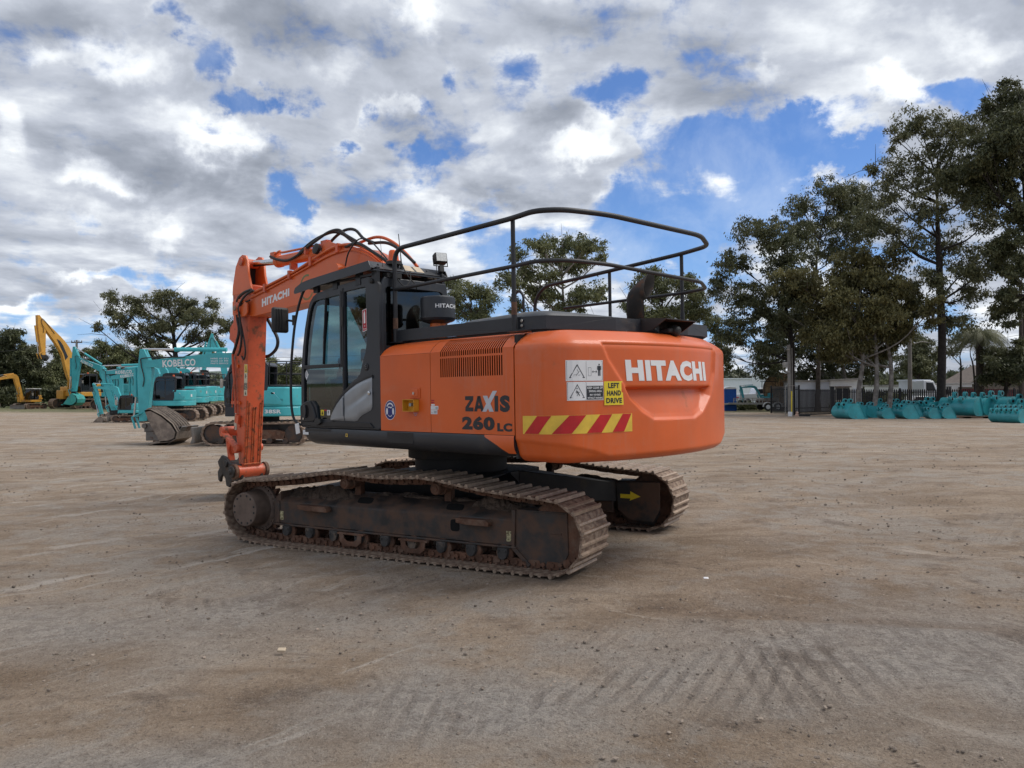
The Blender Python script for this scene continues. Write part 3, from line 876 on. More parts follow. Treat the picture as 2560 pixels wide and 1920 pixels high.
    for x in (-.475, .37):
        g_ = MB()
        pts = [(-.165, .222), (-.155, .13), (-.10, .085), (.09, .085), (.145, .13), (.155, .222), (.10, .222), (.085, .16), (.04, .135), (-.05, .135), (-.095, .165), (-.105, .222)]
        g_.prism([(x + a, b_) for a, b_ in pts], Y(1.475), Y(1.46))
        g_.bb(x - .19, x + .18, min(Y(1.476), Y(1.43)), max(Y(1.476), Y(1.43)), .205, .226)
        low(g_, 'track_guard', M['rust'], bevel=.004)
    for x in (-.6, .625):
        g_ = MB()
        g_.lathe([(0, .055), (.02, .066), (.03, .066), (.10, .06), (.105, .072), (.14, .072), (.145, .058), (.30, .055)], (x, Y(1.43), .755), (0, -sgn, 0), 20)
        g_.bb(x - .04, x + .04, min(Y(1.13), Y(1.20)), max(Y(1.13), Y(1.20)), .58, .80)
        g_.cyl((x, Y(1.42), .755), (x, Y(1.437), .755), .035, 8)
        low(g_, 'carrier_roller', M['rust'])
    # steps on the frame
    for x0, x1, z in ((-1.24, -.80, .465), (.92, 1.30, .465)):
        g_ = MB()
        g_.prism([(x0, z - .02), (x0, z + .025), (x1 - .03, z + .025), (x1, z), (x1, z - .035), (x0 + .12, z - .035)], Y(1.41), Y(1.50))
        low(g_, 'frame_step', M['rust'], bevel=.006)
    # dried mud heaped on the frame
    mu = MB()
    def strip(x0, x1, hh, seed, yw=.20):
        rs = random.Random(seed); nx, ny = int((x1 - x0) / .035), 9
        vs = []
        for i in range(nx + 1):
            for j in range(ny + 1):
                yy = 1.02 + yw * j / ny; xx = x0 + (x1 - x0) * i / nx
                base = .615 if yy < 1.17 else .615 - (yy - 1.17) / .225 * .103
                e = math.sin(pi * i / nx) ** .6 * (math.sin(pi * min(1, (j + .2) / (ny + .2))) if j < ny else 0)
                nn = .5 + .5 * mnoise.noise(Vector((xx * 5, yy * 9, seed))) + .35 * mnoise.noise(Vector((xx * 19, yy * 22, seed)))
                vs.append((xx, Y(yy), base - .012 + hh * e * max(0, nn)))
        fs = [(i * (ny + 1) + j, (i + 1) * (ny + 1) + j, (i + 1) * (ny + 1) + j + 1, i * (ny + 1) + j + 1) for i in range(nx) for j in range(ny)]
        mu.add(vs, fs)
    strip(-1.62, -.58, .12, 3, .33); strip(-.55, .62, .07, 8, .19); strip(.60, 1.0, .06, 2, .19); strip(.93, 1.58, .10, 5, .30)
    low(mu, 'dried_mud', M['mud'], smooth=False)
side(-1); side(1)
fx = MB()
fx.cur = 0
fx.prism([(1.67, .462), (1.67, .412), (1.80, .412), (1.79, .385), (1.93, .44), (1.80, .50), (1.80, .462)], .9935, .996)
low(fx, 'travel_arrow', M['yellow'], smooth=False)
pl = MB()
pl.prism([(1.62, .60), (1.63, .27), (1.79, .15), (2.08, .14), (2.17, .30), (2.17, .62)], .998, 1.02)
low(pl, 'idler_guard', M['frame'], bevel=.005)
fd = MB()
for (x0, x1) in ((-1.605, -1.545), (1.455, 1.52)):
    fd.add([(x0, -1.4135, .29), (x1, -1.4135, .29), (x1, -1.4135, .39), (x0, -1.4135, .39)], [(0, 1, 2, 3)])
low(fd, 'warning_label', mat('faded_label', (.42, .38, .22), .7, var=.5, scale=60, dirt=(.10, .08, .04), damt=.5, dscale=40), smooth=False)
# ---- centre frame
c = MB()
c.prism([(-.75, -.62), (-.45, -.8), (.45, -.8), (.75, -.62), (.75, .62), (.45, .8), (-.45, .8), (-.75, .62)], .50, .80, 'xy')
for sx in (-1, 1):
    for sy in (-1, 1):
        pts = []
        a0, a1, b0, b1 = (.35 * sx, .62 * sy), (.75 * sx, .10 * sy), (1.18 * sx, 1.03 * sy), (1.62 * sx, 1.03 * sy)
        vs = []
        for (q, z0, z1) in ((a0, .46, .80), (a1, .46, .80), (b1, .36, .60), (b0, .36, .60)):
            vs += [(q[0], q[1], z0), (q[0], q[1], z1)]
        c.add(vs, [(0, 2, 4, 6), (1, 3, 5, 7), (0, 1, 3, 2), (2, 3, 5, 4), (4, 5, 7, 6), (6, 7, 1, 0)])
low(c, 'centre_frame', M['under'], bevel=.01)
c = MB(); c.cyl((0, 0, .80), (0, 0, 1.0), .56, 40); c.cyl((0, 0, .965), (0, 0, 1.15), .64, 40)
low(c, 'slew_ring', M['under'], bevel=.006)
# ------------------------------------------------------------------ house of the excavator
YS = 1.433
d = MB()
# dark side skirt along the left with rolled lower edge
sec = [(-1.433, 1.343), (-1.440, 1.325), (-1.440, 1.262), (-1.432, 1.225), (-1.405, 1.185), (-1.35, 1.155), (-1.25, 1.142), (-1.0, 1.14), (-1.0, 1.343)]
def skirt(x0, x1):
    n = len(sec); vs = []; xs_ = [x0, x0 + .03, x0 + .09, x0 + .2, x1]
    for i, x in enumerate(xs_):
        k = [.45, .2, .07, 0, 0][i] if x0 < -1 else 0
        for (y, z) in sec:
            vs.append((x, y + (.12 * k), z + (1.343 - z) * k))
    fs = [(i * n + j, i * n + (j + 1) % n, (i + 1) * n + (j + 1) % n, (i + 1) * n + j) for i in range(len(xs_) - 1) for j in range(n)]
    fs += [tuple(range(n)), tuple((len(xs_) - 1) * n + j for j in reversed(range(n)))]
    d.add(vs, fs)
skirt(-1.245, 2.262)
part(d, 'side_skirt', M['charcoal'])
d = MB()
d.add([(1.895, -1.4425, 1.325), (2.263, -1.4425, 1.325), (2.263, -1.4425, 1.255), (2.05, -1.4425, 1.255)], [(0, 1, 2, 3)])
d.add([(2.05, -1.4425, 1.255), (2.263, -1.4425, 1.255), (2.263, -1.4345, 1.222), (2.263, -1.408, 1.182), (2.17, -1.408, 1.182), (2.105, -1.4345, 1.222)], [(0, 1, 2, 5), (2, 3, 4, 5)])
d.add([(1.895, -1.4425, 1.325), (2.263, -1.4425, 1.325), (2.263, -1.4355, 1.3445), (1.885, -1.4355, 1.3445)], [(0, 1, 2, 3)])
part(d, 'orange_skirt_panel', M['orange'], smooth=True)
d = MB()
d.add([(a, -1.4415, b_) for a, b_ in ((.43, 1.333), (.86, 1.333), (.86, 1.226), (.43, 1.226))], [(0, 1, 2, 3)])
d.add([(a, -1.4415, b_) for a, b_ in ((-1.16, 1.339), (-.62, 1.339), (-.62, 1.31), (-1.16, 1.31))], [(0, 1, 2, 3)])
part(d, 'anti_slip_tape', M['black'], smooth=False)
d = MB()
d.bb(-1.2, 2.26, -1.0, 1.40, 1.15, 1.345)
d.bb(-1.2, 2.26, -1.36, -.99, 1.30, 1.344)
part(d, 'deck_frame', M['under'], bevel=.01)
# right-hand tank and tool boxes beyond the boom
d = MB()
d.bb(-1.0, .75, .55, 1.42, 1.346, 2.10)
d.bb(.76, 2.26, .45, 1.43, 1.346, 2.24)
part(d, 'right_side_box', M['orange'], bevel=.04)
d = MB()
d.bb(.40, 2.26, -1.15, .45, 1.346, 2.20)
part(d, 'engine_bay', M['under'])

# ---- side doors
def chamfer(x, w):   # w runs 0 at the fold to .285 at the deck edge
    a = w / .285
    bulge = .028 * math.sin(pi * a)
    return (x, -1.433 + .235 * a - bulge * .5, 2.132 + .142 * a + bulge)
SW = .0165
def door(name, x0, x1, slots):
    m = MB()
    z0, z1 = 1.348, 2.130
    holes = []
    if slots:
        for k in range(29):
            xx = 1.283 + k * .0296
            holes.append([(xx, 1.885), (xx + SW, 1.885), (xx + SW, 2.066), (xx, 2.066)])
            holes.append([(xx, 2.086), (xx + SW, 2.086), (xx + SW, 2.1295), (xx, 2.1295)])
    m.prism([(x0, z0), (x1, z0), (x1, z1), (x0, z1)], -1.433, -1.430, 'xz', holes)
    # chamfered shoulder in strips, slots cut through the lower part of it
    N = 6
    sl_x = []
    if slots:
        e = [x0]
        for k in range(29): e += [1.283 + k * .0296, 1.283 + k * .0296 + SW]
        e += [x1]
        for i in range(0, len(e), 2): sl_x.append((e[i], e[i + 1]))
    else: sl_x = [(x0, x1)]
    def shoulder(a, b_, w0, w1, n):
        vs = []; fs = []
        for j in range(n + 1):
            w = w0 + (w1 - w0) * j / n
            for x in (a, b_):
                p = chamfer(x, w)
                vs.append(p); vs.append((p[0], p[1] + .0015, p[2] - .0025))
        for j in range(n):
            o = j * 4
            fs += [(o, o + 2, o + 6, o + 4), (o + 1, o + 5, o + 7, o + 3), (o, o + 4, o + 5, o + 1), (o + 2, o + 3, o + 7, o + 6)]
        fs += [(0, 1, 3, 2), (n * 4, n * 4 + 2, n * 4 + 3, n * 4 + 1)]
        m.add(vs, fs)
    W1 = .205 if slots else 0
    if slots:
        for (a, b_) in sl_x: shoulder(a, b_, 0, W1, 5)
        shoulder(x0, x1, W1, .285, 2)
    else:
        # rounded front corner of the first door
        vs = []; fs = []; n = 8
        for j in range(n + 1):
            w = .285 * j / n
            xa = x0 + .15 * (j / n) ** 2.2
            vs += [chamfer(xa, w), chamfer(x1, w)]
        for j in range(n): fs.append((2 * j, 2 * j + 1, 2 * j + 3, 2 * j + 2))
        m.add(vs, fs)
        vs2 = [chamfer(x0 + .15 * (j / n) ** 2.2, .285 * j / n) for j in range(n + 1)] + [(x0 + .15, -1.15, 2.27), (x0 + .0, -1.15, 2.10)]
        m.add(vs2 + [(x0, -1.15, 2.12)], [tuple(range(len(vs2)))])
    return m
o1 = part(door('d', .318, 1.1305, False), 'side_door', M['orange'], angle=20)
o2 = part(door('d', 1.1365, 2.2655, True), 'side_door', M['orange'], angle=20)
d = MB()
d.bb(.47, 1.131, -1.20, -.95, 2.255, 2.276); d.bb(1.1365, 2.2655, -1.20, -.95, 2.255, 2.276)
part(d, 'deck_top', M['orange'])
d = MB()
d.prism([(-1.385, 1.86), (-1.385, 2.10), (-1.24, 2.215), (-1.18, 2.215), (-1.33, 2.05), (-1.33, 1.86)], 1.20, 2.2, 'yz')
part(d, 'vent_shade_sheet', mat('vent_shade', (.003, .003, .003), 1.0, spec=0), smooth=False)  # black sheet stands in for the shade behind the vent slots
# latch, emergency shut-off box, warning stickers
LP = lambda y=-1.4345: (lambda a, b_: (a, y, b_))
d = MB(); d.bb(.822, .975, -1.443, -1.434, 1.684, 1.788)
d.bb(.862, .952, -1.452, -1.443, 1.70, 1.775)
o = part(d, 'door_latch', M['orange'], bevel=.005)
m2 = MB(); m2.cyl((.895, -1.452, 1.735), (.895, -1.462, 1.735), .014, 10); m2.build('keyhole', M['chrome'], o)
d = MB()
for a in ((.770, .776, 1.556, 1.674), (.945, .951, 1.556, 1.674)): d.bb(a[0], a[1], -1.50, -1.434, a[2], a[3])
d.bb(.770, .951, -1.50, -1.434, 1.553, 1.559); d.bb(.770, .951, -1.50, -1.434, 1.668, 1.674); d.bb(.770, .951, -1.436, -1.4345, 1.553, 1.674)
o = part(d, 'shutoff_box', M['boxyellow'])
m2 = MB(); m2.cyl((.86, -1.436, 1.62), (.86, -1.475, 1.62), .018, 12); m2.build('stop_knob', M['silver'], o)
def oval(cx, cz, rx, rz, n=40): return [(cx + rx * math.cos(2 * pi * k / n), cz + rz * math.sin(2 * pi * k / n)) for k in range(n)]
d = MB(); cx, cz = .481, 1.563
d.cur = 0; decal_poly(d, oval(cx, cz, .0925, .102), LP(-1.4345))
d.cur = 1; decal_poly(d, oval(cx, cz, .087, .0965), LP(-1.4352))
d.cur = 0
def ring_arc(cx, cz, r0, r1, a0, a1, n=14, sq=1.0):
    o_ = [(cx + r1 * math.cos(R(a0 + (a1 - a0) * k / n)), cz + r1 * sq * math.sin(R(a0 + (a1 - a0) * k / n))) for k in range(n + 1)]
    i_ = [(cx + r0 * math.cos(R(a0 + (a1 - a0) * k / n)), cz + r0 * sq * math.sin(R(a0 + (a1 - a0) * k / n))) for k in reversed(range(n + 1))]
    return o_ + i_
for k in range(14):
    a0 = 25 + 130 * k / 14; a1 = 25 + 130 * (k + 1) / 14
    decal_poly(d, ring_arc(cx, cz + .012, .050, .066, a0, a1, 1), LP(-1.4360))
for sx in (-1, 1):
    decal_poly(d, oval(cx + sx * .052, cz - .012, .017, .036, 18), LP(-1.4360))
for k in range(10):
    a0 = 215 + 110 * k / 10; a1 = 215 + 110 * (k + 1) / 10
    decal_poly(d, ring_arc(cx, cz - .028, .034, .041, a0, a1, 1), LP(-1.4360))
decal_poly(d, [(cx - .034, cz + .034), (cx - .016, cz + .040), (cx + .004, cz + .031), (cx + .02, cz + .038), (cx + .034, cz + .030), (cx + .030, cz + .022), (cx + .006, cz + .020), (cx - .014, cz + .028), (cx - .032, cz + .020)], LP(-1.4360))
part(d, 'ear_protection_sign', [M['decalwhite'], M['navy']], smooth=False)
d = MB()
def rect(m_, x0, x1, z0, z1, y, c=0):
    m_.cur = c; decal_poly(m_, [(x0, z0), (x1, z0), (x1, z1), (x0, z1)], LP(y))
rect(d, 1.141, 1.188, 1.655, 1.667, -1.4345, 1); rect(d, 1.141, 1.188, 1.634, 1.647, -1.4345, 1)
rect(d, 1.141, 1.195, 1.610, 1.626, -1.4345, 0); rect(d, 1.134, 1.248, 1.572, 1.607, -1.4345, 0)
rect(d, 1.134, 1.232, 1.527, 1.570, -1.4345, 0)
rect(d, 1.150, 1.152, 1.535, 1.560, -1.4352, 2); rect(d, 1.142, 1.165, 1.538, 1.541, -1.4352, 2)
for k in range(3): rect(d, 1.180, 1.222, 1.536 + k * .009, 1.5395 + k * .009, -1.4352, 2)
for k in range(3): rect(d, 1.205, 1.240, 1.578 + k * .008, 1.581 + k * .008, -1.4352, 2)
part(d, 'service_label', [M['decalwhite'], M['signred'], M['decalblack']], smooth=False)
d = MB(); rect(d, .865, .930, 1.527, 1.541, -1.4345, 0); rect(d, .875, .918, 1.506, 1.523, -1.4345, 0)
d.cur = 1
decal_text(d, 'ENGINE', LP(-1.4352), .868, .927, 1.529, 1.539, .01); decal_text(d, 'STOP', LP(-1.4352), .878, .915, 1.509, 1.520, .01)
part(d, 'engine_stop_label', [M['signred'], M['decalwhite']], smooth=False)
# model lettering
d = MB(); d.cur = 0
f_ = LP(-1.4349)
q_ = lambda pts, x0, w: [(x0 + w * a, 1.557 + .143 * b_) for a, b_ in pts]
for pp in ([(0, .74), (0, 1), (1, 1), (.98, .74)], [(.60, .74), (.98, .74), (.42, .26), (.02, .26)], [(.02, 0), (.02, .26), (1, .26), (1, 0)]): decal_poly(d, q_(pp, 1.632, .112), f_)
for pp in ([(0, 0), (.30, 0), (.62, 1), (.36, 1)], [(.38, 1), (.64, 1), (1, 0), (.70, 0)], [(.22, .18), (.80, .18), (.74, .40), (.28, .40)]): decal_poly(d, q_(pp, 1.752, .135), f_)
decal_poly(d, [(2.022, 1.557), (2.068, 1.557), (2.068, 1.700), (2.022, 1.700)], f_)
decal_text(d, 'S', f_, 2.088, 2.216, 1.553, 1.704, .065)
decal_text(d, '260', f_, 1.586, 2.020, 1.385, 1.513, .06)
decal_text(d, 'LC', f_, 2.052, 2.238, 1.379, 1.455, .06)
d.cur = 1
f2 = LP(-1.4356)
decal_poly(d, [(1.862, 1.556), (1.915, 1.556), (2.058, 1.745), (2.002, 1.745)], f2)
decal_poly(d, [(1.955, 1.556), (2.012, 1.556), (1.930, 1.702), (1.872, 1.702)], LP(-1.4358))
part(d, 'model_lettering', [M['decalblack'], mat('decal_palegrey', (.55, .57, .62), .45)], smooth=False)
d = MB(); rect(d, -.325, -.285, 1.262, 1.297, -1.4425, 0); rect(d, -.316, -.294, 1.270, 1.29, -1.443, 1)
part(d, 'hook_point_label', [M['paleyellow'], M['decalblack']], smooth=False)
d = MB(); rect(d, -1.215, -1.165, 1.275, 1.32, -1.4425, 0); rect(d, -1.215, -1.09, 1.265, 1.295, -1.4428, 0)
part(d, 'serial_label', M['decalwhite'], smooth=False)

# ---- counterweight
RR, rr, X0 = 3.12, .30, 2.27
cyy = -(YS - rr); cxx = math.sqrt((RR - rr) ** 2 - cyy ** 2); aend = math.atan2(cyy, cxx)
L1, L2, L3 = cxx - X0, rr * (aend + pi / 2), 2 * abs(aend) * RR
ST = 2 * (L1 + L2) + L3
def plan(s):
    if s > ST / 2:
        x, y, nx, ny = plan(ST - s); return x, -y, nx, -ny
    if s < L1: return X0 + s, -YS, 0.0, -1.0
    if s < L1 + L2:
        a = -pi / 2 + (s - L1) / rr
        return cxx + rr * math.cos(a), cyy + rr * math.sin(a), math.cos(a), math.sin(a)
    a = aend + (s - L1 - L2) / RR
    return RR * math.cos(a), RR * math.sin(a), math.cos(a), math.sin(a)
recess = [(.89, 2.150), (.965, 1.99), (1.115, 1.796), (1.193, 1.662), (1.335, 1.542), (1.489, 1.465), (2.152, 1.456), (2.34, 1.513), (2.546, 1.66), (2.70, 1.895), (2.758, 2.150)]
def sdf(poly, x, y):
    dd = 1e9; c = False; n = len(poly)
    for i in range(n):
        ax, ay = poly[i]; bx, by = poly[(i + 1) % n]
        ex, ey = bx - ax, by - ay; wx, wy = x - ax, y - ay
        t_ = max(0, min(1, (wx * ex + wy * ey) / (ex * ex + ey * ey)))
        dd = min(dd, math.hypot(wx - ex * t_, wy - ey * t_))
        if (ay > y) != (by > y) and x < (bx - ax) * (y - ay) / (by - ay) + ax: c = not c
    return dd if c else -dd
def ss(a, b_, x):
    x = max(0, min(1, (x - a) / (b_ - a))); return x * x * (3 - 2 * x)
def zc_of(s):
    s = min(s, ST - s)
    for (a, za), (b_, zb) in zip([(0, 1.315), (.27, 1.305), (.52, 1.283), (.80, 1.222), (1.02, 1.145), (1.2, 1.05)], [(.27, 1.305), (.52, 1.283), (.80, 1.222), (1.02, 1.145), (1.2, 1.05), (9, 1.05)]):
        if s <= b_: return za + (zb - za) * (s - a) / (b_ - a)
def cw(s, z, off=0.0):
    """point on the counterweight skin"""
    x, y, nx, ny = plan(s)
    ins = 0.0
    zc = zc_of(s)
    if z < zc: ins += ss(0, .03, zc - z) * .006 + (zc - z) * .30
    if z < 1.18: ins += .055 * ((1.18 - z) / .06) ** 2 if z > 1.12 else .055 + (1.12 - z) * 4
    zf = 2.140
    if z > zf:
        h_ = z - zf
        ins += h_ * 1.35 + .9 * max(0, h_ - .06) ** 1.3
    ins += .010 * math.exp(-((z - zf) / .02) ** 2)
    if .8 < s < 2.85 and 1.40 < z <= 2.17:
        q = sdf(recess, s, z)
        if q > -.02:
            ins += .026 * ss(-.012, .022, q)
            zs = 1.768
            if z < zs and q > 0:
                k = ss(0, .055, q)
                bot = max(0, (z - 1.46) / (zs - 1.46))
                ins += .092 * k * (bot ** 1.1) * ss(0, .035, zs - z)
    e = ss(0, .012, s) * ss(0, .012, ST - s)
    ins += .006 * (1 - e)
    k = off - ins
    return (x + nx * k, y + ny * k, z)
d = MB()
ss_list = np.concatenate([np.linspace(0, .85, 40, endpoint=False), np.linspace(.85, 2.80, 170, endpoint=False), np.linspace(2.80, ST, 44)])
zl = np.concatenate([[1.11, 1.115], np.linspace(1.12, 1.44, 26, endpoint=False), np.linspace(1.44, 1.82, 40, endpoint=False), np.linspace(1.82, 2.12, 20, endpoint=False), np.linspace(2.12, 2.26, 14)])
vs = [cw(s, z) for z in zl for s in ss_list]
ns = len(ss_list); nz = len(zl)
fs = [(j * ns + i, j * ns + i + 1, (j + 1) * ns + i + 1, (j + 1) * ns + i) for j in range(nz - 1) for i in range(ns - 1)]
d.add(vs, fs)
# top deck and underside of the weight
top = []
for row, zt in ((nz - 1, 2.275), (0, 1.105)):
    edge = [vs[row * ns + i] for i in range(ns)]
    inner = [(X0 + (p[0] - X0) * .82, p[1] * .86, zt) for p in edge]
    mid = [((a[0] * .6 + b_[0] * .4), (a[1] * .6 + b_[1] * .4), zt - (.004 if row else -.004)) for a, b_ in zip(edge, inner)]
    b0 = len(d.v)
    d.add(edge + mid + inner, [(i, i + 1, ns + i + 1, ns + i) for i in range(ns - 1)] + [(ns + i, ns + i + 1, 2 * ns + i + 1, 2 * ns + i) for i in range(ns - 1)] + [tuple(2 * ns + i for i in range(ns))])
CWO = part(d, 'counterweight', M['orange'], angle=28)
d = MB(); d.bb(2.25, 2.275, -1.40, 1.40, 1.14, 2.24)
part(d, 'counterweight_mount', M['under'])
CF = lambda off: (lambda s, z: cw(s, z, off))
d = MB(); d.cur = 0
v, f = text_geo('HITACHI', .062)
def hfn(x, y):
    z = 1.812 + .190 * y; s0 = 1.173 - .017 * y; s1 = 2.490 - .043 * y
    return cw(s0 + (s1 - s0) * x, z, .003)
d.add([hfn(x, y) for x, y in v], f)
part(d, 'maker_lettering', M['white'], parent=EX, smooth=False)
def cwrect(m_, s0, s1, z0, z1, off, c=0, n=6):
    m_.cur = c
    for i in range(n):
        a = s0 + (s1 - s0) * i / n; b_ = s0 + (s1 - s0) * (i + 1) / n
        m_.add([cw(a, z0, off), cw(b_, z0, off), cw(b_, z1, off), cw(a, z1, off)], [(0, 1, 2, 3)])
d = MB()
def strp(a0, a1, b0, b1, off, c, n=1):
    """parallelogram: bottom edge a0..a1, top edge b0..b1"""
    d.cur = c
    N = 8
    for j in range(N):
        for i in range(5):
            def q(u, w): 
                s = (a0 + (a1 - a0) * u) * (1 - w) + (b0 + (b1 - b0) * u) * w
                return cw(s, 1.362 + (.002 if c else 0) + (.158 - (.004 if c else 0)) * w + .008 * min(1, s / .6) , off)
            d.add([q(i / 5, j / N), q((i + 1) / 5, j / N), q((i + 1) / 5, (j + 1) / N), q(i / 5, (j + 1) / N)], [(0, 1, 2, 3)])
for i in range(15): strp(.098 + 1.107 * i / 15, .098 + 1.107 * (i + 1) / 15, .098 + 1.107 * i / 15, .098 + 1.107 * (i + 1) / 15, .0020, 0)
for (a0, a1, b0, b1) in ((.116, .282, .267, .415), (.415, .585, .568, .722), (.725, .872, .860, .985), (.985, 1.110, 1.098, 1.195)): strp(a0, a1, b0, b1, .0042, 1)
part(d, 'hazard_stripe', [M['paleyellow'], M['red']], smooth=False)
# warning signs
d = MB()
def tri_frame(cx, cz, w, h_, th, off, c):
    A, B_, C = (cx - w / 2, cz), (cx + w / 2, cz), (cx, cz + h_)
    g = (cx, cz + h_ / 3)
    inn = [(g[0] + (p[0] - g[0]) * (1 - th), g[1] + (p[1] - g[1]) * (1 - th)) for p in (A, B_, C)]
    d.cur = c
    for (p, q, r_, s_) in ((A, B_, inn[1], inn[0]), (B_, C, inn[2], inn[1]), (C, A, inn[0], inn[2])):
        d.add([cw(*p, off), cw(*q, off), cw(*r_, off), cw(*s_, off)], [(0, 1, 2, 3)])
def seg(p, q, w, off, c):
    dx_, dz_ = q[0] - p[0], q[1] - p[1]; L = math.hypot(dx_, dz_); nx, nz_ = -dz_ / L * w / 2, dx_ / L * w / 2
    d.cur = c
    d.add([cw(p[0] + nx, p[1] + nz_, off), cw(q[0] + nx, q[1] + nz_, off), cw(q[0] - nx, q[1] - nz_, off), cw(p[0] - nx, p[1] - nz_, off)], [(0, 1, 2, 3)])
cwrect(d, .542, .895, 1.817, 1.993, .003, 0)
cwrect(d, .550, .897, 1.651, 1.809, .003, 0)
for (p, q) in (((.551, 1.825), (.551, 1.985)), ((.889, 1.825), (.889, 1.985)), ((.551, 1.825), (.889, 1.825)), ((.551, 1.985), (.889, 1.985)), ((.728, 1.825), (.728, 1.985)),
               ((.556, 1.659), (.556, 1.803)), ((.556, 1.659), (.726, 1.659)), ((.556, 1.803), (.726, 1.803)), ((.726, 1.659), (.726, 1.803))):
    seg(p, q, .0022, .004, 1)
tri_frame(.642, 1.842, .145, .118, .16, .0045, 1)
for p, q, w in (((.630, 1.862), (.655, 1.890), .004), ((.655, 1.890), (.640, 1.915), .003), ((.612, 1.856), (.612, 1.870), .002), ((.612, 1.870), (.640, 1.870), .002), ((.650, 1.865), (.672, 1.868), .003), ((.655, 1.900), (.668, 1.898), .002)):
    seg(p, q, w, .0045, 1)
for p, q, w in (((.748, 1.86), (.748, 1.93), .002), ((.776, 1.86), (.776, 1.93), .002), ((.748, 1.86), (.776, 1.86), .002), ((.748, 1.93), (.776, 1.93), .002), ((.789, 1.895), (.832, 1.895), .004),
                ((.788, 1.895), (.797, 1.904), .004), ((.788, 1.895), (.797, 1.886), .004), ((.833, 1.895), (.824, 1.904), .004), ((.833, 1.895), (.824, 1.886), .004)):
    seg(p, q, w, .0045, 1)
mx0 = .857
for p, q, w in (((mx0, 1.905), (mx0, 1.945), .024), ((mx0 - .007, 1.86), (mx0 - .007, 1.905), .010), ((mx0 + .007, 1.86), (mx0 + .007, 1.905), .010), ((mx0 - .017, 1.91), (mx0 - .017, 1.943), .006), ((mx0 + .017, 1.91), (mx0 + .017, 1.943), .006), ((mx0, 1.950), (mx0, 1.962), .012)):
    seg(p, q, w, .0045, 1)
tri_frame(.641, 1.672, .138, .118, .14, .0045, 1)
for p, q, w in (((.632, 1.735), (.650, 1.712), .010), ((.650, 1.712), (.662, 1.692), .006), ((.640, 1.712), (.628, 1.722), .004), ((.636, 1.748), (.640, 1.756), .010), ((.650, 1.725), (.664, 1.718), .004), ((.648, 1.705), (.636, 1.690), .004)):
    seg(p, q, w, .0045, 1)
cwrect(d, .730, .893, 1.657, 1.774, .004, 1, 3)
d.cur = 0
for (tx, z0, z1, a, b_) in (('KEEP CLEAR OF', 1.748, 1.767, .736, .888), ('SWING AREA', 1.719, 1.738, .750, .878), ('MAY REVERSE', 1.690, 1.705, .760, .866), ('WITHOUT WARNING', 1.662, 1.679, .736, .888)):
    v, f = text_geo(tx, .025)
    d.add([cw(a + (b_ - a) * x, z0 + (z1 - z0) * y, .005) for x, y in v], f)
part(d, 'swing_area_sign', [M['white'], M['decalblack']], smooth=False)
d = MB()
cwrect(d, .903, 1.108, 1.606, 1.811, .006, 0)
d.cur = 1
for (tx, z0, z1, a, b_) in (('LEFT', 1.752, 1.797, .945, 1.062), ('HAND', 1.687, 1.732, .931, 1.080), ('DRIVE', 1.622, 1.667, .922, 1.090)):
    v, f = text_geo(tx, .04)
    d.add([cw(a + (b_ - a) * x, z0 + (z1 - z0) * y, .0075) for x, y in v], f)
part(d, 'left_hand_drive_sign', [M['yellow'], M['decalblack']], smooth=False)

# ---- walkway: kick plates, hood, handrail
kp = [(.35, -1.255), (2.17, -1.262), (2.44, -1.19), (2.72, -.52), (2.76, .15), (2.80, .62), (2.78, 1.06), (2.52, 1.43), (.4, 1.46)]
d = MB()
def wall(p, q, z0, z1, th=.012):
    p, q = Vector((*p, 0)), Vector((*q, 0)); t_ = (q - p).normalized(); n_ = Vector((t_.y, -t_.x, 0)) * th
    vs = [p, q, q - n_, p - n_]
    d.add([(v_.x, v_.y, z0) for v_ in vs] + [(v_.x, v_.y, z1) for v_ in vs], [(0, 1, 2, 3), (4, 7, 6, 5), (0, 4, 5, 1), (1, 5, 6, 2), (2, 6, 7, 3), (3, 7, 4, 0)])
for i, (p, q) in enumerate(zip(kp, kp[1:])):
    if i == 4: continue
    wall(p, q, 2.292, 2.412)
wall((2.76, .45), (2.80, .62), 2.292, 2.412)
wall((2.745, -.08), (2.755, .12), 2.292, 2.412)
part(d, 'kick_plate', M['charcoal'], smooth=False, bevel=.003)
d = MB()
for (x, y, nx, ny) in ((2.215, -1.262, 0, -1), (2.745, -.05, 1, 0), (2.757, .08, 1, 0)):
    for z in (2.33, 2.375): d.lathe([(0, .014), (.008, .013), (.011, .006)], (x, y, z), (nx, ny, 0), 10)
part(d, 'bolt', M['galv'])
d = MB()
pl_ = [(.47, -1.20), (2.2, -1.21), (2.42, -1.13), (2.66, -.5), (2.70, .6), (2.66, 1.02), (2.4, 1.38), (.4, 1.40), (.4, .2), (.47, .2)]
d.prism(pl_, 2.268, 2.296, 'xy')
part(d, 'walkway_deck', M['black'], smooth=False)
d = MB()
hd = [(.92, -.92), (2.02, -1.00), (2.25, -.93), (2.30, -.30), (2.27, .30), (2.15, .46), (.9, .5)]
cx_, cy_ = 1.55, -.25
lay = [(1.0, 2.29), (1.0, 2.40), (.975, 2.455), (.93, 2.487), (.86, 2.503), (.6, 2.515), (0, 2.52)]
hdf = [tuple(v)[:2] for v in fillet([(*p, 0) for p in [((hd[0][0] + hd[-1][0]) / 2, (hd[0][1] + hd[-1][1]) / 2)] + hd + [((hd[0][0] + hd[-1][0]) / 2, (hd[0][1] + hd[-1][1]) / 2)]], .15, 4)][:-1]
n = len(hdf); vs = []
for k_, z in lay:
    for (x, y) in hdf: vs.append((cx_ + (x - cx_) * k_, cy_ + (y - cy_) * k_, z - .02 * (1 - min(1, max(0, (x - .9) / .6)))))
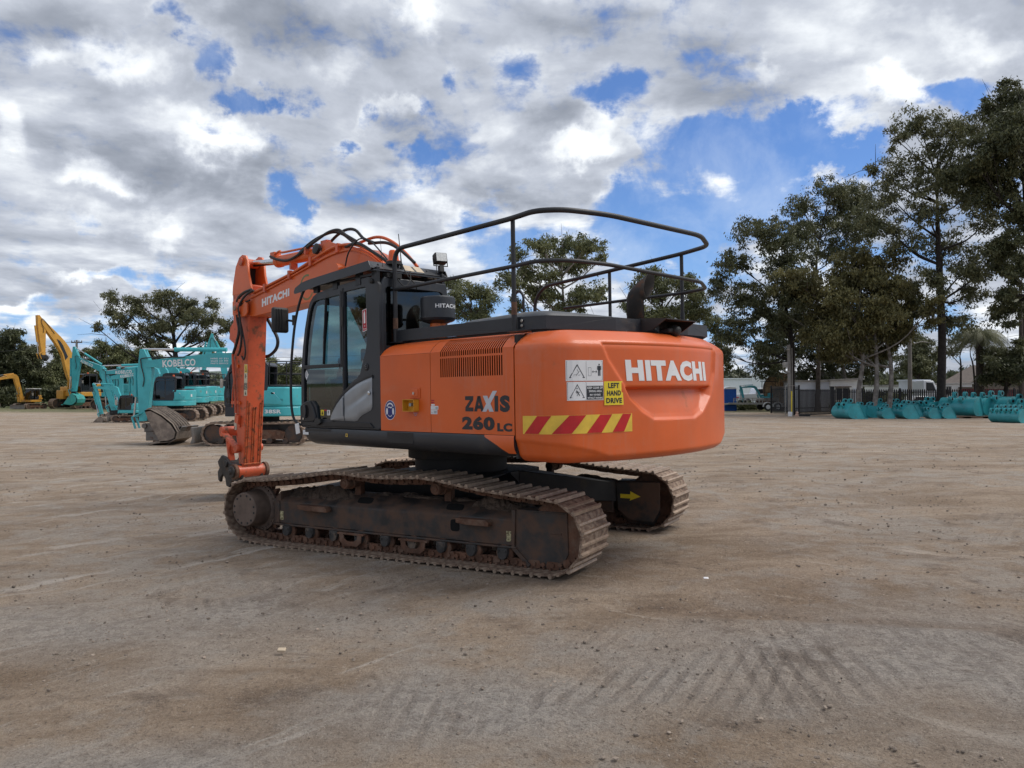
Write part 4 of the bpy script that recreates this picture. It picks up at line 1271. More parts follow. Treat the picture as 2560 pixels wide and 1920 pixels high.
fs = [(j * n + i, j * n + (i + 1) % n, (j + 1) * n + (i + 1) % n, (j + 1) * n + i) for j in range(len(lay) - 1) for i in range(n)]
d.add(vs, fs)
part(d, 'engine_hood', mat('hood_grey', (.075, .08, .088), .55, var=.25, scale=4, dirt=(.16, .15, .14), damt=.3), angle=50)
top_path = fillet([(.36, -1.255, 2.29), (.36, -1.255, 3.285), (2.20, -1.335, 3.30), (2.50, -1.385, 3.305), (2.70, -1.23, 3.305), (2.86, -.80, 3.30), (2.95, .66, 3.30), (2.72, 1.22, 3.30), (2.25, 1.45, 3.305), (.08, 1.50, 3.16), (-.09, 1.50, 2.98), (-.09, 1.50, 2.3)], .16, 6)
d = MB(); d.tube(top_path, .0245, 12)
HR = part(d, 'handrail', M['railblack'], angle=60)
d = MB(); d.tube(fillet([(.36, -1.262, 2.85), (2.20, -1.325, 2.868), (2.50, -1.36, 2.872), (2.72, -1.16, 2.87), (2.80, -.75, 2.87), (2.86, .80, 2.85), (2.62, 1.34, 2.85), (2.2, 1.47, 2.85), (.43, 1.50, 2.835)], .12, 5), .019, 12)
part(d, 'mid_rail', M['railblack'], angle=60)
for (x, y, z1) in ((2.163, -1.305, 3.30), (2.235, 1.47, 3.30), (1.18, 1.50, 3.235)):
    d = MB(); d.cyl((x, y, 2.29), (x, y, z1), .021, 12)
    d.cyl((x, y, 2.29), (x, y, 2.62), .026, 12)
    o = part(d, 'rail_post', M['railblack'])
for (x, y) in ((.36, -1.255), (2.163, -1.305)):
    d = MB(); d.cyl((x, y, 2.43), (x, y, 2.545), .0275, 12); part(d, 'rust_patch', mat('rail_rust', (.10, .05, .03), .8, var=.4, scale=20) if 'rail_rust' not in bpy.data.materials else bpy.data.materials['rail_rust'])
    d = MB(); d.bb(x - .07, x + .16, y - .035, y + .05, 2.278, 2.290); part(d, 'rail_foot', M['black'])
d = MB(); d.tube(fillet([(.02, 1.15, 2.3), (.02, 1.15, 3.02), (-.06, 1.15, 3.10), (-.16, 1.15, 3.02), (-.16, 1.15, 2.3)], .06), .017, 10)
part(d, 'ladder_rail', M['railblack'])
# exhaust
d = MB()
ex = (2.20, .565)
rd = Vector((.725, .689, 0)); e0 = Vector((ex[0], ex[1], 0))
Z_ = lambda z: Vector((0, 0, z))
ax_ = (rd * .75 + Z_(.66)).normalized()
pts = [e0 + Z_(2.29), e0 + Z_(2.71), e0 + rd * .008 + Z_(2.735), e0 + rd * .03 + Z_(2.765)]
pts += [pts[-1] + ax_ * .05]
d.tube(pts, [.090, .090, .090, .089, .089], 24, cap=False)
b0 = len(d.v) - 24; cen = e0 + rd * .155 + Z_(2.895); nn_ = (rd * .80 + Vector((.56, -.83, 0)) * .60).normalized()
for k in range(24):
    p = Vector(d.v[b0 + k]); d.v[b0 + k] = tuple(p + ax_ * ((cen - p).dot(nn_) / ax_.dot(nn_)))
part(d, 'exhaust_pipe', mat('exhaust', (.022, .018, .016), .7, metal=.3, var=.4, scale=6, dirt=(.10, .045, .025), damt=.4, dscale=5), angle=60)
md = bpy.data.objects['exhaust_pipe'].modifiers.new('s', 'SOLIDIFY'); md.thickness = .005
# rear-view camera under its hood
d = MB()
for y in (-.14, .39): d.prism([(2.70, 2.415), (3.02, 2.395), (2.86, 2.30), (2.72, 2.29)], y, y + .01)
d.bar((2.70, .13, 2.42), (3.03, .13, 2.40), .54, .01)
d.bb(2.70, 2.71, -.13, .39, 2.29, 2.415)
part(d, 'camera_hood', M['rubber'])
d = MB(); d.lathe([(0, .05), (.06, .055), (.10, .045), (.105, .02)], (2.90, .13, 2.315), (.9, 0, -.25), 16); d.box((2.90, .13, 2.30), (.12, .22, .05))
o = part(d, 'rear_camera', M['rubber'], bevel=.015)
# air pre-cleaner on its orange stalk
pc = (.75, -.99)
d = MB()
d.lathe([(0, .155), (.01, .175), (.035, .19), (.05, .19), (.05, .183), (.055, .183), (.22, .186), (.25, .182), (.262, .17), (.266, .0)], (*pc, 2.49), (0, 0, 1), 40)
d.lathe([(0, .10), (.02, .155)], (*pc, 2.472), (0, 0, 1), 24)
PC = part(d, 'air_precleaner', M['charcoal'], angle=30)
d = MB(); d.cyl((*pc, 2.25), (*pc, 2.47), .085, 24)
part(d, 'intake_stalk', M['brightorange'])
d = MB(); v, f = text_geo('HITACHI', .025)
def pfn(x, y):
    a = R(-49) + x * R(84)
    return (pc[0] + .1885 * math.cos(a), pc[1] + .1885 * math.sin(a), 2.622 + .043 * y)
d.add([pfn(x, y) for x, y in v], f)
part(d, 'precleaner_lettering', M['decalwhite'], parent=EX, smooth=False)
d = MB(); d.bb(1.02, 1.10, -.98, -.86, 2.27, 2.33); part(d, 'hood_latch', M['orange'], bevel=.01)
# ------------------------------------------------------------------ cab
CABR = -.47     # right-hand face of the cab
prof = [(-1.250, 1.362), (-1.258, 1.60), (-1.252, 1.97), (-1.238, 2.11), (-1.205, 2.32), (-1.160, 2.52), (-1.085, 2.75), (-1.035, 2.835), (-.965, 2.895), (-.88, 2.925), (-.60, 2.955), (.02, 2.995), (.12, 3.000), (.25, 2.975), (.315, 2.90), (.315, 1.362)]
w1 = [(-1.178, 2.09), (-1.150, 2.32), (-1.105, 2.52), (-1.045, 2.71), (-1.01, 2.78), (-.965, 2.825), (-.90, 2.84), (-.428, 2.862), (-.428, 2.085)]
w2 = [(-1.195, 2.045), (-.385, 2.045), (-.385, 1.745), (-.50, 1.635), (-.60, 1.52), (-.655, 1.455), (-.90, 1.455), (-.93, 1.60), (-1.00, 1.665), (-1.07, 1.66), (-1.13, 1.61), (-1.20, 1.60)]
w3 = [(-.335, 2.045), (-.335, 2.885), (.045, 2.900), (.075, 2.895), (.088, 2.28), (.06, 2.20), (.00, 2.07), (-.05, 1.955), (-.10, 1.915), (-.20, 1.875), (-.335, 1.785)]
CAB = MB()
CAB.prism(prof, -1.433, -1.395, 'xz', [w1, w2, w3])
CO = part(CAB, 'cab', M['charcoal'], bevel=.006)
cabp = lambda mb, name, m, **k: mb.build(name, m, CO, **k)
# door outline gap, pillar and sill
d = MB()
for (x0, x1, z0, z1) in ((-.372, -.350, 1.78, 2.93), (-.405, -.385, 2.05, 2.90)): d.bb(x0, x1, -1.440, -1.430, z0, z1)
d.bb(-1.20, -.43, -1.442, -1.430, 2.048, 2.078)
cabp(d, 'door_frame_bar', M['black'])
d = MB(); d.bb(-.378, -.345, -1.450, -1.433, 2.50, 2.715)
cabp(d, 'window_latch', M['rubber'], bevel=.005)
d = MB()
for (x, z0, z1, tilt) in ((-.735, 2.09, 2.85, .05),): d.bar((x - .035, -1.425, z0), (x + .03, -1.425, z1), .012, .03, up=(0, 1, 0))
cabp(d, 'sliding_window_bar', M['black'])
# roof, front, rear and right faces
d = MB()
def curved(y0, y1, i0, i1, th=.03):
    for a, b_ in zip(prof[i0:i1], prof[i0 + 1:i1 + 1]):
        e = Vector((b_[0] - a[0], 0, b_[1] - a[1])).normalized(); n_ = Vector((e.z, 0, -e.x)) * th
        q = [Vector((a[0], y0, a[1])), Vector((b_[0], y0, b_[1])), Vector((b_[0], y1, b_[1])), Vector((a[0], y1, a[1]))]
        d.add([tuple(v) for v in q] + [tuple(v + n_) for v in q], [(0, 1, 2, 3), (7, 6, 5, 4), (0, 4, 5, 1), (1, 5, 6, 2), (2, 6, 7, 3), (3, 7, 4, 0)])
curved(-1.395, CABR, 8, 13)
curved(-1.395, -1.34, 0, 8); curved(CABR - .055, CABR, 0, 8)
curved(-1.34, CABR - .055, 7, 8); curved(-1.34, CABR - .055, 0, 1)
cabp(d, 'cab_roof', M['charcoal'])
d = MB()
d.prism([(-1.395, 1.362), (CABR, 1.362), (CABR, 2.93), (-.50, 2.985), (-1.36, 2.985), (-1.395, 2.93)], .285, .318, 'yz', [[(-1.345, 2.25), (-.545, 2.25), (-.545, 2.862), (-.58, 2.885), (-1.31, 2.885), (-1.345, 2.86)]])
cabp(d, 'rear_wall', M['charcoal'], bevel=.008)
d = MB()
d.prism(prof, CABR - .03, CABR, 'xz', [[(-1.16, 2.06), (-1.13, 2.35), (-1.06, 2.62), (-.98, 2.74), (-.90, 2.76), (-.12, 2.78), (-.10, 2.70), (-.10, 2.06)]])
cabp(d, 'right_wall', M['charcoal'])
d = MB(); d.bb(-1.24, .285, -1.40, CABR, 1.345, 1.375); cabp(d, 'cab_floor', M['interior'])
# glazing
def pane(name, poly, y, m=None, fn=None):
    d = MB()
    d.add([(a, y, b_) if fn is None else fn(a, b_) for a, b_ in poly], [tuple(range(len(poly)))])
    return cabp(d, name, m or M['glass'], smooth=False)
pane('side_window', w1, -1.412); pane('door_glass', w2, -1.412); pane('rear_side_window', w3, -1.412)
pane('right_window', [(-1.16, 2.06), (-1.13, 2.35), (-1.06, 2.62), (-.98, 2.74), (-.90, 2.76), (-.12, 2.78), (-.10, 2.70), (-.10, 2.06)], CABR - .015)
pane('rear_window', [(-1.345, 2.25), (-.545, 2.25), (-.545, 2.862), (-.58, 2.885), (-1.31, 2.885), (-1.345, 2.86)], 0, M['glassdark'], fn=lambda a, b_: (.302, a, b_))
d = MB()
for a, b_ in zip(prof[0:8], prof[1:9]):
    d.add([(a[0] + .012, -1.34, a[1]), (b_[0] + .012, -1.34, b_[1]), (b_[0] + .012, CABR - .055, b_[1]), (a[0] + .012, CABR - .055, a[1])], [(0, 1, 2, 3)])
cabp(d, 'windscreen', M['glass'])
# recess with the door handle
d = MB()
hp_ = [(-1.255, 1.375), (-1.262, 1.60), (-1.215, 1.63), (-1.12, 1.665), (-1.05, 1.665), (-.985, 1.60), (-.935, 1.50), (-.925, 1.45), (-.98, 1.42), (-1.20, 1.41)]
d.prism(hp_, -1.452, -1.428)
cabp(d, 'handle_housing', M['black'], bevel=.012)
d = MB(); d.prism([(-1.115 + .045 * math.cos(a), 1.54 + .078 * math.sin(a)) for a in np.linspace(0, 2 * pi, 20, endpoint=False)], -1.456, -1.451)
h_ = cabp(d, 'recess_shade_plate', bpy.data.materials['hole_dark'], smooth=False)  # raised black oval in place of the shade inside the handle recess
d = MB(); d.prism([(-1.155, 1.47), (-1.16, 1.61), (-1.12, 1.615), (-1.10, 1.54), (-1.115, 1.47)], -1.475, -1.456)
cabp(d, 'door_handle', M['charcoal'], bevel=.006)
d = MB(); d.cyl((-1.175, -1.45, 1.455), (-1.175, -1.462, 1.455), .014, 12); cabp(d, 'key_lock', M['chrome'])
# lower sill and step
d = MB(); d.prism([(-1.245, 1.372), (-1.245, 1.415), (-.95, 1.42), (-.62, 1.428), (.13, 1.425), (.20, 1.372)], -1.447, -1.430); d.bb(-1.235, .30, -1.4415, -1.430, 1.352, 1.372)
d.prism([(-.93, 1.40), (-.90, 1.455), (-.86, 1.47), (-.80, 1.44), (-.78, 1.415), (-.84, 1.385)], -1.475, -1.445)
cabp(d, 'door_sill', M['black'], bevel=.004)
# silver storage door with its swoosh
sil = [(-.626, 1.440), (-.56, 1.545), (-.483, 1.632), (-.40, 1.70), (-.323, 1.752), (-.22, 1.803), (-.107, 1.849), (.03, 1.888), (.177, 1.917), (.170, 1.78), (.172, 1.60), (.150, 1.562), (.06, 1.53), (.003, 1.512), (-.05, 1.485), (-.10, 1.447), (-.157, 1.437)]
d = MB()
nS = 40
vs = []; fs = []
def topz(x):
    for (a, za), (b_, zb) in zip(sil[:9], sil[1:9]):
        if x <= b_: return za + (zb - za) * (x - a) / (b_ - a)
    return 1.917
bl = [(-.626, 1.438), (-.157, 1.437), (-.10, 1.447), (-.05, 1.485), (.003, 1.512), (.06, 1.53), (.150, 1.562), (.174, 1.61)]
def botz(x):
    for (a, za), (b_, zb) in zip(bl, bl[1:]):
        if x <= b_: return za + (zb - za) * (x - a) / (b_ - a)
    return 1.61
nR = 18
for i in range(nS + 1):
    x = -.626 + .800 * i / nS; zb, zt = botz(x), topz(x)
    for j in range(nR + 1):
        z = zb + (zt - zb) * j / nR
        u = (x + .40) / .55
        edge = min(1, min(j, nR - j) / 1.5) * min(1, min(i, nS - i) / 1.2)
        zr = 1.565 + .22 * max(0, u) ** 1.3
        hollow = math.exp(-((z - zr) / .035) ** 2) * max(0, min(1, u)) * max(0, min(1, (1.05 - u) * 6))
        vs.append((x, -1.437 - .020 * edge + .022 * hollow, z))
fs = [(i * (nR + 1) + j, (i + 1) * (nR + 1) + j, (i + 1) * (nR + 1) + j + 1, i * (nR + 1) + j + 1) for i in range(nS) for j in range(nR)]
d.add(vs, fs)
d.prism(sil, -1.4365, -1.432)
so_ = cabp(d, 'storage_door', M['silver'], angle=50)
d = MB(); d.bb(-.3275, -.3215, -1.4600, -1.4565, 1.44, 1.752); cabp(d, 'door_seam', M['black'])
d = MB(); d.bb(-.350, -.334, -1.472, -1.455, 1.495, 1.70); cabp(d, 'hinge', M['silver'], bevel=.003)
d = MB(); d.lathe([(0, .022), (.008, .022), (.012, .012)], (.145, -1.455, 1.745), (0, -1, 0), 14); cabp(d, 'storage_door_lock', M['chrome'])
d = MB(); d.prism([(-.56 + 0, 1.43)] + [(a - .02, b_ + .02) for a, b_ in sil[1:9]] + [(.19, 1.94), (.19, 1.90)] + [(a, b_) for a, b_ in reversed(sil[1:9])], -1.444, -1.432)
cabp(d, 'seal_trim', M['black'])
d = MB(); d.lathe([(0, .042), (.006, .042), (.009, .034)], (.072, -1.433, 2.03), (0, -1, 0), 24)
cabp(d, 'maker_badge', M['black'])
d = MB()
for a, b_ in (((.055, 2.045), (.085, 2.055)), ((.055, 2.03), (.082, 2.03)), ((.062, 2.012), (.088, 2.008))): d.bar((a[0], -1.4435, a[1]), (b_[0], -1.4435, b_[1]), .002, .008, up=(0, 1, 0))
cabp(d, 'badge_mark', M['silver'])
# stickers on the glass
d = MB(); d.cur = 0
sy = -1.4365
decal_poly(d, [(.018, 2.41), (.098, 2.425), (.092, 2.66), (.012, 2.645)], LP(sy))
d.cur = 1
decal_poly(d, [(.023, 2.417), (.093, 2.430), (.088, 2.654), (.018, 2.640)], LP(sy - .0006))
d.cur = 0
decal_poly(d, [(.040, 2.50), (.070, 2.505), (.067, 2.615), (.060, 2.630), (.047, 2.628), (.039, 2.61)], LP(sy - .0012))
decal_poly(d, [(.050, 2.628), (.058, 2.630), (.057, 2.640), (.049, 2.638)], LP(sy - .0012))
decal_text(d, 'FIRE', LP(sy - .0012), .047, .066, 2.466, 2.480, .02)
decal_text(d, 'EXTINGUISHER', LP(sy - .0012), .030, .086, 2.435, 2.448, .02)
cabp(d, 'fire_extinguisher_sign', [M['white'], M['signred']], smooth=False)
sy = -1.4142
d = MB(); d.cur = 0
decal_poly(d, [(-1.165, 1.915), (-1.118, 1.978), (-1.165, 2.038), (-1.207, 1.978)], LP(sy)); d.cur = 1
for k, w in enumerate((.03, .045, .05, .035)): d.add([(-1.164 - w / 2, sy - .0008, 2.0 - k * .014), (-1.164 + w / 2, sy - .0008, 2.0 - k * .014), (-1.164 + w / 2, sy - .0008, 2.004 - k * .014), (-1.164 - w / 2, sy - .0008, 2.004 - k * .014)], [(0, 1, 2, 3)])
cabp(d, 'diamond_sticker', [M['decalwhite'], M['decalblack']], smooth=False)
d = MB()
def r3(x0, x1, z0, z1, c, o=0): d.cur = c; d.add([(x0, sy - o, z0), (x1, sy - o, z0), (x1, sy - o, z1), (x0, sy - o, z1)], [(0, 1, 2, 3)])
r3(-.866, -.801, 1.495, 1.560, 0); r3(-.799, -.738, 1.497, 1.562, 1); r3(-.736, -.672, 1.497, 1.558, 2); r3(-.799, -.738, 1.547, 1.562, 4, .0006)
r3(-.716, -.706, 1.505, 1.545, 3, .0008); r3(-.710, -.698, 1.525, 1.550, 3, .0009)
d.cur = 3; d.add([(-.855, sy - .0008, 1.505), (-.812, sy - .0008, 1.505), (-.833, sy - .0008, 1.55)], [(0, 1, 2)])
cabp(d, 'seat_belt_label', [M['yellow'], M['decalblack'], M['white'], M['interior'], M['signred']], smooth=False)
d = MB()
for k in range(4): r3(-.03 + k * .024, -.012 + k * .024, 2.07, 2.10, 0)
cabp(d, 'small_label', mat('label_grey', (.28, .30, .30), .5), smooth=False)
# interior
d = MB(); d.bb(-.95, .28, -1.39, CABR - .035, 2.87, 2.90); d.bb(.20, .283, -1.39, CABR - .035, 1.40, 2.24); cabp(d, 'cab_lining', M['interior'])
d = MB(); d.bb(-1.225, -1.20, -.95, CABR - .06, 1.45, 2.02); d.bb(-1.235, -1.20, -1.33, CABR - .06, 1.38, 1.70); d.bb(-1.23, -1.20, -1.33, -1.14, 1.70, 2.04); d.bb(-.98, -.93, -1.20, -.60, 1.40, 1.92); cabp(d, 'kick_panel_blocker', M['interior'])  # kick panel with added slabs that block the view through to darken the cab
d = MB()
d.box((-.42, -.95, 1.78), (.50, .50, .14)); d.box((-.19, -.95, 2.12), (.13, .46, .62), Matrix.Rotation(R(10), 3, 'Y')); d.box((-.12, -.95, 2.52), (.09, .28, .18), Matrix.Rotation(R(10), 3, 'Y'))
cabp(d, 'operator_seat', M['seat'], bevel=.05, seg=3)
d = MB()
d.box((-.45, -1.27, 1.86), (.52, .12, .10)); d.box((-.45, -.62, 1.86), (.52, .12, .10)); d.box((-.40, -.95, 1.55), (.42, .62, .34)); d.box((-.55, -.60, 1.62), (.9, .16, .5)); d.bb(-1.0, -.7, -.58, -.50, 1.38, 2.15); d.box((-1.02, -.62, 2.22), (.05, .22, .17))
cabp(d, 'console', M['interior'], bevel=.03)
d = MB()
for y in (-1.27, -.62):
    d.tube(spline([(-.64, y, 1.88), (-.68, y, 1.98), (-.66, y, 2.08)], 4), .018, 8); d.sphere((-.66, y, 2.12), .035, 10, 8, (1, 1, 1.4))
for y in (-1.03, -.87): d.tube([(-.92, y, 1.38), (-.95, y, 1.75), (-.85, y, 1.98)], .014, 8); 
cabp(d, 'control_lever', M['rubber'])
d = MB(); d.tube(spline([(-1.0, -1.28, 2.28), (-1.045, -1.24, 2.5), (-1.03, -1.2, 2.74)], 4), .010, 8); d.bar((-1.07, -1.24, 2.14), (-1.02, -1.20, 2.74), .018)
cabp(d, 'windscreen_wiper', M['rubber'])
# roof guard (falling-object plate) over the cab
d = MB()
gy0, gy1 = -1.50, -.40
sd0 = [(-1.285, 2.975), (-1.255, 3.018), (-1.12, 3.065), (-.95, 3.085), (.22, 3.155), (.262, 3.075), (.262, 3.055), (-.75, 2.995), (-1.16, 2.955), (-1.27, 2.948)]
d.prism(sd0, gy0, gy0 + .008)
d.prism(sd0, gy1 - .008, gy1)
tp = [(-1.255, 3.018), (-1.12, 3.065), (-.95, 3.088), (-.62, 3.118), (.05, 3.172), (.16, 3.165), (.262, 3.078)]
for i, (a, b_) in enumerate(zip(tp, tp[1:])):
    iy = lambda x: .0 if x < -1.0 else .055
    def zz(p): return p[1]
    d.add([(a[0], gy0 + .07 * (a[0] > -1.0), a[1]), (b_[0], gy0 + .07 * (b_[0] > -1.0) * (b_[0] < .25), b_[1]), (b_[0], gy1 - .07 * (b_[0] > -1.0) * (b_[0] < .25), b_[1]), (a[0], gy1 - .07 * (a[0] > -1.0), a[1])], [(0, 1, 2, 3)])
d.add([(-.95, gy0, 3.085), (.22, gy0, 3.15), (.16, gy0 + .07, 3.165), (.05, gy0 + .07, 3.172), (-.62, gy0 + .07, 3.118), (-.95, gy0 + .07, 3.088)], [(0, 1, 2, 3, 4, 5)])
d.add([(.22, gy0, 3.15), (.262, gy0, 3.078), (.262, gy0 + .07, 3.078), (.16, gy0 + .07, 3.165)], [(0, 1, 2, 3)])
d.add([(-.95, gy1, 3.085), (.22, gy1, 3.15), (.16, gy1 - .07, 3.165), (.05, gy1 - .07, 3.172), (-.62, gy1 - .07, 3.118), (-.95, gy1 - .07, 3.088)], [(5, 4, 3, 2, 1, 0)])
d.bb(.20, .30, gy0 + .02, gy1 - .02, 3.045, 3.062)
cabp(d, 'roof_guard', M['charcoal'], angle=20)
d = MB()
for x in (-.95, -.55, -.1, .2):
    for y in (-1.42, -.5): d.bb(x, x + .09, y - .02, y + .02, 2.93, 3.09)
d.bb(-.9, .25, -1.44, -1.40, 3.005, 3.03)
cabp(d, 'guard_bracket', M['black'])
d = MB(); d.add([(.150, -1.02, 3.1735), (.150, -.88, 3.1735), (.242, -.88, 3.098), (.242, -1.02, 3.098)], [(0, 1, 2, 3)]); d.add([(.150, -.85, 3.1735), (.150, -.74, 3.1735), (.242, -.74, 3.098), (.242, -.85, 3.098)], [(0, 1, 2, 3)])
cabp(d, 'faded_sticker', M['tan'], smooth=False)
d = MB()
for y in (-1.36, -1.10, -.68, -.5): d.sphere((.205, y, 3.128), .012, 8, 6)
cabp(d, 'guard_bolt', M['black'])
# rear rim lamp, marker
d = MB(); d.lathe([(0, .028), (.02, .028), (.035, .015)], (.20, -1.433, 2.945), (0, -1, 0), 14); cabp(d, 'roof_hook', M['rubber'])
# front grab rail
d = MB(); d.tube(spline([(-.86, -1.44, 3.03), (-1.02, -1.465, 3.02), (-1.13, -1.47, 2.95), (-1.24, -1.47, 2.78), (-1.32, -1.47, 2.58), (-1.38, -1.47, 2.32), (-1.42, -1.47, 2.05), (-1.43, -1.47, 1.80), (-1.42, -1.47, 1.60), (-1.385, -1.46, 1.45), (-1.31, -1.44, 1.39), (-1.24, -1.42, 1.375)], 5), .0155, 10)
part(d, 'grab_rail', M['railblack'], angle=60)
d = MB(); d.box((-1.29, -1.47, 1.335), (.085, .006, .125), Matrix.Rotation(R(-12), 3, 'Y'))
part(d, 'paper_tag', M['white'], bevel=.0)
# mirror
d = MB(); d.box((-1.56, -1.53, 2.655), (.07, .215, .31)); mo = part(d, 'wing_mirror', M['rubber'], bevel=.03, seg=3)
d = MB()
for y in (-1.60, -1.565, -1.53): d.tube(spline([(-1.522, y, 2.52), (-1.519, y + .008, 2.65), (-1.522, y, 2.79)], 4), .004, 6)
d.build('mirror_rib', M['black'], mo)
d = MB(); d.tube([(-1.56, -1.44, 2.66), (-1.35, -1.47, 2.63)], .014, 8); d.cyl((-1.34, -1.47, 2.58), (-1.34, -1.47, 2.70), .022, 10); d.build('mirror_arm', M['rubber'], mo)
# roof lamps, beacon, aerials
d = MB(); d.box((0, 0, 0), (.10, .15, .12)); 
lm = part(d, 'work_lamp', M['rubber'], bevel=.012, loc=(.20, -.47, 3.295)); lm.rotation_euler = (0, R(-14), R(-20))
d = MB(); d.box((.052, 0, 0), (.01, .125, .098)); d.build('lamp_lens', M['lens'], lm)
d = MB(); d.tube([(0, -.085, 0), (0, -.085, -.09), (0, 0, -.09), (0, .085, -.09), (0, .085, 0)], .008, 6); d.box((0, 0, -.13), (.07, .05, .08)); d.build('lamp_bracket', M['rubber'], lm)
d = MB(); d.tube(spline([(.2, -.53, 3.22), (.24, -.56, 3.12), (.22, -.62, 3.0), (.16, -.70, 2.95)], 4), .005, 6); part(d, 'lamp_cable', M['rubber'])
d = MB(); d.lathe([(0, .075), (.03, .075), (.035, .06), (.06, .058), (.13, .05), (.145, .04), (.15, .0)], (.18, -1.13, 3.17), (0, 0, 1), 20)
bo = part(d, 'warning_beacon', M['beacon'])
d = MB(); d.lathe([(0, .085), (.035, .083), (.036, .0)], (.18, -1.13, 3.155), (0, 0, 1), 20); d.build('beacon_base', M['rubber'], bo)
for (x, y, z0, z1, r_) in ((.22, -1.30, 3.02, 3.42, .003), (.22, -1.05, 3.13, 3.50, .006)):
    d = MB(); d.tube([(x, y, z0), (x, y - .01, z0 + .12), (x - .01, y - .03, z1)], [r_ * 2, r_, r_ * .8], 6)
    d.cyl((x, y, z0 - .03), (x, y, z0 + .04), .016, 8)
    part(d, 'aerial', M['rubber'])
d = MB()
d.tube(spline([(.30, -1.20, 3.02), (.36, -1.18, 2.93), (.38, -1.12, 2.90), (.37, -1.05, 2.98), (.33, -1.02, 3.08)], 5), .006, 6)
d.tube(spline([(.28, -1.08, 3.13), (.34, -1.06, 3.02), (.37, -.98, 2.93), (.34, -.94, 2.88)], 5), .006, 6)
d.bb(.28, .33, -1.33, -1.25, 2.985, 3.03); d.box((.32, -1.19, 3.01), (.03, .10, .05))
part(d, 'aerial_cable', M['rubber'])
for (x, y, z) in ((-.95, -.62, 3.17), (-.62, -.78, 3.22)):
    d = MB(); d.lathe([(0, .03), (.01, .06), (.10, .062), (.12, .055), (.12, .0)], (x, y, z), (-1, 0, 0), 18); d.bb(x - .05, x - .02, y - .02, y + .02, z - .12, z - .04)
    part(d, 'roof_lamp', M['rubber'])

# ------------------------------------------------------------------ boom, arm, hitch
BY = -.04
d = MB()
lo_ = [(-5.20, 3.10), (-4.73, 3.035), (-3.87, 3.072), (-3.11, 3.115), (-2.55, 3.09), (-2.0, 2.98), (-1.5, 2.72), (-1.05, 2.30), (-.72, 1.80), (-.60, 1.50), (-.35, 1.45)]
up_ = [(-5.24, 3.20), (-5.18, 3.31), (-5.05, 3.34), (-4.87, 3.385), (-4.435, 3.475), (-3.70, 3.575), (-3.07, 3.675), (-2.63, 3.755), (-2.32, 3.79), (-2.0, 3.785), (-1.75, 3.735), (-1.53, 3.64), (-1.29, 3.49), (-.95, 3.18), (-.6, 2.70), (-.32, 2.15), (-.18, 1.65), (-.18, 1.50)]
d.prism(lo_ + list(reversed(up_)), BY - .165, BY + .165)
for y in (BY - .165, BY + .155):
    lo2 = [(a, b_ - .0) for a, b_ in lo_]
    d.prism(lo2 + list(reversed(up_)), y - .004, y + .014) if False else None
BO = part(d, 'boom', M['orange'], bevel=.008, angle=40)
bp = lambda mb, name, m, **k: mb.build(name, m, BO, **k)
d = MB()
ef = [(-5.30, 3.10), (-5.30, 3.32), (-5.20, 3.36), (-4.99, 3.34), (-4.80, 3.25), (-4.80, 3.10), (-4.88, 3.045), (-5.20, 3.045)]
for y in (BY - .245, BY + .215): d.prism(ef, y, y + .03)
bp(d, 'boom_tip_plate', M['orange'], bevel=.006)
d = MB(); d.lathe([(0, .11), (.03, .105), (.035, .07), (.05, .065), (.055, .03)], (-5.10, BY - .245, 3.19), (0, -1, 0), 24)
bp(d, 'pivot_pin', M['orange_worn'])
d = MB(); d.lathe([(0, .042), (.02, .040), (.022, .015)], (-5.10, BY - .30, 3.19), (0, -1, 0), 16); bp(d, 'pin_cap', M['steel'])
d = MB()
f3 = lambda a, b_: (a, BY - .1665, b_)
v, f = text_geo('HITACHI', .06)
d.add([f3(-4.455 + .845 * x + .004 * y, 3.162 + .100 * x + .132 * y - .012 * x * y) for x, y in v], f)
bp(d, 'boom_lettering', M['decalwhite'], smooth=False)
d = MB()
ring = ring_arc(-3.11, 3.34, .165, .185, 80, 170, 16, 1.05); ring2 = ring_arc(-3.11, 3.34, .165, .185, 200, 330, 20, 1.05)
d.cur = 0
for (a0, a1, c_) in ((70, 175, 0), (178, 235, 1), (238, 330, 2)):
    d.cur = c_
    n_ = 14
    for k in range(n_):
        b0_ = a0 + (a1 - a0) * k / n_; b1_ = a0 + (a1 - a0) * (k + 1) / n_
        decal_poly(d, ring_arc(-3.11, 3.34, .160, .190, b0_, b1_, 1, 1.02), f3)
bp(d, 'ring_emblem', [mat('emblem_green', (.16, .20, .07), .5, var=.2), mat('emblem_grey', (.20, .17, .15), .5, var=.2), mat('emblem_olive', (.24, .17, .05), .5, var=.2)], smooth=False)
# arm cylinder on top of the boom
d = MB(); d.tube([(-4.20, BY, 3.885), (-2.62, BY, 3.845)], .088, 20); d.lathe([(0, .088), (-.01, .10), (-.10, .10), (-.11, .08), (-.13, .078)], (-4.12, BY, 3.883), (1, 0, -.025), 20)
d.tube(spline([(-4.22, BY - .06, 3.99), (-4.05, BY - .07, 4.02), (-3.98, BY - .07, 3.99), (-3.6, BY - .07, 3.975), (-2.9, BY - .07, 3.955)], 5), .018, 8)
d.box((-4.25, BY - .03, 3.98), (.13, .12, .10)); d.cyl((-2.60, BY - .11, 3.84), (-2.60, BY + .11, 3.84), .085, 16)
ac = part(d, 'arm_cylinder', M['orange'])
d = MB(); d.cyl((-5.06, BY, 3.955), (-4.2, BY, 3.885), .052, 16); d.build('cylinder_rod', M['chrome'], ac)
d = MB(); d.cyl((-5.07, BY - .09, 3.955), (-5.07, BY + .09, 3.955), .075, 16); d.build('rod_eye', M['orange_worn'], ac)
d = MB()
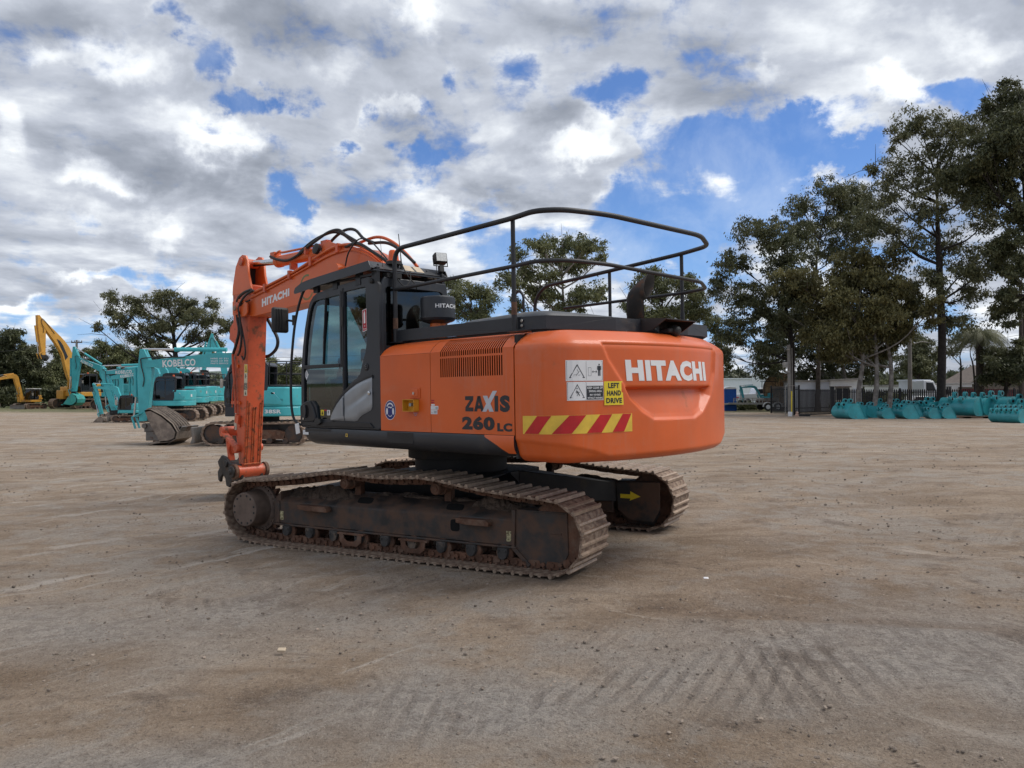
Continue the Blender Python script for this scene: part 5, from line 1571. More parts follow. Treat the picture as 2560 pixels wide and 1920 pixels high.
for y in (BY - .15, BY + .12): d.prism([(-2.78, 3.74), (-2.66, 3.93), (-2.55, 3.945), (-2.20, 3.83), (-1.95, 3.78)], y, y + .03)
bp(d, 'cylinder_clevis', M['orange'], bevel=.005)
d = MB()
for y in (BY - .35, BY + .29):
    d.tube([(-1.98, y, 3.40), (-.75, y, 1.70)], .075, 16)
    d.cyl((-2.0, y - .06, 3.44), (-2.0, y + .06, 3.44), .09, 16)
part(d, 'boom_cylinder', M['orange'])
# arm: fork at the head, box stick, boss at the foot
d = MB()
stick = [(-5.455, 3.50), (-5.450, 2.85), (-5.415, 2.0), (-5.385, 1.32), (-5.335, .80), (-5.30, .55), (-5.185, .50), (-5.155, .62), (-5.05, 1.50), (-4.965, 2.25), (-4.905, 2.95), (-4.85, 3.36), (-4.83, 3.56), (-5.1, 3.62)]
d.prism(stick, BY - .16, BY + .16)
AR = part(d, 'arm', M['orange_worn'], bevel=.010, angle=40)
ap = lambda mb, name, m, **k: mb.build(name, m, AR, **k)
d = MB()
fork = [(-5.46, 3.45), (-5.44, 3.60), (-5.33, 3.92), (-5.20, 4.06), (-5.10, 4.095), (-4.99, 4.07), (-4.93, 3.98), (-4.90, 3.75), (-4.83, 3.56), (-4.80, 3.45)]
for y in (BY - .166, BY + .126): d.prism(fork, y, y + .04)
ap(d, 'arm_fork', M['orange'], bevel=.006)
d = MB(); d.cyl((-5.10, BY - .20, 3.98), (-5.10, BY - .16, 3.98), .068, 18); d.cyl((-5.10, BY - .16, 3.98), (-5.10, BY + .16, 3.98), .045, 12)
ap(d, 'fork_pin', M['orange_worn'])
d = MB(); d.prism([(-5.40, 3.45), (-5.25, 3.97), (-5.18, 3.97), (-5.22, 3.5), (-5.0, 3.46)], BY - .12, BY + .12); d.bb(-5.30, -4.96, BY - .124, BY + .124, 3.50, 3.58)
ap(d, 'fork_shade_block', M['under'])  # near-black block painted as the shade between the fork plates
d = MB()
for x0, x1 in (((-5.345), (-5.12)),):
    d.cyl((-5.24, BY - .235, .475), (-5.24, BY + .235, .475), .105, 28)
ap(d, 'arm_foot_boss', M['orange_worn'], bevel=.006)
d = MB()
for y in (BY - .31, BY + .235): d.lathe([(0, .075), (.01, .13), (.06, .13), (.07, .075)], (-5.24, y, .475), (0, 1, 0), 28)
ap(d, 'foot_seal_ring', M['rust'], bevel=.004)
# stiffening ribs on the machine-facing side
d = MB()
for y, z1_ in ((BY - .13, 1.66), (BY - .095, 1.62), (BY - .02, 1.55), (BY + .015, 1.55), (BY + .10, 1.62), (BY + .135, 1.66)):
    d.add([(-5.145, y - .009, .62), (-5.145, y + .009, .62), (-5.02, y + .009, z1_), (-5.02, y - .009, z1_), (-5.170, y - .009, .62), (-5.170, y + .009, .62), (-5.05, y + .009, z1_), (-5.05, y - .009, z1_)], [(0, 1, 2, 3), (4, 7, 6, 5), (0, 4, 5, 1), (2, 6, 7, 3), (0, 3, 7, 4), (1, 5, 6, 2)])
    
d.box((-5.155, BY, .60), (.03, .31, .02)); 
ap(d, 'wear_rib', mat('rib_paint', (.50, .115, .035), .55, var=.25, scale=6, dirt=(.08, .035, .02), damt=.5, dscale=14), bevel=.003)
d = MB(); d.cur = 0
q = lambda a, b_: (a, BY - .1615, b_)
decal_poly(d, [(-5.075, 2.27), (-4.965, 2.26), (-4.99, 1.74), (-5.105, 1.74)], q); d.cur = 1
decal_poly(d, [(-5.065, 2.262), (-4.975, 2.254), (-4.98, 2.12), (-5.073, 2.12)], lambda a, b_: (a, BY - .1622, b_))
d.cur = 2
decal_poly(d, [(-5.088, 1.955), (-4.985, 1.955), (-4.992, 1.84), (-5.095, 1.84)], lambda a, b_: (a, BY - .1622, b_))
for pts_ in ([(-5.055, 2.14), (-4.99, 2.14), (-5.02, 2.24)],): decal_poly(d, pts_, lambda a, b_: (a, BY - .1628, b_))
d.cur = 1; decal_poly(d, [(-5.04, 2.152), (-5.005, 2.152), (-5.021, 2.215)], lambda a, b_: (a, BY - .1634, b_))
d.cur = 2
decal_poly(d, [(-5.05, 2.03), (-5.03, 2.03), (-5.03, 2.10), (-5.05, 2.10)], lambda a, b_: (a, BY - .1628, b_)); decal_poly(d, [(-5.03, 2.06), (-5.0, 2.06), (-5.0, 2.07), (-5.03, 2.07)], lambda a, b_: (a, BY - .1628, b_))
decal_poly(d, [(-5.07, 1.76), (-5.02, 1.76), (-5.045, 1.82)], lambda a, b_: (a, BY - .1628, b_))
d.cur = 0
for k in range(4): decal_text(d, ['STAND', 'CLEAR', 'OF', 'ARM'][k], lambda a, b_: (a, BY - .1628, b_), -5.078, -5.0, 1.928 - k * .027, 1.947 - k * .027, .02)
ap(d, 'arm_warning_label', [mat('label_cream', (.62, .58, .42), .5, var=.1), M['paleyellow'], M['decalblack']], smooth=False)
d = MB()
for (x, z) in ((-5.27, 2.24), (-5.22, 1.62)): d.lathe([(0, .03), (.015, .028), (.02, .012)], (x, BY - .16, z), (0, -1, 0), 10); d.box((x, BY - .175, z), (.05, .03, .05))
ap(d, 'hose_boss', M['orange'])
# bucket cylinder ahead of the arm
d = MB(); d.tube([(-5.56, BY, 2.75), (-5.585, BY, 1.75)], .075, 18); d.cyl((-5.55, BY - .1, 2.80), (-5.55, BY + .1, 2.80), .09, 16); d.prism([(-5.66, 2.72), (-5.62, 2.92), (-5.42, 3.05), (-5.42, 2.60)], BY - .13, BY - .10)
d.prism([(-5.66, 2.72), (-5.62, 2.92), (-5.42, 3.05), (-5.42, 2.60)], BY + .10, BY + .13)
bc = part(d, 'bucket_cylinder', M['orange_worn'])
d = MB(); d.cyl((-5.585, BY, 1.75), (-5.70, BY, 1.16), .048, 14); d.build('cylinder_rod', M['chrome'], bc)
# piping on the near face of arm
d = MB()
d.tube(spline([(-5.40, BY - .20, 2.45), (-5.385, BY - .20, 2.2), (-5.345, BY - .20, 1.95), (-5.33, BY - .20, 1.70), (-5.315, BY - .20, 1.45)], 4), .022, 8)
d.tube(spline([(-5.47, BY - .12, 2.40), (-5.46, BY - .14, 2.1), (-5.50, BY - .16, 1.8), (-5.52, BY - .16, 1.55)], 4), .014, 8)
d.box((-5.27, BY - .19, 1.35), (.12, .05, .14), Matrix.Rotation(R(15), 3, 'Y')); d.box((-5.36, BY - .18, 1.63), (.26, .035, .05))
d.lathe([(0, .03), (.02, .03)], (-5.25, BY - .165, 1.24), (0, -1, 0), 12)
ap(d, 'hydraulic_pipe', M['orange_worn'])
# linkage
d = MB()
for y in (BY - .21, BY + .17):
    d.bar((-5.80, y + .02, 1.12), (-5.30, y + .02, .87), .04, .10, up=(0, 1, 0))
d.box((-5.55, BY - .19, .985), (.50, .01, .03), Matrix.Rotation(R(26), 3, 'Y'))
d.cyl((-5.82, BY - .22, 1.13), (-5.82, BY + .22, 1.13), .085, 16); d.cyl((-5.28, BY - .24, .86), (-5.28, BY + .24, .86), .065, 16)
part(d, 'bucket_link', M['orange_worn'], bevel=.01)
d = MB()
d.bar((-5.80, BY - .10, 1.10), (-5.68, BY - .10, .60), .05, .11, up=(0, 1, 0)); d.bar((-5.80, BY + .10, 1.10), (-5.68, BY + .10, .60), .05, .11, up=(0, 1, 0)); d.bb(-5.76, -5.66, BY - .1, BY + .1, .75, .9)
part(d, 'tipping_link', M['orange_worn'], bevel=.008)
d = MB()
hk = [(-6.02, .60), (-5.86, .72), (-5.74, .70), (-5.56, .60), (-5.22, .60), (-5.14, .50), (-5.16, .36), (-5.30, .30), (-5.48, .30), (-5.60, .18), (-5.70, .20), (-5.74, .32), (-5.83, .40), (-5.90, .33), (-5.93, .25), (-6.00, .28), (-6.02, .42), (-5.95, .50)]
for y in (BY - .20, BY + .15): d.prism(hk, y, y + .05)
d.bb(-5.95, -5.30, BY - .15, BY + .15, .40, .60); d.cyl((-5.68, BY - .23, .58), (-5.68, BY + .23, .58), .06, 14); d.lathe([(0, .10), (.03, .10), (.035, .04), (.06, .038)], (-5.24, BY - .31, .475), (0, -1, 0), 20)
part(d, 'quick_hitch', mat('hitch_steel', (.045, .042, .04), .55, metal=.3, var=.35, scale=7, dirt=(.13, .085, .06), damt=.35, dscale=9), bevel=.012)
# hoses and pipes
def hose(pts, r, m='rubber', name='hydraulic_hose', k=6):
    d = MB(); d.tube(spline(pts, k), r, 8); part(d, name, M[m], angle=70)
hose([(-4.27, -.15, 3.96), (-4.07, -.15, 3.89), (-3.77, -.15, 3.83), (-3.49, -.15, 3.86), (-3.21, -.15, 3.94), (-2.91, -.15, 4.02), (-2.59, -.15, 4.09), (-2.34, -.15, 4.08), (-2.16, -.15, 3.98), (-1.92, -.15, 3.86)], .021)
hose([(-4.25, -.05, 3.91), (-3.95, -.05, 3.82), (-3.66, -.08, 3.85), (-3.34, -.12, 3.95), (-2.98, -.12, 4.05), (-2.63, -.08, 4.10), (-2.41, -.05, 4.05), (-2.2, -.05, 3.93), (-2.0, -.1, 3.84)], .021)
hose([(-2.85, .0, 3.96), (-2.62, .0, 4.06), (-2.38, .0, 4.11), (-2.15, .0, 4.07), (-1.95, .0, 3.92), (-1.7, .0, 3.82)], .022)
hose([(-1.97, -.3, 3.5), (-1.89, -.3, 3.67), (-1.71, -.3, 3.80), (-1.56, -.3, 3.82), (-1.35, -.3, 3.74), (-1.0, -.3, 3.45)], .010)
hose([(-2.1, -.2, 3.8), (-1.7, -.28, 3.78), (-1.35, -.3, 3.62), (-1.05, -.25, 3.42), (-.7, -.2, 3.05)], .022)
hose([(-1.9, .05, 3.85), (-1.5, .05, 3.80), (-1.2, .05, 3.66), (-.9, .05, 3.45)], .022)
hose([(-4.71, -.25, 3.47), (-4.95, -.27, 3.43), (-5.14, -.28, 3.32), (-5.15, -.28, 3.07), (-5.09, -.28, 2.83), (-5.18, -.28, 2.62), (-5.34, -.26, 2.46)], .024)
hose([(-4.64, -.25, 3.45), (-4.86, -.29, 3.37), (-5.02, -.31, 3.20), (-4.99, -.31, 2.96), (-4.97, -.30, 2.69), (-5.06, -.28, 2.50), (-5.22, -.24, 2.42)], .018)
hose([(-4.77, -.25, 3.3), (-4.97, -.28, 3.25), (-5.09, -.28, 3.13), (-5.0, -.28, 2.88), (-4.92, -.27, 2.6), (-4.92, -.26, 2.44), (-5.0, -.25, 2.34), (-5.10, -.23, 2.40)], .014)
hose([(-5.06, .18, 3.10), (-4.92, .22, 2.90), (-4.79, .25, 2.69), (-4.83, .25, 2.53), (-5.0, .22, 2.42), (-5.15, .18, 2.40)], .028)
hose([(-5.45, -.1, 2.6), (-5.62, -.12, 2.45), (-5.60, -.14, 2.3), (-5.42, -.18, 2.25)], .018)
hose([(-4.72, -.22, 3.42), (-4.12, -.225, 3.50), (-3.47, -.225, 3.60), (-3.01, -.225, 3.70), (-2.63, -.225, 3.785), (-2.29, -.225, 3.83), (-1.9, -.225, 3.80), (-1.52, -.225, 3.67), (-1.24, -.225, 3.50)], .020, 'orange', 'boom_pipe')
hose([(-4.81, -.22, 3.34), (-4.38, -.22, 3.405), (-3.77, -.22, 3.505), (-3.14, -.22, 3.615), (-2.56, -.22, 3.715), (-2.2, -.22, 3.745), (-1.91, -.22, 3.725), (-1.56, -.22, 3.61), (-1.32, -.22, 3.47)], .014, 'orange', 'boom_pipe')
hose([(-4.90, .05, 3.52), (-4.38, .05, 3.60), (-3.62, .05, 3.74), (-3.0, .05, 3.82)], .022, 'orange', 'boom_pipe')
hose([(-2.3, .1, 3.9), (-1.8, .1, 3.93), (-1.45, .1, 3.82), (-1.15, .1, 3.62), (-.9, .1, 3.4)], .022, 'orange', 'boom_pipe')
d = MB()
for (x, z) in ((-4.30, 3.45), (-3.55, 3.575), (-2.95, 3.70), (-2.25, 3.80)): d.box((x, BY - .185, z), (.06, .06, .13))
for (x, z) in ((-3.62, 3.72), (-3.2, 3.9)): d.box((x, -.12, z), (.05, .12, .10))
d.box((-2.72, -.12, 3.92), (.16, .08, .14))
bp(d, 'pipe_clamp', M['orange_worn'], bevel=.004)
d = MB(); d.lathe([(0, .075), (.05, .08), (.06, .05)], (-2.80, -.20, 3.86), (0, -1, .2), 16); bp(d, 'boom_lamp', M['rubber'])
# ================================================================== parked machines behind
def arr(v): return Vector(v)
_mesh = {}
def mini_track(mb_len, h, w):
    """belt mesh with lugs, side frame mesh"""
    r = h / 2; hl = mb_len / 2 - r
    b = MB(); path = []
    for a in np.linspace(-90, 90, 10): path.append((hl + r * math.cos(R(a)), r + r * math.sin(R(a))))
    path.append((0, h - .02))
    for a in np.linspace(90, 270, 10): path.append((-hl + r * math.cos(R(a)), r + r * math.sin(R(a))))
    pts, L = resample(path, max(24, int(mb_len * 12)))
    n = len(pts)
    for i in range(n):
        a = pts[i]; c_ = pts[(i + 1) % n]
        tx, tz = c_[0] - a[0], c_[1] - a[1]; l_ = math.hypot(tx, tz); tx /= l_; tz /= l_; nx, nz = tz, -tx
        q = [(a[0], a[1]), (c_[0], c_[1]), (c_[0] - nx * .05, c_[1] - nz * .05), (a[0] - nx * .05, a[1] - nz * .05)]
        b.prism(q, -w / 2, w / 2)
        q = [(a[0] + tx * .01, a[1] + tz * .01), (a[0] + tx * (l_ * .45), a[1] + tz * l_ * .45), (a[0] + tx * l_ * .4 + nx * .03, a[1] + tz * l_ * .4 + nz * .03), (a[0] + tx * .02 + nx * .03, a[1] + tz * .02 + nz * .03)]
        b.prism(q, -w / 2 + .01, w / 2 - .01)
    f = MB()
    f.prism([(-hl * .75, r * .55), (hl * .75, r * .55), (hl * .80, r * 1.15), (hl * .6, r * 1.35), (-hl * .6, r * 1.35), (-hl * .80, r * 1.15)], -w * .42, w * .42)
    wh = MB()
    for x in (-hl, hl): wh.lathe([(0, r * .35), (.02, r * .78), (w * .8, r * .78), (w * .8 + .02, r * .35)], (x, -w * .42, r), (0, 1, 0), 20)
    k = max(4, int(mb_len * 1.6))
    for i in range(k):
        x = -hl * .8 + hl * 1.6 * i / (k - 1); wh.cyl((x, -w * .44, r * .42), (x, w * .44, r * .42), r * .26, 12)
    return b, f, wh
def seg_boom(pts, wids, hw, mb):
    """plate-sided boom: centreline pts (f,z) with depths, half width hw"""
    P = spline([(p[0], 0, p[1]) for p in pts], 5); n = len(P)
    wd = np.interp(np.linspace(0, 1, n), np.linspace(0, 1, len(wids)), wids)
    up, lo = [], []
    for i in range(n):
        t_ = (P[min(i + 1, n - 1)] - P[max(i - 1, 0)]).normalized(); nn = Vector((-t_.z, 0, t_.x)) * wd[i] / 2
        up.append((P[i].x + nn.x, P[i].z + nn.z)); lo.append((P[i].x - nn.x, P[i].z - nn.z))
    mb.prism(up + list(reversed(lo)), -hw, hw)
def bucket_geo(mb, L, H, W, curl=0.0, org=(0, 0, 0), teeth=True):
    """bucket profile: hinge at origin, shell hanging below; curl rotates about the hinge"""
    prof_ = [(-.10, 0), (-.42, -.12), (-.58, -.40), (-.55, -.70), (-.36, -.92), (-.10, -1.0), (.45, -.98)]
    prof_ = [(a * L, b_ * H) for a, b_ in prof_]
    c_, s_ = math.cos(curl), math.sin(curl)
    rot = lambda p: (p[0] * c_ - p[1] * s_ + org[0], p[0] * s_ + p[1] * c_ + org[2])
    inner = [(a * .93 + .03 * L, b_ * .93) for a, b_ in prof_]
    mb.prism([rot(p) for p in prof_] + [rot(p) for p in reversed(inner)], org[1] - W / 2, org[1] + W / 2)
    side_ = [rot(p) for p in prof_] + [rot((.10 * L, -.25 * H))]
    for y in (org[1] - W / 2, org[1] + W / 2 - .02): mb.prism(side_, y, y + .02)
    for y in (-.12, .10):
        mb.prism([rot(p) for p in ((-.30 * L, -.10 * H), (-.22 * L, .12), (-.08 * L, .14), (.04 * L, .02), (.02 * L, -.08 * H))], org[1] + y, org[1] + y + .03)
    if teeth:
        k = max(3, int(W / .25))
        for i in range(k):
            y = org[1] - W / 2 + W * (i + .5) / k
            a = rot((.44 * L, -.985 * H)); b_ = rot((.62 * L, -.99 * H))
            mb.bar((a[0], y, a[1]), (b_[0], y, b_[1]), .07, .05, up=(0, 1, 0))
def machine(name, label, X, Y, yaw, S=1.0, paint='teal', group=None, boom=None, arm_end=None, arm_top=None, tail=1.5, rails=True, roof=None, bucket='bucket', btxt=None, cabin=True, blade=True, zg=None, cyl_top=True, wb=None, gauge=1.0, bucket_paint=None, curl=0.3, btscale=1.0, fat=1.0):
    z0 = gz(X, Y) if zg is None else zg
    T = thing(name, label, 'excavator', (X, Y, z0), yaw, group)
    P = M[paint]
    tl, th, tw = 3.5 * S, .78 * S, .5 * S
    b, f, w_ = mini_track(tl, th, tw)
    for sy in (-1, 1):
        tr = b.build('crawler_track', M['steel'], T, smooth=False, loc=(0, sy * gauge * S, 0)) if sy == -1 else tr.copy()
        if sy == 1: col.objects.link(tr); tr.location = (0, gauge * S, 0)
        fr = f.build('track_frame', M['rust'], tr, smooth=False)
        w_.build('track_wheel', M['frame'], fr)
    m = MB(); m.bb(-.8 * S, .8 * S, -gauge * S, gauge * S, .35 * S, .72 * S); m.cyl((0, 0, .7 * S), (0, 0, 1.0 * S), .5 * S, 20)
    m.build('centre_frame', M['under'], T)
    if blade:
        m = MB(); m.prism([(1.98 * S, .08), (2.12 * S, .05), (2.05 * S, .25 * S), (2.10 * S, .62 * S), (2.02 * S, .60 * S), (1.97 * S, .3 * S)], -1.25 * S, 1.25 * S)
        m.bar((1.2 * S, -.5 * S, .4 * S), (2.0 * S, -.5 * S, .32 * S), .12 * S); m.bar((1.2 * S, .5 * S, .4 * S), (2.0 * S, .5 * S, .32 * S), .12 * S)
        m.build('dozer_blade', M['bucketsteel'], T, bevel=.01)
    hwid = 1.20 * S
    # house
    m = MB()
    tr_ = tail * S
    pl_ = [(.95 * S, -hwid), (.95 * S, hwid), (-.3 * S, hwid)] + [(-.3 * S - (tr_ - .3 * S) * math.sin(a), hwid * math.cos(a) ** .55 if math.cos(a) > 0 else 0) for a in np.linspace(.25, pi / 2 - .02, 7)]
    pl_ = pl_ + [(a, -b_) for a, b_ in reversed(pl_[2:])]
    m.prism(pl_, .98 * S, 1.32 * S, 'xy')
    m.build('house_deck', P, T, bevel=.04)
    m = MB()
    pl2 = [(a, b_) for a, b_ in pl_ if a < .5 * S]; pl2 = [(-.25 * S, hwid)] + [p for p in pl2 if p[0] < -.29 * S] + [(-.25 * S, -hwid)]
    m.prism(pl2, 1.325 * S, 1.98 * S, 'xy')
    m.build('engine_cover', P, T, bevel=.07, seg=3)
    m = MB(); m.prism([(a * .88 - .03, b_ * .85) for a, b_ in pl2], 1.98 * S, 2.06 * S, 'xy'); m.build('engine_lid', M['charcoal'], T, bevel=.03)
    m = MB(); m.bb(-.2 * S, .9 * S, -hwid, -.35 * S, 1.325 * S, 1.72 * S); m.build('tool_box', P, T, bevel=.05)
    # side panel pressings, vents and stickers
    m = MB(); m.cur = 0
    for k in range(4): m.bb(-1.0 * S, -.55 * S, hwid + .0, hwid + .012, (1.50 + k * .022) * S, (1.508 + k * .022) * S)
    m.cur = 1; m.bb(-.72 * S, -.60 * S, hwid, hwid + .014, 1.74 * S, 1.80 * S)
    m.build('vent_louvre', [M['charcoal'], M['decalwhite']], T)
    m = MB()
    m.prism([(-.36 * S, 1.40 * S), (-.95 * S, 1.40 * S), (-1.02 * S, 1.46 * S), (-.60 * S, 1.86 * S), (-.36 * S, 1.86 * S)], hwid, hwid + .014); m.build('cover_pressing', P, T, bevel=.01)
    xt = -tr_ + .0
    m = MB(); m.bb(-tr_ - .006, -tr_ + .02, .28 * S, .48 * S, 1.55 * S, 1.72 * S); m.build('number_sticker', M['decalwhite'], T)
    if cabin:
        m = MB(); ch = (roof or 2.82) * S
        cf = [(.98 * S, 1.33 * S), (1.0 * S, 1.75 * S), (.92 * S, 2.35 * S), (.78 * S, ch - .08 * S), (.62 * S, ch), (-.42 * S, ch), (-.50 * S, ch - .1 * S), (-.48 * S, 1.95 * S), (-.30 * S, 1.33 * S)]
        y0, y1 = .15 * S, hwid + .004
        fr_ = [(.90 * S, 1.42 * S), (.93 * S, 1.75 * S), (.85 * S, 2.33 * S), (.72 * S, ch - .14 * S), (.24 * S, ch - .13 * S), (.24 * S, 1.42 * S)]
        fr2 = [(.17 * S, 1.62 * S), (.17 * S, ch - .13 * S), (-.36 * S, ch - .13 * S), (-.38 * S, 1.98 * S), (-.22 * S, 1.82 * S)]
        for y in (y0, y1 - .04): m.prism(cf, y, y + .04, 'xz', [fr_, fr2])
        for a, b_ in ((3, 4), (4, 5), (5, 6)):
            p, q = cf[a], cf[b_]; m.prism([p, q, (q[0], q[1] - .05), (p[0], p[1] - .05)], y0 + .041, y1 - .041)
        m.bb(-.48 * S, -.42 * S, y0 + .041, y1 - .041, 1.34 * S, 2.02 * S)
        cb = m.build('cab', M['charcoal'], T, bevel=.012)
        m = MB()
        for y in (y0 + .02, y1 - .02): m.add([(a, y, b_) for a, b_ in fr_], [tuple(range(len(fr_)))]); m.add([(a, y, b_) for a, b_ in fr2], [tuple(range(len(fr2)))])
        p, q, r_ = cf[1], cf[2], cf[3]
        m.add([(cf[0][0], y0 + .06, cf[0][1]), (cf[0][0], y1 - .06, cf[0][1]), (p[0], y1 - .06, p[1]), (p[0], y0 + .06, p[1]), (q[0], y1 - .06, q[1]), (q[0], y0 + .06, q[1]), (r_[0], y1 - .06, r_[1]), (r_[0], y0 + .06, r_[1])], [(0, 1, 2, 3), (3, 2, 4, 5), (5, 4, 6, 7)])
        m.build('cab_glazing', M['glassdark'], cb, smooth=False)
        m = MB(); m.box((.1 * S, .65 * S, 1.62 * S), (.5 * S, .5 * S, .18 * S)); m.box((-.15 * S, .65 * S, 1.98 * S), (.14 * S, .48 * S, .7 * S)); m.build('operator_seat', M['seat'], cb, bevel=.04)
        m = MB(); m.tube(fillet([(.80 * S, y1 + .05, 1.35 * S), (.84 * S, y1 + .05, 2.45 * S), (.62 * S, y1 + .05, 2.58 * S), (-.3 * S, y1 + .05, 2.58 * S)], .1), .016, 6); m.build('grab_rail', M['charcoal'], cb)
        m = MB(); m.lathe([(0, .07 * S), (.10 * S, .06 * S), (.12 * S, 0)], (-.1 * S, .6 * S, ch), (0, 0, 1), 12); m.build('warning_beacon', M['beacon'], cb)
        m = MB(); m.box((.98 * S, y1 + .25, 2.1 * S), (.05, .16, .3)); m.tube([(.95 * S, y1, 2.2 * S), (.98 * S, y1 + .22, 2.2 * S)], .012, 6); m.build('wing_mirror', M['galv'], cb, bevel=.02)
    if rails:
        m = MB(); z_ = 2.04 * S
        for zt, r0 in ((2.85 * S, .02), (2.45 * S, .016)):
            m.tube(fillet([(-.5 * S, hwid * .9, zt), (-tr_ * .7, hwid * .9, zt), (-tr_ * .92, .5 * hwid, zt), (-tr_ * .92, -.5 * hwid, zt), (-tr_ * .7, -hwid * .9, zt), (.0, -hwid * .9, zt)], .1), r0, 6)
        for (x, y) in ((-.5 * S, hwid * .9), (-tr_ * .7, hwid * .9), (-tr_ * .92, 0), (-tr_ * .7, -hwid * .9), (0, -hwid * .9)): m.cyl((x, y, z_), (x, y, 2.85 * S), .018, 6)
        m.build('guard_rail', M['railblack'], T, smooth=False)
    if boom:
        by = wb or 0.0
        m = MB()
        dep = [.34 * S, .50 * S, .46 * S, .22 * S] if len(boom) == 3 else [.3 * S, .45 * S, .5 * S, .42 * S, .20 * S]
        dep = [x * fat for x in dep]
        seg_boom(boom, dep, .15 * S, m)
        B_ = m.build('boom', P, T, bevel=.01); B_.location.y = by
        root, tip = boom[0], boom[-1]; kn = boom[-2]
        if btxt:
            m = MB(); v, f = text_geo(btxt, .03)
            for sd in (-1, 1):
                t_ = Vector((kn[0] - tip[0], kn[1] - tip[1])); L_ = t_.length; t_.normalize(); nn = Vector((-t_.y, t_.x))
                if nn.y < 0: nn = -nn
                hgt = .22 * S * btscale; wd_ = hgt * 4.6
                vs = []
                for x, y in v:
                    s_ = .42 * L_ + (x - .5) * wd_; 
                    # letters read left to right as seen from each side
                    s_ = .42 * L_ + ((x - .5) if sd > 0 else (.5 - x)) * wd_
                    p = Vector(tip) + t_ * s_ + nn * ((y - .5) * hgt - .02 * S)
                    vs.append((p.x, sd * (.15 * S + .004), p.y))
                m.add(vs, f)
            m.build('boom_lettering', M['white'], B_, smooth=False)
        # boom cylinders
        m = MB(); mid = Vector(boom[0]) * .45 + Vector(kn) * .55; q0 = Vector((root[0] + .45 * S, root[1] - .25 * S))
        for y in (-.24 * S, .24 * S): m.tube([(q0.x, y, q0.y), ((q0.x + mid.x) / 2, y, (q0.y + mid.y) / 2)], .07 * S, 10)
        o = m.build('boom_cylinder', P, T)
        o.location.y = by
        m = MB()
        for y in (-.24 * S, .24 * S): m.cyl(((q0.x + mid.x) / 2, y, (q0.y + mid.y) / 2), (mid.x, y, mid.y), .04 * S, 8)
        m.build('cylinder_rod', M['chrome'], o)
        # arm
        at = arm_top or (tip[0] + .1, tip[1] + .45 * S)
        ae = arm_end
        m = MB()
        tt = (Vector(ae) - Vector(at)); La = tt.length; tt.normalize(); nn = Vector((-tt.y, tt.x))
        if (Vector(tip) - Vector(at)).dot(nn) < 0: nn = -nn
        A_, E_ = Vector(at), Vector(ae)
        poly = [A_ - nn * .05 * S, A_ + nn * .10 * S, Vector(tip) + nn * .17 * S, Vector(tip) + nn * .20 * S + tt * .3 * S, E_ + nn * .15 * S, E_ - nn * .13 * S, A_ + tt * La * .35 - nn * .16 * S]
        m.prism([(p.x, p.y) for p in poly], -.13 * S, .13 * S)
        AR_ = m.build('arm', P, T, bevel=.01); AR_.location.y = by
        if cyl_top:
            m = MB(); c0 = Vector(kn) + Vector((0, .38 * S)); c1 = A_ * .62 + c0 * .38
            m.tube([(c0.x, 0, c0.y), (c1.x, 0, c1.y)], .075 * S, 10)
            o = m.build('arm_cylinder', P, T); o.location.y = by
            m = MB(); m.cyl((c1.x, 0, c1.y), (A_.x, 0, A_.y), .04 * S, 8); m.build('cylinder_rod', M['chrome'], o)
        m = MB(); o0 = A_ + tt * La * .25 - nn * .28 * S; o1 = A_ + tt * La * .66 - nn * .28 * S; o2 = E_ - nn * .36 * S - tt * .15 * S
        m.tube([(o0.x, 0, o0.y), (o1.x, 0, o1.y)], .065 * S, 10)
        o = m.build('bucket_cylinder', P, T); o.location.y = by
        m = MB(); m.cyl((o1.x, 0, o1.y), (o2.x, 0, o2.y), .038 * S, 8); m.build('cylinder_rod', M['chrome'], o)
        m = MB()
        for y in (-.15 * S, .15 * S): m.bar((o2.x, y, o2.y), (E_.x - tt.x * .3 * S, y, E_.y - tt.y * .3 * S), .04, .09 * S, up=(0, 1, 0)); m.bar((o2.x, y, o2.y), (E_.x - nn.x * .25 * S + tt.x * .25 * S, y, E_.y - nn.y * .25 * S + tt.y * .25 * S), .04, .08 * S, up=(0, 1, 0))
        o = m.build('bucket_link', P, T); o.location.y = by
        # hoses
        m = MB()
        for k, y in enumerate((-.17 * S, .17 * S)):
            t3 = Vector(tip)
            p = [Vector(kn) * .5 + t3 * .5 + Vector((0, .18 * S)), t3 + Vector((0, .30 * S)) * .7, t3 + nn * -.15 * S + Vector((0, .05)), t3 - nn * .05 * S + tt * .5 * S, t3 - nn * .1 * S + tt * .8 * S]
            m.tube(spline([(q.x, y, q.y) for q in p], 4), .018 * S, 6)
        o = m.build('hydraulic_hose', M['rubber'], T); o.location.y = by
        if bucket:
            m = MB()
            if bucket == 'hitch':
                m.box((E_.x, 0, E_.y - .12 * S), (.5 * S, .3 * S, .28 * S)); m.cyl((E_.x + .1, -.2 * S, E_.y - .2 * S), (E_.x + .1, .2 * S, E_.y - .2 * S), .1 * S, 12); m.prism([(E_.x - .3 * S, E_.y), (E_.x - .45 * S, E_.y - .2 * S), (E_.x - .25 * S, E_.y - .45 * S), (E_.x - .1 * S, E_.y - .2 * S)], -.14 * S, .14 * S)
                o = m.build('quick_hitch', M['under'], T, bevel=.02)
            else:
                m.box((E_.x, 0, E_.y - .08 * S), (.36 * S, .28 * S, .22 * S)); o = m.build('quick_hitch', M['under'], T, bevel=.02); o.location.y = by
                m = MB(); bucket_geo(m, 1.05 * S, .95 * S, 1.15 * S, curl, (E_.x, 0, E_.y - .12 * S)); o = m.build('bucket', M[bucket_paint or 'bucketsteel'], T, smooth=False)
            o.location.y = by
    return T
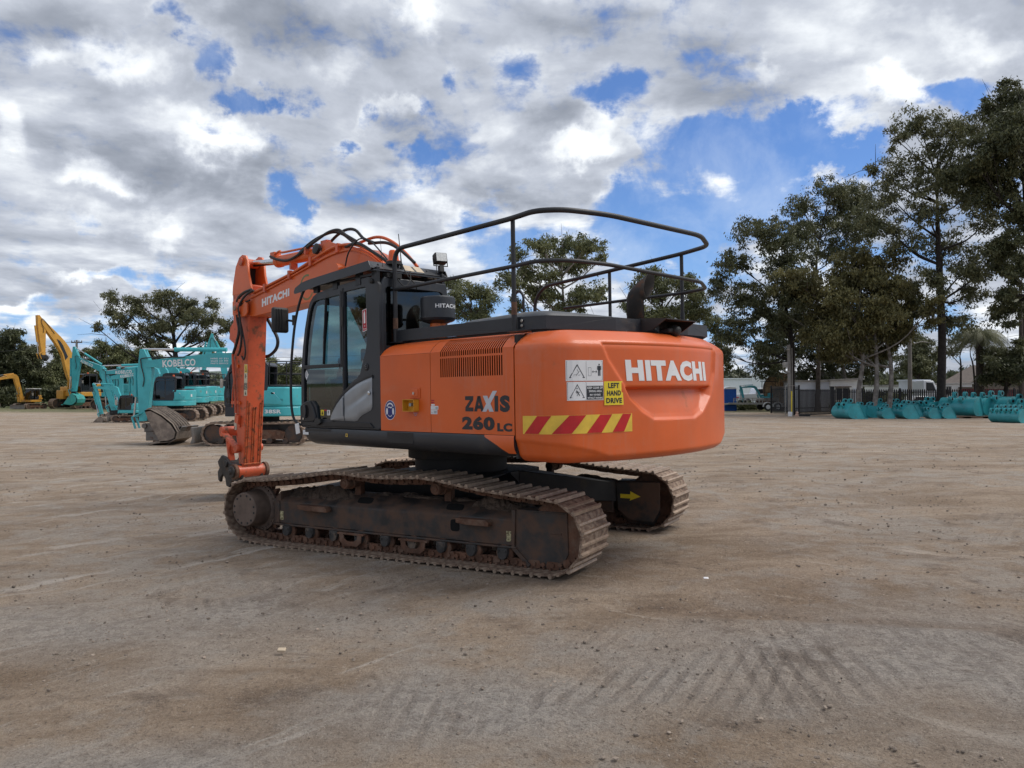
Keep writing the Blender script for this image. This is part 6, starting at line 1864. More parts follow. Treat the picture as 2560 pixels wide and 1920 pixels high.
GT = 'teal excavators parked in a row on the left'
# nearest teal machine, hidden in part behind the orange boom
E1 = machine('excavator', 'nearest teal excavator, its long lettered boom reaching left from behind the orange arm', -8.75, 27.0, pi, 1.0, 'teal', GT, boom=[(.15, 1.35), (.75, 2.70), (1.35, 2.93), (4.16, 2.80)], arm_top=(4.33, 3.32), arm_end=(4.26, .78), tail=1.55, btxt='KOBELCO', bucket=None, btscale=1.15, fat=1.15)
m = MB(); hx = 4.26; m.box((hx - .38, 0, .55), (.62, .34, .30)); m.box((hx - .30, 0, .28), (.34, .34, .36)); m.cyl((hx - .1, -.25, .62), (hx - .1, .25, .62), .09, 14)
o = m.build('quick_hitch', M['bucketsteel'], E1, bevel=.02)
m = MB()
# wide mud bucket lying open, ribbed back
W_ = 1.3
shell = [(3.95, 1.18), (3.75, 1.22), (3.35, 1.02), (2.98, .72), (2.80, .42), (2.86, .18), (3.05, .08), (3.6, .03), (3.82, -.02)]
inn_ = [(3.92, 1.12), (3.74, 1.16), (3.38, .96), (3.04, .68), (2.87, .42), (2.92, .22), (3.08, .14), (3.6, .09), (3.80, .04)]
m.prism(shell + inn_[::-1], -W_ / 2, W_ / 2)
sd_ = [(3.95, 1.18), (3.75, 1.20), (3.35, 1.0), (2.98, .70), (2.82, .42), (2.88, .20), (3.05, .10), (3.4, .06), (3.62, .45), (3.80, .80)]
for y in (-W_ / 2, W_ / 2 - .02): m.prism(sd_, y, y + .02)
for k in range(6):
    y = -W_ / 2 + .12 + k * (W_ - .24) / 5
    m.tube(spline([(3.93, y, 1.20), (3.74, y, 1.25), (3.34, y, 1.05), (2.96, y, .73), (2.78, y, .45)], 4), .022, 6)
ob = m.build('bucket', M['bucketrust'], E1, smooth=False)
m = MB()
m.prism([(2.72, .62), (2.86, .62), (3.5, .52), (3.62, .42), (3.75, .0), (3.55, -.08), (3.25, -.06), (2.92, .22)], .45, .50)
m.prism([(2.70, .60), (2.94, .20), (3.28, -.05), (3.62, -.06), (3.70, .02), (3.30, .03), (3.0, .26), (2.78, .62)], .50, -.9)
m.build('bucket_lip', M['bucketsteel'], E1, smooth=False)
m = MB(); v, f = text_geo('SK138SR', .04)
m.add([(.05 - 1.0 * x, 1.2045 + .006, 1.085 + .13 * y) for x, y in v], f)
m.build('model_lettering', M['decalwhite'], E1, smooth=False)
m = MB(); m.prism([(.95, .985), (.95, 1.33), (-.02, 1.33), (-.30, 1.70), (-.42, 1.70), (-.30, .985)], 1.2, 1.208); m.build('lower_panel', M['charcoal'], E1)
m = MB(); v, f = text_geo('CRUSHED ROCK', .02)
for k, tx in enumerate(('HIRE 07 321', 'SALES 131 999', 'PARTS SERVICE')):
    v, f = text_geo(tx, .02); m.add([(1.86 - .62 * x + .0, .156, 2.96 - k * .085 + .055 * y) for x, y in v], f)
m.build('phone_lettering', M['decalwhite'], E1, smooth=False)

E2 = machine('excavator', 'compact teal excavator with a big black cab, behind the upturned brown bucket', -20.3, 46.0, R(184), .93, 'teal', GT, boom=[(.80, 1.15), (1.25, 2.3), (1.35, 3.05), (4.15, 2.88)], arm_end=(3.55, .62), tail=1.15, btxt='KOBELCO', rails=False, bucket='hitch', gauge=.9, roof=2.85)
E3 = machine('excavator', 'teal excavator with guard rail, its tail nearest the compact machine in the row', -21.9, 50.5, R(190), 1.05, 'teal', GT, boom=[(.4, 1.3), (1.0, 2.8), (1.5, 3.15), (4.6, 2.6)], arm_end=(4.2, .7), tail=1.6, btxt='KOBELCO', rails=True, bucket='bucket', btscale=.8)
E4 = machine('excavator', 'teal excavator parked in the middle of the row of matching rear ends', -22.9, 54.5, R(190), 1.08, 'teal', GT, boom=[(.4, 1.3), (1.0, 2.9), (1.6, 3.3), (4.8, 3.0)], arm_end=(4.7, .7), tail=1.6, rails=True, bucket='bucket')
E5 = machine('excavator', 'teal excavator at the right end of the row, just left of the orange arm', -23.7, 58.5, R(190), 1.08, 'teal', GT, boom=[(.4, 1.3), (1.0, 2.9), (1.6, 3.3), (4.9, 3.1)], arm_end=(4.9, .8), tail=1.55, rails=True, bucket='bucket')
E8 = machine('mini_excavator', 'small teal excavator with low thin boom, working end beside the big teal arm', -21.6, 43.5, R(182), .55, 'teal', GT, boom=[(.5, .8), (.9, 1.7), (1.1, 1.95), (2.15, 1.98)], arm_end=(1.75, .45), tail=1.1, rails=False, bucket='bucket', gauge=.9, bucket_paint='bucketrust')
E6 = machine('excavator', 'large teal excavator at the left of the row, tall arm upright over a teal bucket', -38.9, 76.0, R(180), 1.28, 'teal', GT, boom=[(.6, 1.6), (1.75, 3.3), (2.0, 4.0), (4.35, 5.05)], arm_top=(4.75, 6.25), arm_end=(4.72, 1.75), tail=2.3, btxt='KOBELCO', bucket='bucket', bucket_paint='tealworn', curl=.1, blade=False, gauge=1.05)
E7 = machine('excavator', 'far teal excavator with its boom raised high behind the orange arm', -23.9, 66.0, R(200), 1.1, 'teal', GT, boom=[(.5, 1.7), (.95, 3.6), (1.1, 4.6), (1.9, 6.1)], arm_top=(1.95, 6.75), arm_end=(2.6, 3.6), tail=1.7, rails=False, bucket='hitch')
E9 = machine('excavator', 'teal excavator in shade behind the row with tool box facing forward', -41.5, 84.0, R(-120), 1.15, 'tealworn', GT, boom=[(.5, 1.5), (1.2, 3.0), (1.6, 3.4), (3.4, 3.0)], arm_end=(3.2, 1.2), tail=2.0, rails=False, bucket='hitch', blade=False)
GY_ = 'yellow excavators at the far left'
Y1 = machine('excavator', 'large yellow excavator facing the camera, boom raised high with the arm hanging down', -45.2, 80.0, R(-112), 1.32, 'yel', GY_, boom=[(.6, 1.7), (1.3, 4.0), (2.0, 6.1), (4.4, 8.7)], arm_top=(4.9, 9.35), arm_end=(4.3, 5.4), tail=2.6, bucket='hitch', blade=False, rails=False, gauge=1.2, roof=2.75, fat=1.75)
m = MB(); m.prism([(1.68, 5.35), (2.28, 6.55), (2.60, 6.95), (2.95, 7.1), (2.15, 5.6), (1.98, 5.0)], .205, .212); m.prism([(1.68, 5.35), (2.28, 6.55), (2.60, 6.95), (2.95, 7.1), (2.15, 5.6), (1.98, 5.0)], -.212, -.205)
m.build('boom_panel', M['decalblack'], Y1, smooth=False)
m = MB(); m.bb(.5, 1.5, -1.75, -.75, 1.0, 1.9); m.bb(.1, .8, -1.6, -.75, 1.9, 2.3); m.build('tool_box', M['yel'], Y1, bevel=.05)
m = MB(); m.bb(-3.1, -1.8, 1.45, 1.62, 1.45, 2.55); m.bb(-3.4, -2.0, -1.5, 1.62, 1.30, 2.60); m.build('counterweight', M['yel'], Y1, bevel=.12)
m = MB()
for k in range(4): m.bb(-3.0, -2.0, 1.625, 1.635, 1.55 + k * .26, 1.68 + k * .26)
m.build('vent_louvre', M['wooddark'], Y1)
Y2 = machine('mini_excavator', 'small yellow excavator with white roofed black cab, left of the large yellow one', -49.3, 78.0, R(-105), .72, 'yel', GY_, boom=[(.9, .9), (1.5, 2.6), (1.9, 3.3), (3.6, 3.0)], arm_end=(4.0, .9), tail=1.3, rails=False, bucket='bucket', gauge=1.0, bucket_paint='bucketrust', fat=1.4)
m = MB(); m.bb(-.5, .6, .05, .95, 2.03, 2.09); m.build('cab_roof', M['wallwhite'], Y2, bevel=.02)

# ------------------------------------------------------------------ loose digging buckets along the fence
GB = 'teal buckets standing along the fence'
bk = {}
def make_bucket(kind):
    """unit bucket: 1 m high to the ears, shell curved at -x, lip at +x"""
    W2 = {'w': 1.35, 'm': .92, 'n': .62}[kind] / 2
    m = MB()
    sh = [(.06, .80), (-.10, .77), (-.30, .62), (-.40, .42), (-.38, .20), (-.24, .06), (-.05, .0), (.52, .0), (.66, .02)]
    inn = [(.065, .77), (-.09, .74), (-.275, .60), (-.37, .41), (-.35, .22), (-.22, .09), (-.04, .03), (.52, .03), (.66, .022)]
    P2 = [tuple(v)[0::2] for v in spline([(a, 0, b_) for a, b_ in sh], 3)]; Q2 = [tuple(v)[0::2] for v in spline([(a, 0, b_) for a, b_ in inn], 3)]
    m.prism(P2 + Q2[::-1], -W2, W2)
    root = m.build('bucket', M['tealdeep'], None, angle=35)
    m = MB()
    sp_ = [(.06, .805), (-.10, .775), (-.30, .62), (-.40, .42), (-.38, .20), (-.24, .06), (-.05, .0), (.46, .0), (.56, .10), (.24, .78), (.16, .81)]
    for y in (-W2 - .012, W2): m.prism(sp_, y, y + .012)
    m.build('side_plate', M['tealdeep'], root, smooth=False)
    m = MB()
    for y in (-W2 - .02, W2 + .012):
        m.bar((.24, y + .004, .77), (.56, y + .004, .10), .012, .07, up=(0, 1, 0))
    m.bb(.48, .74, -W2, W2, .002, .035)
    m.build('cutting_edge', M['tealdeep'], root, smooth=False)
    e = min(.20, W2 * .5)
    for y in (-e, e):
        m = MB()
        m.prism([(-.36, .50), (-.42, .70), (-.36, .82), (-.25, .84), (-.18, .80), (-.04, 1.0), (.05, 1.03), (.13, .97), (.13, .82), (-.1, .74)], y - .028, y + .028)
        ear = m.build('mounting_ear', M['tealdeep'], root, smooth=False)
        m = MB()
        for (x, z) in ((-.34, .74), (.05, .94)): m.lathe([(-.065, .06), (-.065, .118), (.065, .118), (.065, .06)], (x, y, z), (0, 1, 0), 16, cap=False)
        m.build('ear_ring', M['tealdeep'], ear, smooth=False)
        m = MB()
        for (x, z) in ((-.34, .74), (.05, .94)): m.lathe([(-.068, .066), (.068, .066)], (x, y, z), (0, 1, 0), 14)
        m.build('bore_shade_plug', bpy.data.materials['hole_dark'], ear, smooth=False)  # black plugs give the ear rings the dark of an open bore
    return root
def put_bucket(u0, u1, vt, vb, kind, yaw, label, D_=None, lift=0.0):
    ub = (u0 + u1) / 2
    D2 = D_ or 1.732 * 1906.5 / (vb - 980)
    mpp = D2 / 1906.5
    h_ = (vb - vt) * mpp
    if kind not in bk:
        bk[kind] = make_bucket(kind); r_ = bk[kind]
    else: r_ = copy_tree(bk[kind])
    r_.location = ((ub - 1280) * mpp, D2 + .3, gz((ub - 1280) * mpp, D2) + lift); r_.rotation_euler = (0, 0, R(yaw - 24)); r_.scale = (h_ * 1.08, h_ * random.uniform(.92, 1.08), h_)
    tag(r_, label, 'bucket', GB)
bl_ = [
 (2093, 2150, 999, 1047, 'w', 38, 'wide teal bucket at the left end of the row, nearest the gate', None),
 (2136, 2168, 1008, 1046, 'm', 30, 'teal bucket leaning close behind the leftmost bucket of the row', 51),
 (2162, 2195, 1009, 1046, 'm', 30, 'third teal bucket from the gate, side plate facing the yard', 51),
 (2182, 2215, 998, 1040, 'n', 40, 'teal bucket with raised ears set behind the third bucket from the gate', 55),
 (2194, 2240, 1012, 1047, 'n', 30, 'low teal bucket standing forward of the row with a narrow curved back', None),
 (2225, 2256, 999, 1040, 'n', 40, 'back row teal bucket with two ears beside the low forward bucket', 55),
 (2238, 2298, 1003, 1047, 'm', 28, 'large triangular-sided teal bucket in the middle of the left run', None),
 (2258, 2306, 1004, 1042, 'm', 28, 'first of two teal buckets nested behind the large triangular one', 53),
 (2276, 2314, 1006, 1040, 'n', 28, 'second of two teal buckets nested behind the large triangular one', 57),
 (2304, 2352, 994, 1042, 'm', 35, 'tall teal bucket in front of the big dark tree trunk', 53),
 (2312, 2356, 1013, 1047, 'n', 30, 'small teal bucket standing forward of the big dark trunk', None),
 (2350, 2386, 1009, 1047, 'n', 32, 'narrow teal bucket just right of the big dark trunk', None),
 (2378, 2432, 987, 1044, 'w', 62, 'widest teal bucket with smooth curved back on timber, first of three big ones', None),
 (2426, 2474, 988, 1043, 'm', 56, 'middle of the three big teal buckets raised on timber', None),
 (2464, 2526, 984, 1043, 'w', 52, 'rightmost of the three big teal buckets raised on timber', None),
 (2492, 2516, 1014, 1056, 'n', 48, 'left of three small teal buckets in the right foreground row', None),
 (2513, 2537, 1014, 1057, 'n', 48, 'middle of three small teal buckets in the right foreground row', None),
 (2536, 2566, 1014, 1058, 'n', 48, 'right of three small teal buckets in the right foreground row', None),
 (2520, 2550, 996, 1042, 'n', 40, 'teal bucket part hidden behind the three small foreground ones', 54),
 (2538, 2590, 990, 1048, 'm', 40, 'pale fronted teal bucket cut by the right edge of the view', 50),
]
for (u0, u1, vt, vb, k, yw, lb, D_) in bl_: put_bucket(u0, u1, vt, vb, k, yw, lb, D_, .12 if 'on timber' in lb else 0)
for i, u in enumerate((2392, 2440, 2490)):
    m = MB(); X = (u - 1280) / 1906.5 * 50; m.bb(-.9, .9, -.06, .06, 0, .11); m.bb(-.9, .9, .7, .82, 0, .11)
    o = m.build('timber_bearer', M['wooddark'], None, smooth=False, loc=(X, 50, 0))
    tag(o, ['timber bearers under the widest teal bucket', 'timber bearers under the middle big teal bucket', 'timber bearers under the rightmost big teal bucket'][i], 'timber', 'timber bearers under the buckets')
# ================================================================== fence, sheds, poles and vehicles
def W3(u, v, D_):
    """where a thing of known distance stands"""
    return ((u - 1280) / 1906.5 * D_, D_, CAMH + (980 - v) / 1906.5 * D_)
def palisade(p0, p1, h, n, name, label, posts, z0=-.1, cat='fence', grp=None, rails=(.25, .88), gap=.06):
    p0, p1 = Vector((*p0, 0)), Vector((*p1, 0)); d_ = (p1 - p0); L = d_.length; a = math.atan2(d_.y, d_.x)
    T = thing(name, label, cat, (p0.x, p0.y, z0), a, grp)
    m = MB()
    for i in range(n):
        x = (i + .5) * L / n; w = .05
        m.prism([(x - w, gap), (x + w, gap), (x + w, h - .10), (x, h), (x - w, h - .10)], -.012, .012)
    m.build('picket_panel', M['fence'], T, smooth=False)
    for r_ in rails:
        m = MB(); m.bb(0, L, .013, .05, h * r_ - .03, h * r_ + .03); m.build('rail', M['fence'], T, smooth=False)
    for x in posts:
        m = MB(); m.bb(x - .05, x + .05, -.06, .06, 0, h + .06); m.build('post', M['fence'], T, bevel=.004)
    return T
DF = 61.0
x_g = (2085 - 1280) / 1906.5 * DF
L_ = 21.0
palisade((x_g, DF), (x_g + L_, DF - 1.5), 2.1, 128, 'palisade_fence', 'long black palisade fence running right from the gate behind the teal buckets', [2.2 + 2.9 * k for k in range(7)], -.12)
T = palisade(((1996 - 1280) / 1906.5 * 56.5, 56.5), ((2076 - 1280) / 1906.5 * 59.5, 59.5), 2.05, 27, 'yard_gate', 'black steel sliding gate with close pickets and double bottom rail', [0.05], -.08, 'gate', None, (.06, .16, .30, .93))
palisade(((1928 - 1280) / 1906.5 * 63, 63), ((1996 - 1280) / 1906.5 * 58.5, 58.5), 2.3, 22, 'palisade_fence', 'short black fence panel left of the gate, seen edge-on in front of the trailer', [0, 4.6], -.1)
m = MB(); X, Y, _ = W3(2080, 1000, 60); m.bb(-.13, .13, -.13, .13, 0, 2.25); m.bb(-.15, .15, -.15, .15, 2.25, 2.30)
tag(m.build('gate_post', M['fence'], None, bevel=.01, loc=(X, Y, -.12)), 'thick black square gate post between the sliding gate and the long fence', 'gate post')
m = MB(); X, Y, _ = W3(1983, 1000, 57); m.bb(-.11, .11, -.11, .11, 0, 1.95); 
tag(m.build('gate_post', M['fence'], None, bevel=.01, loc=(X, Y, -.12)), 'black post beside the yellow marker and the sandstone figure', 'gate post')
m = MB(); X, Y, _ = W3(1979, 1000, 56.6); m.cyl((0, 0, 0), (0, 0, 1.85), .045, 10)
tag(m.build('marker_post', M['yellow'], None, loc=(X, Y, -.05)), 'thin yellow marker post left of the gate', 'post')
m = MB(); X, Y, _ = W3(2040, 1000, 60)
# site office
def shed(name, label, u0, u1, D_, vt, vb, depth, wm, rm, z0=-.1, rise=.35, wins=(), cat='shed', doors=()):
    X0_, X1_ = (u0 - 1280) / 1906.5 * D_, (u1 - 1280) / 1906.5 * D_; h = (vb - vt) / 1906.5 * D_
    zt = CAMH + (980 - vt) / 1906.5 * D_
    T = thing(name, label, cat, (X0_, D_, z0)); w = X1_ - X0_; H = zt - z0
    m = MB(); m.prism([(0, 0), (w, 0), (w, H + rise * .5), (0, H - rise * .5)], 0, depth, 'xz'); m.build('wall', M[wm], T, smooth=False)
    m = MB(); m.prism([(-.12, H - rise * .5 + .003), (w + .12, H + rise * .5 + .003), (w + .12, H + rise * .5 + .16), (-.12, H - rise * .5 + .16)], -.15, depth + .15, 'xz'); m.build('roof', M[rm], T, smooth=False)
    for (a, b_, z1_, z2_) in wins:
        m = MB(); m.bb(a, b_, -.03, -.003, z1_, z2_); f_ = m.build('window', M['glassdark'] if False else M['black'], T, smooth=False)
        m = MB(); m.bb(a - .06, a, -.06, -.003, z1_ - .06, z2_ + .06); m.bb(b_, b_ + .06, -.06, -.003, z1_ - .06, z2_ + .06); m.bb(a, b_, -.06, -.003, z2_, z2_ + .06); m.bb(a, b_, -.06, -.003, z1_ - .06, z1_); m.bb((a + b_) / 2 - .03, (a + b_) / 2 + .03, -.05, -.032, z1_, z2_)
        m.build('window_frame', M['galv'], f_, smooth=False)
    for (a, b_, c_) in doors:
        m = MB(); m.bb(a, b_, -.04, -.003, .1, 2.15); m.build('door', M[c_], T, smooth=False)
    return T
O_ = shed('site_office', 'low white site office with barred window behind the black gate', 2077, 2156, 66, 951, 1040, 4.5, 'wallwhite', 'galv', rise=.12, wins=((.45, 1.55, 1.15, 2.15),), doors=((1.9, 2.3, 'wallgrey'), (2.32, 2.68, 'white')))
m = MB(); m.bb(.35, 1.65, -.35, -.003, 2.25, 2.32); m.build('awning', M['wooddark'], O_, smooth=False)
shed('site_office_annexe', 'pale grey shed wall left of the white site office behind the gate', 1997, 2076, 66.3, 955, 1040, 4.0, 'wallgrey', 'galv', rise=-.0, cat='shed')
WH = shed('warehouse', 'large bright white roofed building beyond the gate tree', 1958, 2067, 92, 934, 1030, 12, 'roofwhite', 'roofwhite', rise=.0, cat='building')
m = MB(); m.prism([(-.2, 3.0), (-.2, 4.6), (5.6, 5.0), (5.6, 3.4)], 0, .1, 'xz', fn=lambda a, b_, t_: (a, -1.5 + (b_ - 3.0) * 1.6 + t_, b_)); m.build('front_roof_slope', M['roofwhite'], WH, smooth=False)
shed('warehouse', 'distant low white building seen through the tree left of the timber reel', 1800, 1925, 120, 948, 1010, 12, 'roofwhite', 'roofwhite', rise=.0, cat='building')
shed('shipping_container', 'pale grey shipping container with lock rods behind the middle of the fence', 2279, 2322, 72, 953, 1030, 2.4, 'wallgrey', 'wallgrey', rise=0, cat='container')
shed('portable_building', 'long low cream building behind the fence right of the pale trunks', 2196, 2280, 76, 966, 1035, 3, 'wallwhite', 'galv', rise=0, cat='building')
shed('portable_building', 'white box building with small window right of the big dark trunk', 2322, 2430, 70, 962, 1035, 3.0, 'wallwhite', 'galv', rise=.1, cat='building', wins=((1.6, 2.0, 1.6, 2.3),))
shed('red_shed', 'dark red corrugated shed behind the fence at the far right', 2432, 2540, 68, 973, 1035, 3.5, 'redshed', 'roofbrown', rise=-.1, cat='shed')
# gabled house
X, Y, _ = W3(2478, 950, 95)
T = thing('house', 'brown gabled house beyond the palm at the right', 'house', (X, Y, 0))
m = MB(); m.prism([(-2.2, 0), (5, 0), (5, 2.9), (-2.2, 2.9)], 0, 6); m.build('wall', M['roofbrown'], T, smooth=False)
m = MB(); m.prism([(-2.8, 2.7), (1.4, 5.0), (5.6, 2.7), (5.6, 2.9), (1.4, 5.25), (-2.8, 2.9)], -.4, 6.4); m.build('roof', M['roofbrown'], T, smooth=False)
# white truck cab and car behind the fence
X, Y, _ = W3(2325, 1000, 69)
T = thing('truck', 'white truck nose with arched window frame against the grey container', 'truck', (X, Y, -.1))
m = MB(); m.prism([(-.6, .6), (1.2, .6), (1.2, 1.8), (.75, 1.9), (.35, 2.85), (-.6, 2.9)], 0, 2.0); m.build('cab', M['carwhite'], T, bevel=.08)
m = MB(); m.prism([(-.35, 1.95), (.55, 1.95), (.25, 2.65), (-.35, 2.7)], -.02, -.003); m.build('window', M['black'], T, smooth=False)
for x in (-.3, .8):
    m = MB(); m.cyl((x, 0, .42), (x, .3, .42), .42, 18); m.build('wheel', M['rubber'], T)
def car(name, label, X, Y, yaw, L, Hh, hatch, z0=0.0, tray=False, cat='car'):
    T = thing(name, label, cat, (X, Y, z0), yaw)
    m = MB()
    a = L / 2
    if tray: pr = [(-a, .55), (a, .5), (a, .95), (a - .35, 1.12), (a - 1.25, 1.18), (a - 2.0, Hh - .05), (a - 2.4, Hh), (-.55, Hh), (-.75, Hh - .12), (-.85, 1.22), (-a, 1.2)]
    else: pr = [(-a, .5), (a, .45), (a, .85), (a - .5, 1.0), (a - 1.2, 1.05), (a - 1.9, Hh), (-a + .8, Hh), (-a + .1, 1.05)]
    m.prism(pr, -.85, .85); bd = m.build('body', M['carwhite'], T, bevel=.07, seg=3)
    m = MB()
    if tray:
        wa = [(-.68, 1.22), (.25, 1.22), (.25, Hh - .14), (-.60, Hh - .14)]; wb_ = [(.33, 1.22), (a - 1.3, 1.22), (a - 2.05, Hh - .14), (.33, Hh - .14)]
    else: wa = [(-a + .35, 1.02), (0, 1.02), (0, Hh - .1), (-a + .85, Hh - .1)]; wb_ = [(.08, 1.02), (a - 1.35, 1.02), (a - 1.95, Hh - .1), (.08, Hh - .1)]
    for w_ in (wa, wb_):
        for y in (-.856, .853): m.prism(w_, y, y + .003)
    m.build('side_window', M['black'], T, smooth=False)
    for x in (-a + .85, a - .85):
        m = MB()
        for y in (-.86, .66): m.lathe([(0, .22), (0, .36), (.2, .36), (.2, .22)], (x, y, .37), (0, 1, 0), 22)
        w_ = m.build('wheel', M['rubber'], T)
        m = MB()
        for y in (-.865, .80): m.lathe([(0, .04), (.01, .21), (.05, .22), (.06, .1)], (x, y, .37), (0, 1, 0), 16)
        m.build('rim', M['galv'], w_)
    for sx in (-1, 1):
        m = MB(); m.box((sx * (a - .01), 0, .85), (.04, 1.4, .13)); m.build('lamp_cluster', M['lens'] if sx > 0 else M['signred'], T)
    return T
X, Y, _ = W3(1902, 1000, 76)
car('ute', 'white dual cab ute parked behind the trailer', X, Y, R(4), 5.0, 1.78, False, .35, True, 'pickup')
X, Y, _ = W3(2298, 1000, 66)
car('car', 'white hatchback with red tail lamps behind the fence', X, Y, R(20), 4.1, 1.5, True, -.1)
# trailer carrying a small excavator
X, Y, _ = W3(1884, 1000, 70)
T = thing('plant_trailer', 'galvanised twin axle plant trailer with white mudguards beside the fence', 'trailer', (X, Y, .05))
m = MB(); m.bb(-2.6, 2.5, -.9, .9, .55, .66); m.bb(-2.6, .6, -.93, -.90, .55, .72); m.build('deck', M['galv'], T, smooth=False)
m = MB()
for z in (.95, 1.12): m.bb(-2.1, 1.9, -.95, -.91, z - .03, z + .03)
for x in (-2.1, -1.75, -1.2, -.9, -.4, .2, .5, 1.9): m.bb(x - .03, x + .03, -.96, -.90, .66, 1.12)
m.build('side_rail', M['galv'], T, smooth=False)
m = MB(); m.bar((-2.6, -.4, .55), (-3.9, 0, .42), .09); m.bar((-2.6, .4, .55), (-3.9, 0, .42), .09); m.build('drawbar', M['galv'], T)
for x in (.95, 1.85):
    m = MB(); m.lathe([(0, .19), (0, .33), (.2, .33), (.2, .19)], (x, -1.15, .33), (0, 1, 0), 24); m.lathe([(0, .19), (0, .33), (.2, .33), (.2, .19)], (x, .95, .33), (0, 1, 0), 24)
    w_ = m.build('wheel', M['rubber'], T)
    m = MB(); m.lathe([(0, .05), (.012, .2), (.05, .2)], (x, -1.165, .33), (0, 1, 0), 18); m.build('rim', M['white'], w_)
    m = MB()
    m.prism([(x + .45 * math.cos(a), .34 + .45 * math.sin(a)) for a in np.linspace(0, pi, 14)] + [(x + .40 * math.cos(a), .34 + .40 * math.sin(a)) for a in np.linspace(pi, 0, 14)], -1.18, -.92); m.build('mudguard', M['white'], T)
machine('mini_excavator', 'dark teal mini excavator with folded arm loaded on the trailer', X + 1.15, Y, pi, .46, 'tealdeep', None, boom=[(.5, .55), (.85, 1.2), (1.2, 1.5), (2.3, 1.42)], arm_top=(2.45, 1.6), arm_end=(2.05, .3), tail=1.2, rails=False, bucket=None, zg=.72, blade=False, cabin=False)
m = MB()
for (x, y) in ((-.45, -.4), (-.45, .4), (.5, -.4), (.5, .4)): m.cyl((x, y, .9), (x, y, 1.95), .03, 8)
m.bb(-.6, .65, -.5, .5, 1.95, 2.0)
tag(m.build('canopy_frame', M['under'], None, loc=(X + 1.35, Y, .72)), 'black open canopy frame over the little excavator on the trailer', 'canopy')
# portable toilet, sign, drum end, pots
X, Y, _ = W3(1822, 1000, 71)
T = thing('portable_toilet', 'bright blue portable toilet with white roof beside the orange machine', 'portable toilet', (X, Y, -.15))
m = MB(); m.bb(-.55, .55, -.55, .55, 0, 2.15)
for k in range(6): m.bb(-.45 + k * .17, -.43 + k * .17, -.565, -.55, .15, 2.0)
m.build('cabin', M['blue'], T, bevel=.02)
m = MB(); m.prism([(-.62, 2.15), (.62, 2.15), (.45, 2.32), (0, 2.38), (-.45, 2.32)], -.6, .6); m.build('roof', M['white'], T, bevel=.02)
X, Y, _ = W3(1826, 1000, 72)
m = MB(); m.box((0, 0, .30), (.42, .02, .52), Matrix.Rotation(R(-14), 3, 'X') @ Matrix.Rotation(R(9), 3, 'Y')); tag(m.build('sign_board', M['white'], None, loc=(X, Y, 0)), 'small blank white board leaning in front of the blue toilet', 'sign')
X, Y, _ = W3(1975, 1000, 54.5)
m = MB(); m.bb(-.13, .13, -.1, .1, 0, .42); tag(m.build('white_drum', M['white'], None, bevel=.02, loc=(X, Y, -.1)), 'white plastic drum at the foot of the gate post', 'drum')
X, Y, _ = W3(1992, 1000, 54)
T = thing('stone_figure', 'small sandstone dog figure sitting beside the gate', 'statue', (X, Y, -.1))
m = MB(); m.sphere((0, 0, .17), .15, 14, 10, (.85, .95, 1.15)); m.sphere((0, -.05, .36), .10, 14, 10, (.9, 1, 1.0)); m.sphere((0, -.12, .33), .05, 10, 8); m.tube([(-.07, -.12, 0), (-.06, -.1, .22)], .035, 8); m.tube([(.07, -.12, 0), (.06, -.1, .22)], .035, 8)
m.build('body', M['peach'], T, angle=80)
m = MB()
for sx in (-1, 1): m.sphere((sx * .075, -.02, .40), .035, 8, 6, (.6, .6, 1.3))
m.build('ear', M['peach'], T)
X, Y, _ = W3(2011, 1000, 54.5)
m = MB(); m.lathe([(0, .2), (0, .36), (.03, .40), (.20, .40), (.23, .36), (.23, .2)], (0, 0, 0), (0, 0, 1), 24, cap=False)
tag(m.build('tyre', M['rubber'], None, loc=(X, Y, -.08)), 'black tyre lying flat in front of the gate', 'tyre')
X, Y, _ = W3(1951, 960, 70)
T = thing('timber_reel', 'big round tan timber reel end with dark spokes above the fence', 'cable reel', (X, Y, -.1))
m = MB(); m.cyl((0, 0, 2.05), (0, .12, 2.05), 1.55, 40); m.build('disc', M['wood'], T)
m = MB()
for k in range(14):
    a = 2 * pi * k / 14 + .2
    m.bar((.1 * math.cos(a), -.02, 2.05 + .1 * math.sin(a)), (1.5 * math.cos(a), -.02, 2.05 + 1.5 * math.sin(a)), .03, .05, up=(0, 1, 0))
m.build('spoke', M['wooddark'], T, smooth=False)
m = MB(); m.lathe([(0, 1.52), (0, 1.58), (.14, 1.58), (.14, 1.52)], (0, -.01, 2.05), (0, 1, 0), 40, cap=False); m.build('rim', M['wooddark'], T, smooth=False)
m = MB(); m.bb(-.6, .6, .1, 1.0, 0, .5); m.build('stand', M['wooddark'], T)
# utility poles and wires
def pole(name, label, u, D_, vtop, r_, mt, arm=None, lean=0.0, z0=0):
    X, Y, Z = W3(u, vtop, D_)
    T = thing(name, label, 'utility pole', (X, Y, z0))
    m = MB(); m.tube([(0, 0, 0), (lean, 0, Z - z0)], [r_, r_ * .72], 12); m.build('pole', M[mt], T)
    if arm:
        m = MB(); m.bb(lean - arm, lean + arm, -.06, .06, Z - z0 - .35, Z - z0 - .22); c_ = m.build('cross_arm', M['wooddark'], T, smooth=False)
        m = MB()
        for k in (-1, -.45, .45, 1): m.cyl((lean + arm * k * .93, 0, Z - z0 - .22), (lean + arm * k * .93, 0, Z - z0 - .05), .05, 8)
        m.build('insulator', M['concrete'], c_)
    return T, Vector((X + lean, Y, Z - .3))
T, PA = pole('utility_pole', 'grey utility pole with metal box and conduit in front of the gate tree', 1976, 57, 862, .17, 'concrete', None, -.12)
m = MB(); m.bb(-.55, -.20, -.2, .1, 3.55, 3.98); m.build('meter_box', M['galv'], T, bevel=.02)
